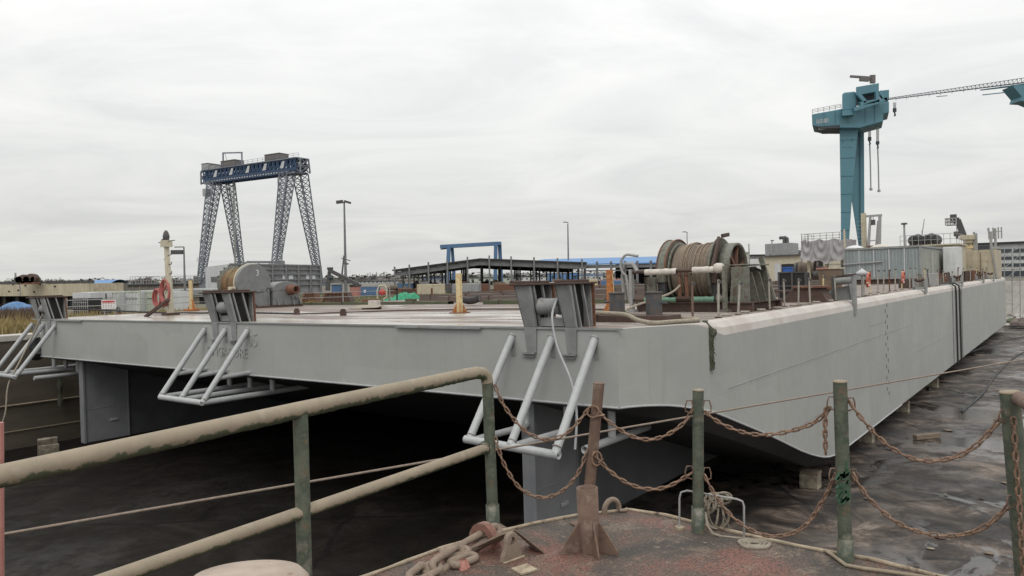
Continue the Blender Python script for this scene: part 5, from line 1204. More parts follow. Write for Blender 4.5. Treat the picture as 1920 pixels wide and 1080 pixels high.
# plain blue gantry crane
t = thing('gantry_crane', 'small plain blue gantry crane rising behind the open steel shed', 'gantry crane', land(888, 200)); o_ = land(888, 200)
def G2(px, py, dy=0): return at(px, py, 200+dy)-o_
SK = 0.0
def poly(mb, pts, dy, th): mb.prism([G2(a, b, dy) for a, b in pts], (SK*th, th, 0))
mb = MB(); poly(mb, [(825, 459), (931, 453), (940, 453), (940, 459), (931, 460), (825, 466)], 0, 2.2); mb.build('beam', M['gantry_blue'], t)
for pts, dy in (([(838, 462), (845, 461), (842, 540), (834, 541)], -1.2), ([(845, 462), (850, 462), (856, 540), (849, 541)], 2.0), ([(926, 458), (933, 457), (932, 538), (925, 539)], -1.2), ([(933, 455), (940, 455), (944, 538), (937, 539)], 2.0)):
    mb = MB(); poly(mb, pts, dy, 1.0); mb.build('leg', M['gantry_blue'], t)
mb = MB(); poly(mb, [(826, 467), (844, 464), (844, 466), (826, 468)], .3, 1.4); mb.build('trolley_rail', M['crane_dark'], t)

# big teal crane
o_ = land(1597, 200); 
def G2(px, py, dy=0): return at(px, py, 200+dy)-o_
t = thing('shipyard_crane', 'towering teal shipyard gantry crane with A-shaped box legs', 'gantry crane', o_)
dm('crane_joint', (.05, .125, .155), (.04, .10, .13), bump=0)
SK = .455; TC = M['teal_crane']; zl = G2(1597, 520).z
def pbuild(nm, pts, dy, th, m=TC, bev=0): mb = MB(); poly(mb, pts, dy, th); return mb.build(nm, m, t, bevel=bev)
pbuild('leg', [(1574, 240), (1609, 238), (1597, 375), (1592, 450), (1590, 528), (1577, 528), (1576.5, 400)], -3, 5, bev=.15)
pbuild('leg', [(1600, 240), (1620, 236), (1621.5, 528), (1612, 528), (1610, 460), (1597, 375)], 3, 5, bev=.15)
pbuild('girder', [(1522, 214), (1577, 204), (1667, 190), (1667, 211), (1656, 214), (1656, 228), (1612, 240), (1540, 239.5), (1530, 237), (1523, 236)], -5, 9, bev=.2)
pbuild('girder_underside', [(1530, 237), (1575, 234), (1575, 240), (1540, 241)], -5.2, 8, M['crane_dark'])
for k in range(7):
    y_ = 262+k*34
    xr = 1609-(y_-238)*12/137 if y_ < 375 else 1597-(y_-375)*5/75
    pbuild('plate_joint', [(1575.5, y_), (xr-.3, y_-.6), (xr-.3, y_-.25), (1575.5, y_+.35)], -3.12, .14, M['crane_joint'])
mb = MB()
for k in range(60): mb.beam(G2(1611+.1*k*.1, 245+k*3.8, 2.9), G2(1613.2+.1*k*.1, 245+k*3.8-.3, 2.9), .09)
mb.beam(G2(1611, 245, 2.9), G2(1611.6, 470, 2.9), .1); mb.beam(G2(1613.2, 245, 2.9), G2(1613.8, 470, 2.9), .1); mb.build('ladder', M['crane_joint'], t)
for xx in (1545, 1566, 1590, 1622, 1640): pbuild('stiffener', [(xx, 212-(xx-1545)*.17), (xx+.7, 212-(xx-1545)*.17), (xx+.7, 234-(xx-1545)*.05), (xx, 234-(xx-1545)*.05)], -5.1, .12, M['crane_joint'])
pbuild('portal_box', [(1579, 176), (1583, 173), (1602, 171), (1606, 174), (1606, 200), (1598, 206), (1579, 208)], -6, 6, bev=.3)
pbuild('portal_side', [(1606, 174), (1616, 182), (1616, 200), (1612, 200), (1610, 186), (1606, 186)], -3, 8)
pbuild('lower_box', [(1579, 207.5), (1600, 205), (1600, 215), (1579, 217)], -7, 1.9)
mh = child_empty('machine_house', t)
mb = MB(); poly(mb, [(1605, 163), (1648, 155.5), (1648, 171), (1605, 179)], -7, 9); mb.build('wall', TC, mh, bevel=.1)
mb = MB(); poly(mb, [(1649, 170), (1667, 168), (1667, 184), (1655, 186)], -2, 5); mb.build('side_box', TC, mh, bevel=.1)
mb = MB(); poly(mb, [(1610, 178), (1645, 172), (1650, 185), (1640, 190), (1622, 190)], -5, 6); mb.build('floor', M['crane_dark'], mh)
mb = MB()
for a, b in (((1610, 178), (1622, 192)), ((1644, 172), (1644, 192)), ((1648, 172), (1662, 188)), ((1600, 206), (1662, 186)), ((1612, 195), (1640, 190))): mb.beam(G2(*a, -7.5), G2(*b, -7.5), .9)
mb.build('brace', TC, mh)
mb = MB(); mb.beam(G2(1594, 143.2, -3), G2(1637, 146, -3), .55); mb.beam(G2(1612, 149, -3), G2(1629, 150, -3), .8); mb.beam(G2(1633, 156, -3), G2(1633, 141, -3), .5); mb.beam(G2(1637, 156, -3), G2(1637, 141, -3), .9); mb.build('service_jib', M['cabin'], t)
mb = MB(); railing(mb, [G2(1523, 213.5, -5), G2(1577, 203.5, -5)], 1.15, 5, .1, 3); mb.build('railing', M['galv'], t)
for x0, y0, y1, hk, y2 in ((1630.5, 236, 258, 262, 355), (1645.5, 229, 266, 269, 358), (1677.5, 192, 204, 208, 0)):
    h_ = child_empty('hoist', t); mb = MB()
    for dx in (-2.4, -.8, .8, 2.4): mb.beam(G2(x0+dx, y0), G2(x0+dx*.8, y1), .1)
    mb.build('rope', M['galv'], h_)
    mb = MB(); mb.beam(G2(x0, y1-1), G2(x0, hk+2), .75, .5); mb.tube([G2(x0+c_, hk+d_) for c_, d_ in ((0, 2), (0, 5), (1.3, 7), (.5, 9), (-1, 8.4))], .22, 6); mb.build('hook_block', M['crane_dark'], h_)
    if y2:
        mb = MB(); mb.tube([G2(x0+.3, hk+9), G2(x0+1.5, (hk+y2)/2), G2(x0+2.4, y2)], .19, 6); mb.box(G2(x0+2.6, y2), (.6, .5, .6)); mb.build('sling', M['galv'], h_)
# pale characters on the girder and dark ones on the leg (unreadable at this distance)
mb = MB()
for k in range(4):
    x = 1531.5+k*6.2; y = 232-k*.75
    st_ = [[(0, -8, 4, -8), (0, -4.5, 4, -4.5), (0, -8, 0, 0), (4, -8, 4, 0), (0, -1, 4, -1), (2, -4, 2, 0)], [(0, -6.5, 4.4, -6.5), (1.2, -8, 1.2, 0), (3, -8, 3, 0), (0, -3.5, 4.4, -3.5), (3, -1, 4.6, -.5)],
           [(0, -7.5, 4.6, -7.5), (0, -5, 4.6, -5), (0, -1, 4.6, -1), (1, -8, .6, 0), (2.6, -8, 2.6, 0), (4, -8, 4, 0)], [(0, -8, 4.2, -8), (0, -8, 0, 0), (0, 0, 4.4, 0), (1, -5.6, 3.8, -5.6), (1, -3, 3.8, -3), (2.4, -7, 2.4, -1)]][k]
    for a, b, c_, d_ in st_: mb.beam(G2(x+a, y+b, -5.05), G2(x+c_, y+d_, -5.05), .13, .06)
mb.build('painted_characters', M['panel_white'], t)
mb = MB()
for x, y in ((1580.5, 265), (1598, 262)): mb.beam(G2(x-1, y+3, -3.05), G2(x+1, y-2, -3.05), .35, .06)
for x in (1580, 1585.5, 1592, 1597): mb.beam(G2(x-1, 276, -3.05), G2(x+1, 275, -3.05), .3, .06)
mb.build('painted_characters', M['gantry_blue'], t)
MB().box(G2(1541, 241, -4), (1.4, 1, .5)).build('lamp', M['white_paint'], t)
# slender runway going right and the head of the far leg
mb = MB(); P0, Q0 = G2(1660, 187.5, 0), (at(1990, 146, 176)-o_)
n = 44
for k in range(n):
    a = P0+(Q0-P0)*k/n; b = P0+(Q0-P0)*(k+1)/n; hh = .35+.95*(k/n)
    mb.beam(a, b, .16+.12*k/n); mb.beam(a+V((0, 0, hh)), b+V((0, 0, hh)), .12)
    mb.beam(a, a+V((0, 0, hh)), .09); mb.beam(a, b+V((0, 0, hh)), .08)
    if k % 3 == 0: mb.beam(a, a-V((0, 0, .5)), .08)
mb.build('runway', M['crane_dark'], t)
mb = MB(); a, b = at(1838, 169, 187)-o_, at(1990, 150, 176)-o_; mb.taper(a, b, .2, .25, .4, .7).build('walkway', M['teal_crane'], t); mb = MB(); a, b = at(1842, 178, 187)-o_, at(1906, 171, 182)-o_; mb.beam(a, b, .25, .2).build('walkway', M['teal_crane'], t); mb = MB(); a, b = at(1756, 181, 193)-o_, at(1776, 179.5, 191)-o_; mb.beam(a, b, .25, .15); mb.build('walkway', M['teal_crane'], t)
mb = MB(); mb.prism([at(a_, b_, 180)-o_ for a_, b_ in ((1899, 161), (1990, 151), (1990, 215), (1930, 190), (1913, 189), (1916, 181))], (0, 4, 0)); mb.build('far_leg_head', TC, t)

# open steel shed with gable front
def shed_line(px, py, Y): return at(px, py, Y)
P1, P2 = land(740, 130), land(1100, 131); rz = math.atan2(P2.y-P1.y, P2.x-P1.x); dv = (P2-P1).normalized(); LS = (P2-P1).length
t = thing('open_shed', 'wide open-sided steel shed with a dark shallow gable roof', 'shed', P1, rz)
def sx_(px):
    best = min(range(0, int(LS*10)+40), key=lambda i: abs(px_of(P1+dv*(i*.1))[0]-px)); return best*.1
def szz(px, py): p = P1+dv*sx_(px); return at(px, py, p.y).z-P1.z
xs_ = [740, 900, 1100]; zs_ = [szz(740, 508), szz(900, 486.5), szz(1100, 494)]
XA, XM, XB = sx_(740), sx_(900), LS; DS = 44
th = .22
def roofz(x): return zs_[0]+(zs_[1]-zs_[0])*(x-XA)/(XM-XA) if x < XM else zs_[1]+(zs_[2]-zs_[1])*(x-XM)/(XB-XM)
for (a, b) in ((XA, XM), (XM, XB)):
    MB().prism([V((a-.4*(a == XA), -.3, roofz(a))), V((b+.1, -.3, roofz(b))), V((b+.1, -.3, roofz(b)+th)), V((a-.4*(a == XA), -.3, roofz(a)+th))], (0, DS, 0)).build('roof', M['roof_dark'], t)
for row in range(5):
    yy = row*DS/4.4+.2; mb = MB()
    for a, b in ((XA, XM), (XM, XB)):
        for k in range(8):
            x0 = a+(b-a)*k/8; x1 = a+(b-a)*(k+1)/8; dpt = .9 if row < 4 else .9
            mb.beam((x0, yy, roofz(x0)-.05), (x1, yy, roofz(x1)-.05), .2); mb.beam((x0, yy, roofz(x0)-dpt), (x1, yy, roofz(x1)-dpt), .16); mb.beam((x0, yy, roofz(x0)-.05), (x1, yy, roofz(x1)-dpt), .12); mb.beam((x0, yy, roofz(x0)-dpt), (x0, yy, roofz(x0)), .12)
            if row == 0: mb.bx(x0, x1, yy-.02, yy+.02, min(roofz(x0), roofz(x1))-dpt+.15, min(roofz(x0), roofz(x1))-.1)
    mb.build('roof_truss', M['steel_grey'], t)
for row in (2, 3, 4):  # added near-black sheets stand in for the dark interior below the roof
    yy = row*DS/4.4+.6; x0, x1 = XA+(XB-XA)*.30, XB-.2
    MB().prism([V((x0, yy, roofz(x0)-.5)), V((XM, yy, roofz(XM)-1.3)), V((x1, yy, roofz(x1)-1.5)), V((x1, yy, roofz(x1)-.02)), V((XM, yy, roofz(XM)-.02)), V((x0, yy, roofz(x0)-.02))], (0, .1, 0)).build('shade_sheeting', M['roof_dark'], t)
cols = [739.5, 769, 804, 840, 877, 918, 959, 1002, 1046, 1091]
for k, px in enumerate(cols):
    x = min(max(sx_(px), .05), LS-.1)
    MB().bx(x-.14, x+.14, -.45, -.15, 0, roofz(x)+.75).build('column', M['steel_grey'], t)
for row in range(1, 5):
    for k in range(0, 10):
        x = XA+.3+(XB-.6)*k/9; yy = row*DS/4.4
        MB().bx(x-.15, x+.15, yy-.15, yy+.15, 0, roofz(x)-.2).build('column', M['steel_grey'], t)
mb = MB(); zz_ = szz(740, 513)
for k in range(7):
    x0 = XA+k*1.3; mb.beam((x0, 6, zz_), (x0+.65, 6, zz_-.8), .12); mb.beam((x0+.65, 6, zz_-.8), (x0+1.3, 6, zz_), .12)
mb.beam((XA, 6, zz_), (XA+9, 6, zz_), .2); mb.beam((XA, 6, zz_-.8), (XA+9, 6, zz_-.8), .2); mb.build('crane_rail_truss', M['steel_grey'], t)
# blue-roofed shed
P1, P2 = land(1098, 134), land(1300, 126); dv = (P2-P1).normalized(); LS2 = (P2-P1).length
t = thing('blue_roof_shed', 'long open shed with a bright blue roof beyond the barge', 'shed', P1, math.atan2(P2.y-P1.y, P2.x-P1.x))
h0 = at(1160, 495.5, 131).z-P1.z; h1 = at(1160, 484, 150).z-P1.z
MB().prism([V((-16, -.5, h0)), V((-16, 20, h1)), V((-16, 20, h1+.2)), V((-16, -.5, h0+.2))], (LS2+16.6, 0, 0)).build('roof', M['roof_blue'], t)
MB().bx(0, LS2, -.3, 0, h0-.62, h0-.05).build('eaves_beam', M['steel_grey'], t)
MB().bx(0, LS2, -.28, -.1, h0-1.15, h0-.95).build('tie_beam', M['steel_grey'], t)
MB().bx(0, LS2, 18.4, 18.8, 0, h1-.4).build('back_wall', M['roof_dark'], t)
for px in (1098, 1121, 1148, 1173, 1197, 1222, 1250, 1280):
    best = min(range(0, int(LS2*10)+20), key=lambda i: abs(px_of(P1+dv*(i*.1))[0]-px))*.1
    MB().bx(best-.2, best+.2, -.5, -.3, 0, h0+.55).build('column', M['steel_grey'], t)
# grey steel-clad shed behind the numbered winch
P0_, P1, P2 = land(385, 120), land(430, 112), land(600, 122)
t = thing('workshop', 'grey steel-clad workshop with white gable behind the numbered winch', 'workshop', P1)
def LP(px, py, Y): return at(px, py, Y)-P1
bk = V((P1.x*.7, P1.y, 0)).normalized()*14
mb = MB(); a, b = P0_-P1, V((0, 0, 0)); rb = V((P0_.x, P0_.y, 0)).normalized()*9; mb.add([a, b, LP(430, 495, 112), LP(385, 500.5, 120), a+rb, b+bk, LP(430, 495, 112)+bk, LP(385, 500.5, 120)+rb], [(0, 1, 2, 3), (1, 5, 6, 2), (4, 7, 6, 5), (0, 3, 7, 4), (3, 2, 6, 7)]); mb.build('gable_wall', M['panel_white'], t)
mb = MB(); b = P2-P1; up1, up2 = LP(430, 495, 112), LP(600, 498, 122); mb.add([V((0, 0, 0)), b, up2, up1, bk, b+bk, up2+bk, up1+bk], [(0, 1, 2, 3), (1, 5, 6, 2), (3, 2, 6, 7), (4, 5, 6, 7)]); mb.build('side_wall', M['panel_grey'], t)
mb = MB(); fo = (P2-P1).cross(V((0, 0, 1))).normalized()*.25
for f_ in (.0, .12, .3, .45, .6, .74, .88, 1.0): mb.beam(b*f_+fo, b*f_+fo+up1.lerp(up2, f_)-b*f_-V((0, 0, .1)), .28)
for f_ in (.35, .52, .7, .86, 1.0): mb.beam(up1*f_*0+V((0, 0, up1.z*f_))+fo, b+V((0, 0, up2.z*f_))+fo, .2)
mb.build('steel_frame', M['steel_grey'], t)
mb = MB()
for f0_, f1_ in ((.56, .62), (.63, .68), (.83, .94)): 
    p, q = b*f0_+fo*.5, b*f1_+fo*.5; z0, z1 = 2.35, 3.2; mb.add([p+V((0, 0, z0)), q+V((0, 0, z0)), q+V((0, 0, z1)), p+V((0, 0, z1))], [(0, 1, 2, 3)])
mb.build('window', M['window_light'], t)
pp = (P0_-P1); mb = MB(); n_ = pp.cross(V((0, 0, 1))).normalized()*.06
mb.add([pp*.75+V((0, 0, 2.3))-n_, pp*.35+V((0, 0, 2.3))-n_, pp*.35+V((0, 0, 3.1))-n_, pp*.75+V((0, 0, 3.1))-n_, pp*.75+V((0, 0, 2.3))+n_, pp*.35+V((0, 0, 2.3))+n_, pp*.35+V((0, 0, 3.1))+n_, pp*.75+V((0, 0, 3.1))+n_], [(0, 1, 2, 3), (4, 5, 6, 7)]); mb.build('window', M['window_dark'], t)
mb = MB(); mb.beam(LP(463, 491.5, 116), LP(527, 491.5, 118), .35); mb.beam(LP(458, 493, 116), LP(466, 491.5, 116), .25)
for px in (470, 485, 505, 520): mb.beam(LP(px, 492, 120), LP(px, 499, 120), .15)
mb.box(LP(526, 494, 124), (1.2, .8, .9)); mb.build('roof_pipe', M['steel_grey'], t)

# left background
t, L, H = block('hull_block', 'long cream rust-stained ship section raised on supports at the left edge', 'hull section', -60, 84, 166, 76, 533, 4, 'cream_rusty', LAND+1.25)
t.location.z = EYE+LAND+1.25
mb = MB()
for k in range(9): mb.bx(.8+k*L/9, 1.3+k*L/9, .5, 3, -1.25, 0)
mb.build('support', M['dark_void'], t); MB().bx(.3, L-.3, 1.2, 3.4, -1.2, -.02).build('underside_shade', M['dark_void'], t)  # near-black filler block stands for the shade below the raised section
mb = MB()
for x, z in ((.44, .5), (.5, .9), (.57, .35), (.62, 1.0), (.395, 1.0), (.36, .4), (.74, .8)): mb.box((L*x, -.01, z*H), (.28, .05, .16))
mb.build('cut_hole', M['dark_void'], t)
for x in (.03, .3, .52, .68, .78, .83, .95): MB().box((L*x, .6, H+.16), (random.uniform(.5, 1.3), .8, .34)).build('hatch_lid', M['dark_steel'], t); MB().bx(L*.45, L*.455, -.05, .0, 0, H).build('seam_strip', M['white_paint'], t)
o0 = land(50, 78); q = thing('engine', 'dark red brown scrap engine standing on the cream ship section', 'engine', (o0.x, o0.y, t.location.z+H)); u_ = 78/1400
mb = MB()
for x, r_, h_ in ((-12, 6.5, 9), (-5, 8, 10), (2, 6, 9), (9, 8.5, 11), (15, 5, 9)): mb.lathe((x*u_, -.3, h_*u_), (0, 1, 0), [(0, 0), (r_*u_, .0), (r_*u_*1.1, .3), (r_*u_, .9), (0, .9)], 14)
mb.cyl((8*u_, 0, 12*u_), (22*u_, 0, 12*u_), 3.2*u_, 10); mb.build('cylinder_block', M['rust_dark'], q)
MB().prism([V((-24*u_, -.3, 0)), V((-12*u_, -.3, 0)), V((-12*u_, -.3, 14*u_)), V((-20*u_, -.3, 13*u_))], (0, 1, 0)).build('frame', M['dark_steel'], q)
MB().cyl((-21*u_, 0, 10*u_), (-21*u_, 0, 22*u_), 1.6*u_, 8).build('stack', M['galv'], q); MB().bx(-10*u_, 18*u_, -.3, .6, 0, 6*u_).build('bed', M['rust'], q)
# blue tarpaulin heap
p = land(30, 60); q = thing('tarp_heap', 'crumpled blue tarpaulin heap among dry weeds at the left edge', 'tarpaulin', p)
mb = MB(); mb.grid(lambda u, v: V((-2.2+4.4*u, -1+2*v, max(0, (1.15*math.exp(-((u-.42)*3.2)**2)+.5*math.exp(-((u-.8)*5)**2))*sin(pi*v)**.6*(1+.35*noise.noise(V((u*6, v*4, 2))))))), 40, 18); mb.build('sheet', M['tarp_blue'], q)
# dry grass and shrubs behind the coping
def grass(name, lab, cat, gen, n, m, w=.03, hh=(.3, .8)):
    mb = MB()
    for _ in range(n):
        p = gen(); h_ = random.uniform(*hh)*(.6+.6*noise.noise(p*.5)+.3); a = random.random()*6.28; lx, ly = random.uniform(-.3, .3)*h_, random.uniform(-.3, .3)*h_
        d = V((cos(a)*w, sin(a)*w, 0)); mb.add([p-d, p+d, p+V((lx*.5, ly*.5, h_*.6))+d*.7, p+V((lx, ly, h_)), p+V((lx*.5, ly*.5, h_*.6))-d*.7], [(0, 1, 2, 3, 4)])
    o = mb.build(name, M[m], recalc=False); tag(o, lab, cat, None, 'stuff'); return o
dm('dry_grass', (.34, .26, .12), (.22, .17, .07), (.44, .36, .19), scale=.8, rough=(.8, .95), bump=0)
dm('brown_weed', (.14, .095, .065), (.08, .055, .04), scale=1.5, rough=(.8, .95), bump=0)
dm('thin_grass', (.15, .15, .06), (.10, .11, .04), scale=.6, rough=(.8, .95), bump=0)
def gen1():
    while True:
        x = random.uniform(-44, -36.9); y = random.uniform(-3, 26); p = bw(x, y); p.z = EYE+LAND; 
        return p
grass('dry_grass', 'straw coloured dry grass growing behind the left dock wall', 'grass', gen1, 16000, 'dry_grass', .035, (.35, .95))
def gen2():
    p = land(random.gauss(38, 26), random.uniform(52, 62)); return p
grass('brown_weeds', 'dark brown dead weeds around the blue tarpaulin heap', 'weeds', gen2, 2600, 'brown_weed', .03, (.3, 1.0))
def gen3():
    px = random.uniform(560, 1120); return land(px, random.uniform(72, 120))
grass('thin_grass', 'thin green grass on the yard ground beyond the barge', 'grass', gen3, 9000, 'thin_grass', .06, (.08, .3))

# shipping containers and sheds on the left
def contain(px0, px1, Y, top, m, lab, dark=None):
    t, L, H = block('container', lab, 'container', px0, Y, px1, Y-.5, top, 2.6, m, group='pale containers in a row at the left')
    mb = MB(); n = max(6, int(L/.3))
    for k in range(n): mb.bx(L*(k+.2)/n, L*(k+.55)/n, -.04, 0, .12, H-.12)
    mb.build('corrugation', M[m], t); mb = MB(); mb.bx(-.03, .1, -.07, .02, 0, H); mb.bx(L-.1, L+.03, -.07, .02, 0, H); mb.bx(-.03, L+.03, -.06, .02, H-.12, H+.03); mb.bx(-.03, L+.03, -.06, .02, 0, .12); mb.build('frame', M['wall_green'], t)
    if dark: mb = MB(); mb.bx(L*.15, L*.85, -.06, -.04, H*.62, H*.68); mb.build('louvre', M['dark_steel'], t)
contain(166, 224, 66, 547.5, 'wall_white', 'pale blue white container behind the red lettered board')
contain(225, 262, 66.3, 546, 'wall_white', 'white container with a dark louvre, second from the left', 1)
contain(271, 296, 66.5, 546, 'wall_green', 'pale green container with a dark louvre before the cream mast', 1)
contain(297, 309, 66.8, 547, 'wall_white', 'narrow white container just left of the red hose coil')
t, L, H = block('steel_cage', 'dark open mesh cage beside the leftmost container', 'cage', 137, 62, 164, 61.5, 560, 1.4, 'dark_void'); mb = MB()
for k in range(8): mb.beam((L*k/7, -.06, 0), (L*k/7, -.06, H), .05)
for k in range(5): mb.beam((0, -.07, H*k/4), (L, -.07, H*k/4), .05)
mb.build('mesh', M['galv'], t)
t, L, H = block('canopy', 'white flat canopy above the dark mesh cage', 'canopy', 135, 63, 168, 62.6, 550, 2.4, 'wall_white', LAND+1.3); t.location.z = EYE+LAND+1.35; MB().bx(.1, .2, .1, .2, -1.3, 0).bx(L-.2, L-.1, .1, .2, -1.3, 0).build('post', M['galv'], t)
t, L, H = block('long_wall_building', 'long low weathered stone building with a railed flat roof', 'building', 168, 125, 372, 132, 535.5, 9, 'wall_stone', roof='roof_dark')
mb = MB(); railing(mb, [(6, -.2, H+.25), (L, -.2, H+.25)], 1.3, 26, .07, 2); mb.build('railing', M['galv'], t); mb = MB()
for k in range(16): mb.bx(L*k/16, L*k/16+.25, -.12, 0, 0, H)
mb.build('pilaster', M['wall_stone'], t)
t, L, H = block('blue_shed', 'small dark blue roofed shed rising behind the cream ship section', 'shed', 172, 110, 206, 110, 531.5, 5, 'wall_stone'); MB().grid(lambda u, v: V((-.2+(L+.4)*v, -.3+5.6*u, H+.55*sin(pi*u))), 10, 2).build('roof', M['roof_blue'], t)
t, L, H = block('arcade_building', 'low grey roofed building with dark doorways behind the cream mast', 'building', 300, 90, 404, 84, 553, 5, 'cream'); MB().bx(-.5, L+.5, -1.2, 5.3, H, H+.65).build('roof', M['panel_grey'], t); mb = MB()
for k, w_ in ((.08, .5), (.30, .9), (.44, .5), (.72, 1.0), (.88, .7)): mb.bx(L*k, L*k+w_, -.05, .02, 0, H*.8)
mb.build('doorway', M['dark_void'], t)
# white board with red lettering on the barge's left edge fence
p = dkx(206, -33.2); t = on_deck('notice_board', 'white notice board with a red oval band and faint red writing', 'sign', (p.x, p.y, 0), 1.57*.0+.9)
kx = 1/(px_of(bw(p.x, p.y)+V((1, 0, 0)))[0]-px_of(bw(p.x, p.y))[0]); hb_ = lz(p.x, p.y, 562)
MB().bx(-14*kx, 11*kx, 0, .04, lz(p.x, p.y, 579), hb_).build('panel', M['white_paint'], t)
mb = MB(); mb.prism([V((-2*kx+12.5*kx*cos(a), -.012, lz(p.x, p.y, 565.5)+1.9*kx*sin(a))) for a in [2*pi*i/24 for i in range(24)]], (0, .01, 0)); mb.build('red_oval', M['red_paint'], t)
mb = MB()
for r_, (n_, y_) in enumerate(((5, 569.5), (4, 573), (5, 576))):
    for k in range(n_):
        x = (-11+k*4.3)*kx; z = lz(p.x, p.y, y_); mb.bx(x, x+2*kx, -.01, 0, z, z+.9*kx)
        mb.bx(x+.8*kx, x+1.2*kx, -.012, 0, z-.7*kx, z+1.3*kx)
mb.build('red_writing', M['pink_paint'], t); MB().bx(-10*kx, -9*kx, .04, .1, 0, hb_).bx(8*kx, 9*kx, .04, .1, 0, hb_).build('post', M['galv'], t)
mb = MB()
for f_ in (.35, .62): mb.tube([(-33.5, 1.5, f_*1.2+.1), (-33.5, 12, f_*1.2+.05), (-33.5, 24, f_*1.2)], .02, 5)
for y_ in (1.5, 6, 10.4, 14.8, 19.2, 23.6): mb.beam((-33.5, y_, 0), (-33.5, y_, .95), .05)
t = on_deck('wire_fence', 'low wire fence along the left edge of the barge deck', 'fence', (0, 0, 0)); mb.build('wires', M['galv'], t)

# lamp posts
def lamp(px, top, Y, lab, kind, r=.14):
    t = thing('street_lamp', lab, 'lamp post', land(px, Y)); h = hz(px, top, Y)
    MB().tube([(0, 0, 0), (0, 0, h)], [r*1.3, r*.7], 8).build('pole', M['steel_grey'], t)
    if kind == 'twin':
        MB().box((-.75, 0, h+.05), (1.1, .6, .5), Matrix.Rotation(-.12, 3, 'Y')).box((.55, 0, h+.0), (1.1, .6, .35), Matrix.Rotation(.3, 3, 'Y')).build('lamp_head', M['dark_steel'], t)
    elif kind == 'arm': MB().tube([(0, 0, h), (.1, 0, h+.25), (-.5, 0, h+.4)], .09, 6).box((-.6, 0, h+.38), (.7, .3, .15)).build('lamp_head', M['dark_steel'], t)
    else: MB().beam((0, 0, h), (-1.0, 0, h), .1).box((-.75, 0, h-.55), (1.2, .4, .45)).build('lamp_head', M['dark_steel'], t)
lamp(648, 379, 125, 'tall lamp post with a twin floodlight head right of the lattice crane', 'twin', .2); lamp(1066, 420, 150, 'slim lamp post rising behind the nearest fairlead', 'arm', .16)
lamp(1289, 438, 160, 'thin lamp post behind the green winch drum', 'arm', .12); lamp(346, 463, 80, 'short post with a box lantern on its left right of the cream mast', 'box', .11)
# derrick boom, leaning utility pole
o_ = land(640, 95)
def G3(px, py, Y=95): return at(px, py, Y)-o_
t = thing('derrick', 'dark derrick with an upright post and a long sloping boom', 'derrick', o_)
mb = MB(); mb.taper(G3(614, 545), G3(618, 506), .55, .4, .35, .3); mb.build('post', M['dark_steel'], t); MB().beam(G3(618, 507), G3(672, 534), .5, .45).build('boom', M['dark_steel'], t); MB().box(G3(619, 503.5), (.7, .4, .3)).lathe(G3(621, 521)-V((0, .2, 0)), (0, 1, 0), [(0, 0), (.28, 0), (.28, .3), (0, .3)], 12).build('pulley', M['crane_dark'], t)
o_ = land(636, 105); t = thing('utility_pole', 'leaning wooden utility pole with crossarms beside the twin floodlight', 'utility pole', o_)
G3 = lambda px, py, Y=105: at(px, py, Y)-o_
MB().tube([(0, 0, 0), G3(645, 479)], [.16, .1], 8).build('pole', M['trunk'], t); MB().beam(G3(640, 484), G3(657, 489), .12).beam(G3(643, 493), G3(653, 495), .3, .25).build('crossarm', M['trunk'], t)
# rusty trapezoid hoppers
def hopper(px0, px1, py0, py1, Y, lab, m='rust_dark'):
    a = land((px0+px1)/2, Y); t = thing('steel_hopper', lab, 'hopper', a); w_ = (px1-px0)*Y/1400/2; h = (py1-py0)*Y/1400
    mb = MB(); mb.prism([V((-w_, 0, 0)), V((w_, 0, 0)), V((w_*.72, 0, h)), V((-w_*.72, 0, h))], (0, 2.2, 0)); mb.build('body', M[m], t)
    mb = MB()
    for k in range(6): mb.beam((w_*(-.8+k*.32), -.05, 0), (w_*(-.6+k*.24), -.05, h), .08)
    mb.beam((-w_*.75, -.06, h), (w_*.75, -.06, h), .12); mb.beam((-w_, -.06, 0), (-w_*.72, -.06, h), .14); mb.build('rib', M['rust'], t)
hopper(602, 657, 548, 568, 78, 'large rusty trapezoid steel hopper below the derrick'); hopper(566, 592, 546, 566, 80, 'smaller rusty steel hopper beside the grey workshop', 'rust')
t, L, H = block('hut', 'small dull red hut below the derrick boom', 'hut', 656, 100, 670, 100, 537, 2, 'pink_paint', roof='roof_dark', over=.1)
t, L, H = block('container', 'blue grey container in the middle distance right of the red hut', 'container', 671, 104, 706, 104, 538, 2.6, 'gantry_blue', roof='galv', over=.03); MB().bx(L*.3, L*.42, -.05, 0, H*.4, H*.7).build('window', M['window_light'], t)
t, L, H = block('tank_container', 'small blue tank in a grey frame behind the rusty hopper', 'tank', 621, 98, 635, 98, 534, 2, 'gantry_blue', roof='galv', over=.12)
p = land(716, 82); t = thing('valve_wheel', 'round red fitting on a pale curved pipe left of the green netting', 'valve', p); MB().tube([(-.5, 0, .2), (-.55, 0, 1.2), (-.3, 0, 1.75), (.3, 0, 1.8), (.5, 0, 1.4), (.5, 0, .5), (.1, 0, .2)], .09, 8).build('pipe', M['cream'], t); MB().lathe((.02, -.15, 1.0), (0, 1, 0), [(0, 0), (.34, 0), (.38, .1), (.34, .2), (0, .2)], 16).build('disc', M['red_paint'], t)
t = thing('pipe_stand', 'dark H-shaped stand in front of the green netting', 'stand', land(736, 73)); MB().bx(-.42, -.32, 0, .1, 0, 1.55).bx(.32, .46, 0, .12, 0, 1.6).bx(-.5, .5, 0, .12, 1.42, 1.55).bx(-.6, .3, 0, .3, 1.6, 1.66).bx(-.32, .32, 0, .1, 1.15, 1.22).build('frame', M['dark_void'], t)
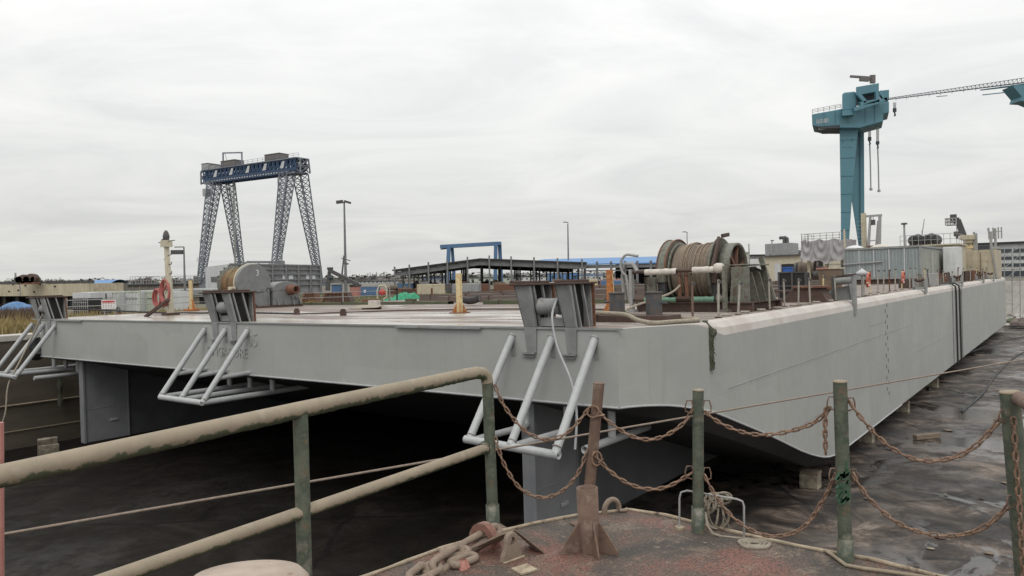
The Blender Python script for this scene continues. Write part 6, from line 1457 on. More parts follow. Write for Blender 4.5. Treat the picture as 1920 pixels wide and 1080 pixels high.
# green netting heap
p = land(757, 76); q = thing('netting_heap', 'heap of bright green safety netting beyond the barge', 'netting', p)
mb = MB()
def net(u, v):
    x = -2.7+5.4*u; e = (1-abs(2*u-1)**2.2)*sin(pi*v)**.7
    return V((x, -1.2+2.4*v, max(0.0, e*(.62+.45*math.exp(-((u-.58)*3.6)**2))+.42*noise.noise(V((u*8, v*5, 4)))*e+.16*noise.noise(V((u*22, v*12, 1)))*e)))
mb.grid(net, 70, 30); mb.build('net', M['tarp_green'], q)
for k in range(3): MB().tube([(-2+k*1.5, -1.3, .05), (-1.2+k*1.5, -1.4, .15), (-.5+k*1.4, -1.25, .03)], .03, 5).build('tie_rope', M['old_rope'], q)
# equipment under and before the sheds
pal = ['steel_grey', 'rust', 'cream', 'gantry_blue', 'rust_dark', 'panel_grey', 'dark_steel', 'cream_rusty', 'winch_green', 'beam_brown']
for k in range(64):
    px = random.uniform(748, 1240); Y = random.uniform(104, 168); o = land(px, Y); w_, h_ = random.uniform(.8, 4.2), random.uniform(.4, 1.7)
    t = thing('equipment_stack', 'stacked steel or machinery standing under the open sheds', 'equipment', o, random.uniform(-.5, .5), 'equipment stored under the open sheds'); m = random.choice(pal)
    MB().bx(-w_/2, w_/2, 0, 1.5, .12, h_).build('load', M[m], t, bevel=.05); mb = MB(); mb.bx(-w_/2-.1, w_/2+.1, .1, .3, 0, .12).bx(-w_/2*.8, -w_/2*.2, .2, 1.2, h_, h_+random.uniform(.1, .5)); mb.build('bearer', M[random.choice(['rust_dark', 'wood', 'steel_grey'])], t)
t, L, H = block('container', 'dull red container standing before the blue roofed shed', 'container', 1128, 112, 1166, 112, 524, 2.5, 'pink_paint'); mb = MB()
for k in range(12): mb.bx(L*(k+.2)/12, L*(k+.6)/12, -.05, 0, .1, H-.1)
mb.build('corrugation', M['pink_paint'], t)
block('crate_box', 'faded yellow box left of the dull red container', 'box', 1101, 110, 1120, 110, 526, 1.6, 'yellow_rust', roof='cream', over=.02)
t = thing('timber_stack', 'long low stack of grey timber beyond the barge in front of the sheds', 'timber stack', land(1150, 104), .05)
for k in range(7): MB().bx(-11, 7+random.random()*2, k*.45, k*.45+.38, 0, .35+.07*(k % 3)).build('timber', M['wood'], t)
# far buildings and skyline
def farb(px0, px1, Y, top, m, lab, win=0, roof=None, zb=LAND):
    t, L, H = block('far_building', lab, 'building', px0, Y, px1, Y, top, 12, m, zb, roof)
    if win:
        for k in range(win): MB().bx(L*(k+.3)/win, L*(k+.62)/win, -.08, .05, H*.35, H*.72).build('window', M['window_dark'], t)
farb(598, 668, 300, 530, 'panel_grey', 'low grey far building between the workshop and the floodlight', 7, 'roof_dark'); farb(672, 742, 290, 527.5, 'panel_white', 'low white far building with a row of dark windows', 9, 'roof_dark')
farb(700, 790, 330, 524, 'wall_stone', 'brownish distant building left of the open shed', 6); farb(792, 870, 260, 522, 'panel_grey', 'distant grey building seen through the open shed', 8, 'roof_blue')
farb(880, 960, 280, 521, 'wall_green', 'pale green distant building seen through the open shed', 6, 'roof_dark'); farb(1030, 1085, 250, 512, 'roof_blue', 'blue distant building seen under the shed roof', 4, 'panel_white')
farb(965, 1030, 300, 519, 'wall_white', 'white distant building seen through the open shed', 7, 'roof_dark'); farb(1087, 1130, 240, 516, 'panel_white', 'white distant building right of the blue one', 4, 'roof_blue')
farb(1372, 1440, 210, 479, 'steel_grey', 'dark low building behind the white deckhouse', 5, 'roof_dark'); farb(1385, 1404, 200, 474, 'wall_green', 'pale teal gabled building peeping past the green winch', 0, 'wall_green'); farb(1478, 1508, 215, 471, 'steel_grey', 'dark building between the upper house and the tarpaulin', 3, 'roof_dark')
# office block at far right with banded windows
a, b = land(1800, 205, -7.3), land(2050, 180, -7.3); d = b-a; L = d.length; t = thing('office_block', 'white office block with long dark window bands at the right edge', 'building', a, math.atan2(d.y, d.x)); H = at(1870, 458, 198).z-a.z
MB().bx(0, L, 0, 14, 0, H).build('wall', M['wall_white'], t); MB().bx(-.5, L+.5, -.8, 14.5, H, H+.5).build('roof', M['roof_dark'], t)
fz_ = lambda py: at(1885, py, 196).z-a.z
for k, (y0, y1) in enumerate(((474, 467), (487, 481), (500, 494), (518, 508))): MB().bx(.8, L-.5, -.12, .05, fz_(y0), fz_(y1)).build('window_band', M['window_dark'], t)
mb = MB()
for k in range(7): mb.bx(L*k/7, L*k/7+.16, -.2, -.1, fz_(519), fz_(466))
mb.build('mullion', M['wall_white'], t); MB().bx(0, L*.32, -.3, 0, H-3.2, H-.4).build('glazed_gallery', M['window_dark'], t)
# scaffold tower, rubble
o_ = land(1898, 100, -7.3); t = thing('scaffold', 'tall thin grey scaffold frame at the far end of the dock', 'scaffold', o_); h = at(1898, 464, 100).z-o_.z; w_ = 1.05
mb = MB()
for x in (-w_, w_):
    for y in (0, 1.6): mb.cyl((x, y, 0), (x, y, h), .06, 6)
for k in range(6):
    z = h*k/6+.6
    for y in (0, 1.6): mb.beam((-w_, y, z), (w_, y, z), .06)
    mb.beam((-w_, 0, z), (w_, 0, min(h, z+h/6)), .05)
mb.build('frame', M['galv'], t); MB().bx(-w_, 1.3, 0, 1.6, h*.7, h*.7+.08).build('platform', M['wood'], t); mb = MB(); mb.beam((.2, -1.5, 0), (1.6, -.3, 3.4), .1); mb.beam((1.0, -1.5, 0), (2.2, -.3, 3.4), .1); mb.beam((-.9, -1, .3), (2.4, -1, .3), .1); mb.build('brace', M['galv'], t)
for k in range(90):
    px = random.uniform(1886, 1960); Y = random.uniform(92, 128); o = land(px, Y, -7.35); mb = MB(); s_ = random.uniform(.3, 1.6)
    mb.grid(lambda u, v: V((s_*cos(2*pi*u)*sin(pi*v)*(1+.5*noise.noise(V((u*5, v*5, k)))), s_*.8*sin(2*pi*u)*sin(pi*v), max(-.05, s_*.6*cos(pi*v)*(1+.4*noise.noise(V((v*4, u*4, k))))))), 9, 7, cu=True, sm=False)
    q = mb.build('rubble', M[random.choice(['beam_brown', 'wood', 'rust_dark', 'conc_light', 'moss_beam'])]); q.location = o; tag(q, 'chunk of rubble lying beyond the far end of the dock', 'rubble', 'rubble beyond the dock end')
t = thing('quay_strip', 'raised pale quay strip beyond the barge at the right edge', 'quay', bw(2, 112)); t.matrix_world = BM @ Matrix.Translation(V((1, 118, 0))); MB().bx(0, 80, 0, 14, -6.7, -6.15).build('body', M['conc_light'], t)

# bare trees
def tree(px, Y, top, lab, sp=.6, grp='bare winter trees along the skyline'):
    p = land(px, Y); h = hz(px, top, Y); t = thing('bare_tree', lab, 'tree', p, random.random()*6, grp)
    tr = MB(); cr = MB(); tr.tube([(0, 0, 0), (.1, 0, h*.3), (0, .1, h*.5)], [h*.03, h*.022, h*.014], 6)
    def br(q, d, l, r_, dep):
        e = q+d*l; (tr if dep > 3 else cr).beam(q, e, max(r_, .035))
        if dep == 0: return
        for _ in range(3 if dep > 1 else 2):
            nd = (d+V((random.uniform(-sp, sp), random.uniform(-sp, sp), random.uniform(-.1, .45)))).normalized(); br(q+d*l*random.uniform(.55, 1), nd, l*random.uniform(.6, .8), r_*.62, dep-1)
    for k in range(5):
        a = k*1.26+random.random(); br(V((0, 0, h*(.25+.05*k))), V((cos(a)*.6, sin(a)*.6, .9)).normalized(), h*.25, h*.012, 4)
    tr.build('trunk', M['trunk'], t); cr.build('crown', M['trunk'], t)
tree(272, 200, 517, 'round bare tree behind the cream mast', .7); tree(256, 190, 521, 'small bare tree left of the round one', .7); tree(372, 210, 520, 'bare tree at the foot of the lattice crane', .6); tree(88, 150, 521, 'thin bare tree over the cream ship section', .5); tree(112, 160, 522, 'second thin bare tree over the cream ship section', .5)
tree(700, 320, 517, 'bare tree behind the far white building', .6); tree(730, 300, 516, 'bushy bare tree beside the open shed', .7); tree(676, 310, 518, 'low bare tree near the far white building', .6)
for k, (px, top) in enumerate(((674, 514), (690, 512), (694, 511), (699, 513), (706, 510), (713, 515), (720, 509), (727, 513), (735, 514))):
    t = thing('thin_mast', 'thin distant mast standing in the row on the skyline', 'mast', land(px, 340), 0, 'row of thin masts on the skyline'); h = hz(px, top, 340); MB().beam((0, 0, 0), (0, 0, h), .28).build('pole', M['steel_grey'], t)
    if k in (6, 3): mb = MB(); mb.beam((-1.4, 0, 0), (0, 0, h), .15); mb.beam((1.4, 0, 0), (0, 0, h), .15); mb.beam((-1.2, 0, h*.75), (1.2, 0, h*.75), .12); mb.build('stay', M['steel_grey'], t)
# far treeline as one mass
dm('far_wood', (.15, .145, .135), (.11, .108, .10), scale=.1, bump=0)
mb = MB()
for k in range(2200):
    px = random.uniform(-700, 2700); Y = random.uniform(420, 520); p = land(px, Y); s_ = random.uniform(.8, 2.6)*(1+.8*noise.noise(V((px*.02, 0, 0)))); a = random.random()*3
    for j in range(3):
        c_ = V((random.uniform(-3, 3), random.uniform(-3, 3), random.uniform(0, s_+1))); mb.add([p+c_+V((cos(a+i*2.1)*1.8, sin(a+i*2.1)*1.8, random.uniform(-.8, 1.6))) for i in range(3)], [(0, 1, 2)])
    mb.add([p-V((3, 0, .5)), p+V((3, 0, -.5)), p+V((1.5, 0, s_*.8)), p+V((-1.5, 0, s_))], [(0, 1, 2, 3)])
tag(mb.build('far_treeline', M['far_wood'], recalc=False), 'dark line of distant bare woodland along the horizon', 'woodland', None, 'stuff')
# ------------------------------------------------------------------ foreground: dock corner platform
PZ = -1.65
def oz(px, py): return on_z(px, py, PZ)
outl = [oz(1180, 957), oz(1085, 967), oz(1000, 983), oz(930, 1000), oz(830, 1029), oz(690, 1081)]
outl += [V((-1.5, 3.42, EYE+PZ)), V((-3.2, 2.1, EYE+PZ)), V((-5, .5, EYE+PZ)), V((-5, -3, EYE+PZ)), V((6, -3, EYE+PZ)), V((6, .6, EYE+PZ)), V((3.4, 3.0, EYE+PZ)), oz(1750, 1080), oz(1640, 1052), oz(1536, 1033), oz(1457, 1017), oz(1340, 991), oz(1250, 968)]
t = thing('dock_platform', 'rusty red flaking steel dock platform in the foreground', 'platform')
t.location = (0, 0, 0)
cen = V((.6, 1.5, EYE+PZ)); mb = MB()
def pt_in(k, f_): return cen+(outl[k % len(outl)]-cen)*f_
nO = len(outl); seg = []
for k in range(nO):
    a, b = outl[k], outl[(k+1) % nO]; m_ = max(1, int((b-a).length/.12))
    for j in range(m_): seg.append(a+(b-a)*j/m_)
nS = len(seg); R_ = 40
def pf(u, v):
    p = seg[int(round(u*nS)) % nS]; q = cen+(p-cen)*(v**.8 if v > 0 else 0); h_ = .006*noise.noise(V((q.x*2.2, q.y*2.2, 0)))+.003*noise.noise(V((q.x*14, q.y*14, 3)))
    return V((q.x, q.y, q.z+h_*(1 if v < .99 else 0)))
mb.grid(pf, nS, R_, cu=True); mb.build('deck', M['plat'], t)
mb = MB(); lip = [p+V((0, 0, .006)) for p in seg]; mb.tube(lip, [.012+.005*noise.noise(V((p.x*9, p.y*9, 1))) for p in lip], 8, closed=True); mb.build('edge_bead', M['edge'], t)
mb = MB()
for k in range(nS):
    a, b = seg[k], seg[(k+1) % nS]; mb.add([a-V((0, 0, .004)), b-V((0, 0, .004)), V((b.x, b.y, EYE-9)), V((a.x, a.y, EYE-9))], [(0, 1, 2, 3)])
mb.build('side', M['rust_dark'], t)
def post(px0, py0, px1, py1, Y, r, m, lab, sleeve=0, cap=True, name='railing_post'):
    a = at(px1, py1, Y); b = at(px0, py0, Y); a.z = max(a.z, EYE+PZ) if False else a.z
    t = thing(name, lab, 'post', a); b = b-a
    MB().tube([(0, 0, 0), b*.5, b], r, 20).build('tube', M[m], t)
    if cap: MB().lathe(b, b, [(0, .0), (r*1.02, 0), (r*1.04, .004), (r*.98, .010), (0, .012)], 20).build('cap', M['rail_top'] if m != 'rusty_post' else M['rusty_post'], t)
    if sleeve: MB().pipe((0, 0, 0), b*sleeve, r*1.2, .006, 20).build('sleeve', M['green_post'], t)
    MB().box((0, 0, .004), (.16, .15, .008), Matrix.Rotation(.5, 3, 'Z')).build('foot_plate', M['rusty_post'], t)
    return t
P918 = post(914, 716, 925, 992, 4.84, .036, 'green_post', 'green end post of the foreground handrail', .165, False)
post(1123, 720, 1099, 984, 4.86, .036, 'rusty_post', 'reddish brown leaning post between the handrail and the socket pipe')
post(1309, 733, 1309, 1001, 4.7, .0345, 'green_post', 'green post with a thicker sleeve next to the coiled rope', .19)
post(1575, 717, 1586, 1056, 4.2, .0375, 'green_post', 'worn green post with smeared paint, second from the right edge', .14)
post(1893, 737, 1925, 1115, 3.75, .045, 'green_post', 'rightmost green post leaning at the edge of the frame')
# smeared lumps of paint on the second-last post
mb = MB()
for k in range(26):
    y_ = 872+random.random()*70; mb.box(at(1580+random.uniform(-10, 10), y_, 4.17), (random.uniform(.008, .02), .02, random.uniform(.02, .06)), Matrix.Rotation(random.random(), 3, 'Y'))
dm('dried_rag', (.05, .11, .065), (.03, .07, .04), scale=20, bump=.5, rough=(.8, .95))
o = mb.build('dried_rags', M['dried_rag']); tag(o, 'green dried rags bound round the worn green post', 'rags')
# handrail
t = thing('handrail', 'long weathered tan and green pipe handrail crossing the lower left', 'handrail', (0, 0, 0))
A_r = at(872, 703, 4.70); R1 = at(563, 768, 3.62); R2 = at(0, 893, 2.5); R3 = at(-420, 985, 1.95)
curve = [R3, R2, R1, A_r, at(893, 699, 4.78), at(905, 700, 4.82), at(912, 706, 4.84), at(914, 718, 4.84)]
MB().tube(curve, .040, 20).build('top_rail', M['hand_rail'], t)
MB().tube([at(918, 838, 4.84), at(567, 960, 3.62), at(150, 1105, 2.75)], .031, 16).build('mid_rail', M['hand_rail'], t)
a, b = at(563, 775, 3.62), at(573, 1130, 3.62); MB().tube([a, b, b-V((0, 0, .5))], .036, 20).build('post', M['green_post'], t)
mb = MB(); mb.lathe(at(915, 838, 4.84)-V((.02, .02, 0)), (at(567, 960, 3.62)-at(918, 838, 4.84)), [(.0, 0), (.046, 0), (.042, .02), (.034, .04)], 16); mb.build('weld_collar', M['green_post'], t)
mb = MB()
for k in range(120):     # flaking green paint hanging below the rail
    f_ = random.random(); p = R2.lerp(R1, f_*1.0) if random.random() < .6 else R1.lerp(A_r, f_); 
    mb.box(p-V((0, random.uniform(-.01, .01), .038)), (random.uniform(.01, .05), .014, .006), Matrix.Rotation(.9, 3, 'Z'))
mb.build('peeling_paint', M['mossy_rope'], t)['kind'] = 'stuff'
# beige vent cap at the bottom
c_ = at(465, 1076, 2.15); t = thing('vent_cap', 'round beige mushroom vent cap at the bottom edge', 'vent', (c_.x, c_.y, EYE+PZ)); hh = c_.z-EYE-PZ
MB().lathe((0, 0, 0), (0, 0, 1), [(.0, 0), (.10, 0), (.10, hh-.06)], 20).build('pipe', M['rail_top'], t)
MB().lathe((0, 0, hh), (0, .12, 1), [(.10, -.06), (.165, -.06), (.175, -.048), (.172, -.02), (.15, .002), (.08, .012), (0, .015)], 40).build('cap', M['beige_cap'], t)
# thin pinkish pipe at the left edge
t = thing('edge_pipe', 'narrow pinkish upright pipe at the left edge of the view', 'pipe', at(2, 1120, 4.5)); MB().tube([(0, 0, 0), at(1, 792, 4.5)-at(2, 1120, 4.5)], .018, 10).build('tube', M['pink_paint'], t); MB().cyl((0, 0, 0), (0, 0, -5), .018, 8).build('lower_tube', M['pink_paint'], t)
# socket pipe with gussets
b_ = oz(1106, 1032); t = thing('socket_pipe', 'open rusty socket pipe with triangular gussets welded to the platform', 'pipe socket', b_, 0)
MB().pipe((0, 0, 0), (-.012, 0, .375), .064, .011, 32).build('tube', M['rusty_post'], t)
mb = MB()
for a, L_, H_ in ((radians(200), .135, .15), (radians(283), .10, .16), (radians(330), .12, .14), (radians(70), .12, .14)):
    d = V((cos(a), sin(a), 0)); n_ = V((-sin(a), cos(a), 0))*.005; mb.prism([d*.06-n_, d*(.06+L_)-n_, d*(.06+L_)-n_+V((0, 0, .02)), d*.07-n_+V((0, 0, H_+.03)), d*.06-n_+V((0, 0, H_+.03))], n_*2)
mb.build('gusset', M['rusty_post'], t)
# half ring at the platform corner
c_ = oz(1147, 960); t = thing('lifting_ring', 'dusty thick half ring at the far corner of the platform', 'ring', c_, .25); MB().tube([(.062*cos(a), .02*cos(a), .01+.075*sin(a)) for a in [radians(-8+ (200)*i/16) for i in range(17)]], .019, 12).build('ring', M['big_chain'], t)
MB().tube([(.05, -.02, .012), (.09, -.03, .012), (.11, 0, .01)], .012, 8).build('tail', M['big_chain'], t)
# hand hoop of bent rod behind the green post
h0, h1 = oz(1274, 992), oz(1395, 1010); z_ = EYE+PZ
t = thing('ladder_hoop', 'thin bent rod ladder hoop behind the green post with the sleeve', 'ladder hoop', (0, 0, 0)); MB().tube([h0, at(1274, 934, h0.y), at(1277, 923, h0.y), at(1288, 920, h0.y), at(1330, 927, 4.72), at(1382, 936, h1.y), at(1392, 940, h1.y), at(1395, 950, h1.y), h1], .0065, 8).build('rod', M['galv'], t)
MB().box(h0+V((0, 0, .008)), (.05, .05, .016), Matrix.Rotation(.6, 3, 'Z')).build('foot', M['edge'], t)
# coiled rope hanging there
t = thing('rope_coil', 'tangled coil of pale rope hanging beside the sleeved green post', 'rope', (0, 0, 0))
mb = MB()
for cx_, cy_, rx, ry, rot in ((1330, 945, 12, 18, .2), (1338, 940, 17, 14, .4), (1350, 935, 20, 10, .1), (1342, 962, 14, 30, -.2), (1346, 970, 20, 22, .5), (1336, 965, 10, 30, .1), (1330, 950, 8, 12, 0), (1360, 930, 12, 6, .2)):
    mb.tube([at(cx_+rx*cos(a)*cos(rot)-ry*sin(a)*sin(rot), cy_+ry*sin(a)*cos(rot)+rx*cos(a)*sin(rot), 4.74+.02*sin(a*2+cx_)) for a in [2*pi*i/24 for i in range(24)]], .0075, 7, closed=True)
mb.tube([at(1322, 960, 4.7), at(1326, 985, 4.66), at(1336, 1000, 4.6), at(1352, 1006, 4.62), at(1395, 1010, 4.56), at(1440, 1014, 4.52), at(1448, 1017, 4.5)], .0085, 7)
mb.tube([at(1356, 965, 4.7), at(1366, 985, 4.74), at(1371, 998, 4.74)], .004, 6); mb.build('rope', M['old_rope'], t)
c_ = oz(1414, 1022); t = thing('worn_gasket', 'flat frayed ring gasket lying by the platform edge', 'gasket', c_+V((0, 0, .006)), -.3); mb = MB()
for r_, w_ in ((.085, .012), (.06, .010), (.037, .009)): mb.tube([(r_*1.0*cos(a)*(1+.08*sin(5*a)), r_*.8*sin(a)*(1+.06*cos(3*a)), 0) for a in [2*pi*i/28 for i in range(28)]], w_, 6, closed=True)
mb.build('ring', M['old_rope'], t)
t = thing('hose', 'pale hose trailing over the platform edge by the worn green post', 'hose', (0, 0, 0)); MB().tube([oz(1538, 1034)+V((0, .04, -.02)), oz(1548, 1036)+V((0, 0, .012)), oz(1560, 1044)+V((0, 0, .012)), oz(1582, 1060)+V((0, -.03, .012)), oz(1620, 1070)+V((0, 0, .012)), oz(1680, 1078)+V((0, 0, .012)), oz(1760, 1090)+V((0, 0, .012))], .011, 8).build('tube', M['rail_top'], t)
t = thing('square_plate', 'small square rusty plate lying before the lug', 'plate', oz(983, 1070)+V((0, 0, .004)), .6); MB().box((0, 0, .004), (.11, .10, .01)).build('plate', M['edge'], t)
for k, (px, py) in enumerate(((1322, 1020), (1456, 1040), (1010, 1062))):
    o = MB().box((0, 0, 0), (.02, .006, .003)).build('debris_chip', M['edge']); o.location = oz(px, py)+V((0, 0, .008)); o.rotation_euler = (0, 0, k); tag(o, 'pale flake of debris on the platform', 'debris', 'flakes on the platform')
# welded lug
g0 = oz(962, 1050); t = thing('lug', 'welded lug plate with a round eye and a folded gusset on the platform', 'lug', g0, 0)
def plate_with_hole(outer, c, r, th):
    mb = MB(); n = len(outer); inner = [V((c[0]+r*cos(a), c[1], c[2]+r*1.15*sin(a))) for a in [math.atan2(p[2]-c[2], p[0]-c[0]) for p in outer]]
    vs = [V(p) for p in outer]+inner; vs2 = [p+V(th) for p in vs]; N_ = 2*n; fs = []
    for i in range(n):
        j = (i+1) % n; fs += [(i, j, n+j, n+i), (N_+i, N_+n+i, N_+n+j, N_+j), (i, N_+i, N_+j, j), (n+i, n+j, N_+n+j, N_+n+i)]
    mb.add(vs+vs2, fs); return mb
t.rotation_euler = (0, 0, .75)
out = [(-.075, 0, 0), (-.072, 0, .03), (-.055, 0, .06), (-.045, 0, .10)]+[(.045*cos(a), 0, .115+.045*sin(a)) for a in [pi*(8-i)/8 for i in range(9)]]+[(.045, 0, .10), (.055, 0, .06), (.072, 0, .03), (.075, 0, 0), (.03, 0, 0), (-.03, 0, 0)]
plate_with_hole(out, (0, 0, .108), .021, (0, .032, 0)).build('eye_plate', M['big_chain'], t, bevel=.003)
MB().prism([V((-.05, .035, .15)), V((.05, .035, .15)), V((.06, .20, .03)), V((-.11, .24, .03))], (0, .004, .010)).build('strap_plate', M['big_chain'], t)
MB().prism([V((.045, .01, .15)), V((.05, .06, .15)), V((.23, .10, .0)), V((.20, -.06, .0))], (.0, .0, .008)).build('wing_plate', M['big_chain'], t)
MB().tube([(-.08, -.008, .004), (.08, -.008, .004)], .007, 6).build('weld', M['edge'], t)

# chains
def link(mb, c, d, up, L, W, r, n=10, k=6):
    x = d.normalized(); y = (up-x*up.dot(x)).normalized(); s_ = (L-W)/2; R = W/2-r; pts = []
    for i in range(n):
        a = 2*pi*i/n; sx0 = s_ if cos(a) > 0 else -s_; pts.append(c+x*(sx0+(R)*cos(a))+y*R*sin(a))
    mb.tube(pts, r, k, closed=True)
def chain(name, lab, pix, Ya, Yb, m='chain', pitch=.040, L=.057, W=.030, r=.0058, grp=None):
    "pix: control pixels; the chain follows a smooth curve through them"
    P = []
    for i in range(len(pix)-1):
        p0 = pix[max(i-1, 0)]; p1 = pix[i]; p2 = pix[i+1]; p3 = pix[min(i+2, len(pix)-1)]
        for k in range(16):
            t_ = k/16; q = [.5*(2*p1[a]+(p2[a]-p0[a])*t_+(2*p0[a]-5*p1[a]+4*p2[a]-p3[a])*t_*t_+(3*p1[a]-p0[a]-3*p2[a]+p3[a])*t_**3) for a in (0, 1)]
            P.append(q)
    P.append(pix[-1]); x0, x1 = P[0][0], P[-1][0]
    W3 = [at(q[0], q[1], Ya+(Yb-Ya)*(i/(len(P)-1))) for i, q in enumerate(P)]
    acc = [0]
    for a, b in zip(W3, W3[1:]): acc.append(acc[-1]+(b-a).length)
    n = max(2, int(acc[-1]/pitch)); mb = MB(); j = 0
    for i in range(n):
        s_ = acc[-1]*(i+.5)/n
        while acc[j+1] < s_: j += 1
        f_ = (s_-acc[j])/(acc[j+1]-acc[j]); c = W3[j].lerp(W3[j+1], f_); d = (W3[j+1]-W3[j]).normalized()
        up = V((0, -1, 0)) if i % 2 else V((0, 0, 1)); 
        if abs(d.dot(up)) > .9: up = V((1, 0, 0))
        up = Matrix.Rotation(random.uniform(-.15, .15)+.12, 3, d) @ up
        link(mb, c, d, up, L, W, r)
    return tag(mb.build(name, M[m]), lab, 'chain', grp)
G_ = 'guard chains strung between the foreground posts'
chain('chain', 'upper chain from the handrail end post to the reddish brown post', [(927, 722), (948, 765), (985, 808), (1025, 824), (1065, 810), (1103, 768)], 4.82, 4.84, grp=G_)
chain('chain', 'lower chain from the handrail end post to the reddish brown post', [(928, 820), (945, 870), (975, 915), (1015, 933), (1055, 920), (1085, 885), (1100, 845)], 4.82, 4.84, grp=G_)
chain('chain', 'upper chain from the reddish brown post to the sleeved green post', [(1122, 773), (1150, 797), (1185, 818), (1220, 824), (1255, 813), (1285, 790), (1300, 764)], 4.82, 4.70, grp=G_)
chain('chain', 'lower chain from the reddish brown post to the sleeved green post', [(1112, 848), (1140, 880), (1175, 905), (1215, 917), (1255, 911), (1298, 886)], 4.82, 4.70, grp=G_)
chain('chain', 'upper chain between the sleeved green post and the worn green post', [(1322, 772), (1350, 793), (1395, 811), (1440, 815), (1490, 806), (1530, 790), (1556, 764)], 4.68, 4.22, grp=G_)
chain('chain', 'deep lower chain between the sleeved green post and the worn green post', [(1320, 890), (1345, 935), (1380, 975), (1425, 1001), (1470, 1004), (1510, 985), (1545, 935), (1567, 888)], 4.68, 4.22, grp=G_)
chain('chain', 'short loose chain end hanging beside the worn green post', [(1549, 766), (1547, 800), (1548, 850)], 4.22, 4.22, pitch=.03)
chain('chain', 'upper chain from the worn green post to the rightmost post', [(1592, 752), (1620, 790), (1665, 835), (1720, 862), (1780, 860), (1830, 835), (1876, 786)], 4.18, 3.78, grp=G_)
chain('chain', 'lower chain from the worn green post to the rightmost post', [(1598, 888), (1630, 935), (1680, 978), (1735, 1000), (1800, 1003), (1850, 985), (1895, 945)], 4.18, 3.78, grp=G_)
chain('chain', 'vertical rusty chain lying along the rightmost post', [(1900, 782), (1905, 860), (1911, 940), (1916, 1020), (1920, 1095)], 3.70, 3.68, pitch=.042, L=.056, W=.032, r=.0055)
# bent eyes welded to the posts
def eye(px, py, Y, s_, lab):
    t = thing('chain_eye', lab, 'eye', (0, 0, 0), 0, 'bent rod eyes on the foreground posts')
    MB().tube([at(px, py+6, Y), at(px+s_*3, py-6, Y), at(px+s_*12, py-6, Y), at(px+s_*15, py+4, Y), at(px+s_*15, py+14, Y), at(px+s_*3, py+18, Y)], .0045, 7).build('rod', M['rusty_post'], t)
for px, py, Y, s_, lab in ((1300, 757, 4.69, -1, 'upper left rod eye on the sleeved green post'), (1318, 757, 4.69, 1, 'upper right rod eye on the sleeved green post'), (1300, 880, 4.69, -1, 'lower left rod eye on the sleeved green post'), (1318, 883, 4.69, 1, 'lower right rod eye on the sleeved green post'),
        (1566, 750, 4.2, -1, 'upper left rod eye on the worn green post'), (1588, 752, 4.2, 1, 'upper right rod eye on the worn green post'), (1570, 884, 4.2, -1, 'lower left rod eye on the worn green post'), (1592, 886, 4.2, 1, 'lower right rod eye on the worn green post'),
        (1888, 775, 3.74, -1, 'upper rod eye on the rightmost post'), (1903, 935, 3.74, -1, 'lower rod eye on the rightmost post')): eye(px, py, Y, s_, lab)
t = thing('shackle', 'small shackle holding the upper chain to the reddish brown post', 'shackle', (0, 0, 0)); MB().tube([at(1112+11*cos(a), 772+11*sin(a), 4.81) for a in [2*pi*i/14 for i in range(14)]], .006, 7, closed=True).cyl(at(1118, 781, 4.80), at(1134, 778, 4.8), .006, 8).build('bow', M['chain'], t)
t = thing('shackle', 'small shackle holding the lower chain to the reddish brown post', 'shackle', (0, 0, 0)); MB().tube([at(1119+9*cos(a), 860+13*sin(a), 4.80) for a in [2*pi*i/14 for i in range(14)]], .006, 7, closed=True).cyl(at(1122, 868, 4.79), at(1131, 860, 4.79), .006, 8).build('bow', M['chain'], t)
t = thing('branch_pipe', 'short brown pipe joining the rightmost post from the right', 'pipe', (0, 0, 0)); MB().tube([at(1905, 744, 3.76), at(1935, 762, 3.4), at(1990, 800, 3.0)], .032, 14).build('tube', M['rusty_post'], t)
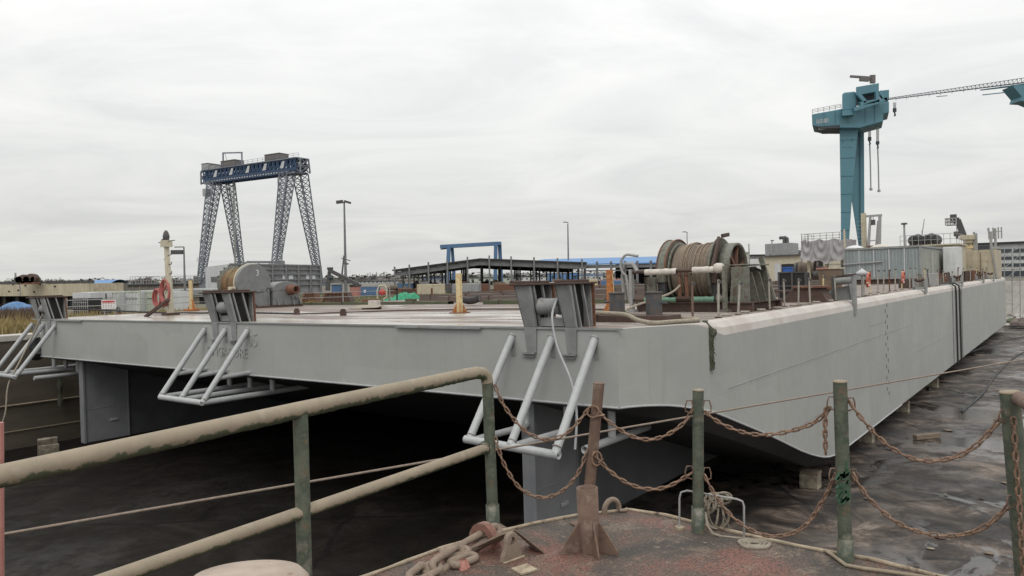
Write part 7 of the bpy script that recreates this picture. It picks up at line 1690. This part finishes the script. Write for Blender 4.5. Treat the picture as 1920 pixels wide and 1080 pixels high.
# heavy anchor chain
t = thing('anchor_chain', 'heavy dusty anchor chain with large studded links lying on the platform', 'chain', (0, 0, 0))
def biglink(px0, py0, px1, py1, z0, z1, tilt, W=.115, r=.021, nm='link', m='big_chain'):
    a = oz(px0, py0); b = oz(px1, py1); a.z += z0; b.z += z1; d = b-a; L = d.length+.03
    up = Matrix.Rotation(tilt, 3, d.normalized()) @ V((0, 0, 1)); mb = MB(); link(mb, (a+b)/2, d, up, L, W, r, 20, 10); return mb.build(nm, M[m], t)
biglink(936, 1008, 868, 1040, .06, .03, .75, .10)
biglink(880, 1042, 828, 1048, .03, .035, 1.45, .12)
biglink(890, 1048, 846, 1066, .022, .022, 1.57, .12)
biglink(866, 1046, 812, 1078, .05, .03, .55, .11)
biglink(822, 1068, 772, 1096, .025, .03, 1.4, .12)
biglink(800, 1080, 768, 1106, .04, .03, .5, .12)
MB().tube([oz(795, 1083)+V((0, 0, .03)), oz(812, 1096)+V((0, 0, .03))], .016, 8).build('stud', M['big_chain'], t)
c_ = oz(903, 1022); t = thing('ring_plate', 'thick reddish half ring plate standing behind the anchor chain', 'ring', c_, -.75)
mb = MB(); n = 18
ro, ri = .115, .075
pts = [V((ro*cos(a), 0, ro*1.15*sin(a))) for a in [pi*i/n for i in range(n+1)]]+[V((ri*cos(a), 0, ri*1.15*sin(a))) for a in [pi*(n-i)/n for i in range(n+1)]]
for i in range(n):
    a, b, c2_, d2 = pts[i], pts[i+1], pts[2*n+1-i-1], pts[2*n+1-i]
    mb.prism([a, b, c2_, d2], (0, .05, 0))
mb.build('plate', M['red_shackle'], t)
c_ = oz(868, 1066); t = thing('pink_rag', 'small pink rag caught under the anchor chain', 'rag', c_); MB().grid(lambda u, v: V((.035*cos(2*pi*u)*(1-.5*v)*(1+.35*sin(6*u*3)), .03*sin(2*pi*u)*(1-.5*v), .05*v+.012*noise.noise(V((u*9, v*9, 0))))), 16, 8, cu=True).build('cloth', M['pink_rag_m'] if 'pink_rag_m' in M else M['pink_paint'], t)
# taut wire rope across the view
A_w, B_w = at(-60, 1013, 5.9), at(1990, 662, 13.5)
t = thing('wire_rope', 'thin taut rusty wire rope stretched across the whole view', 'rope', (0, 0, 0)); MB().tube([A_w.lerp(B_w, i/20)-V((0, 0, .0)) for i in range(21)], .0125, 8).build('line', M['wire'], t)
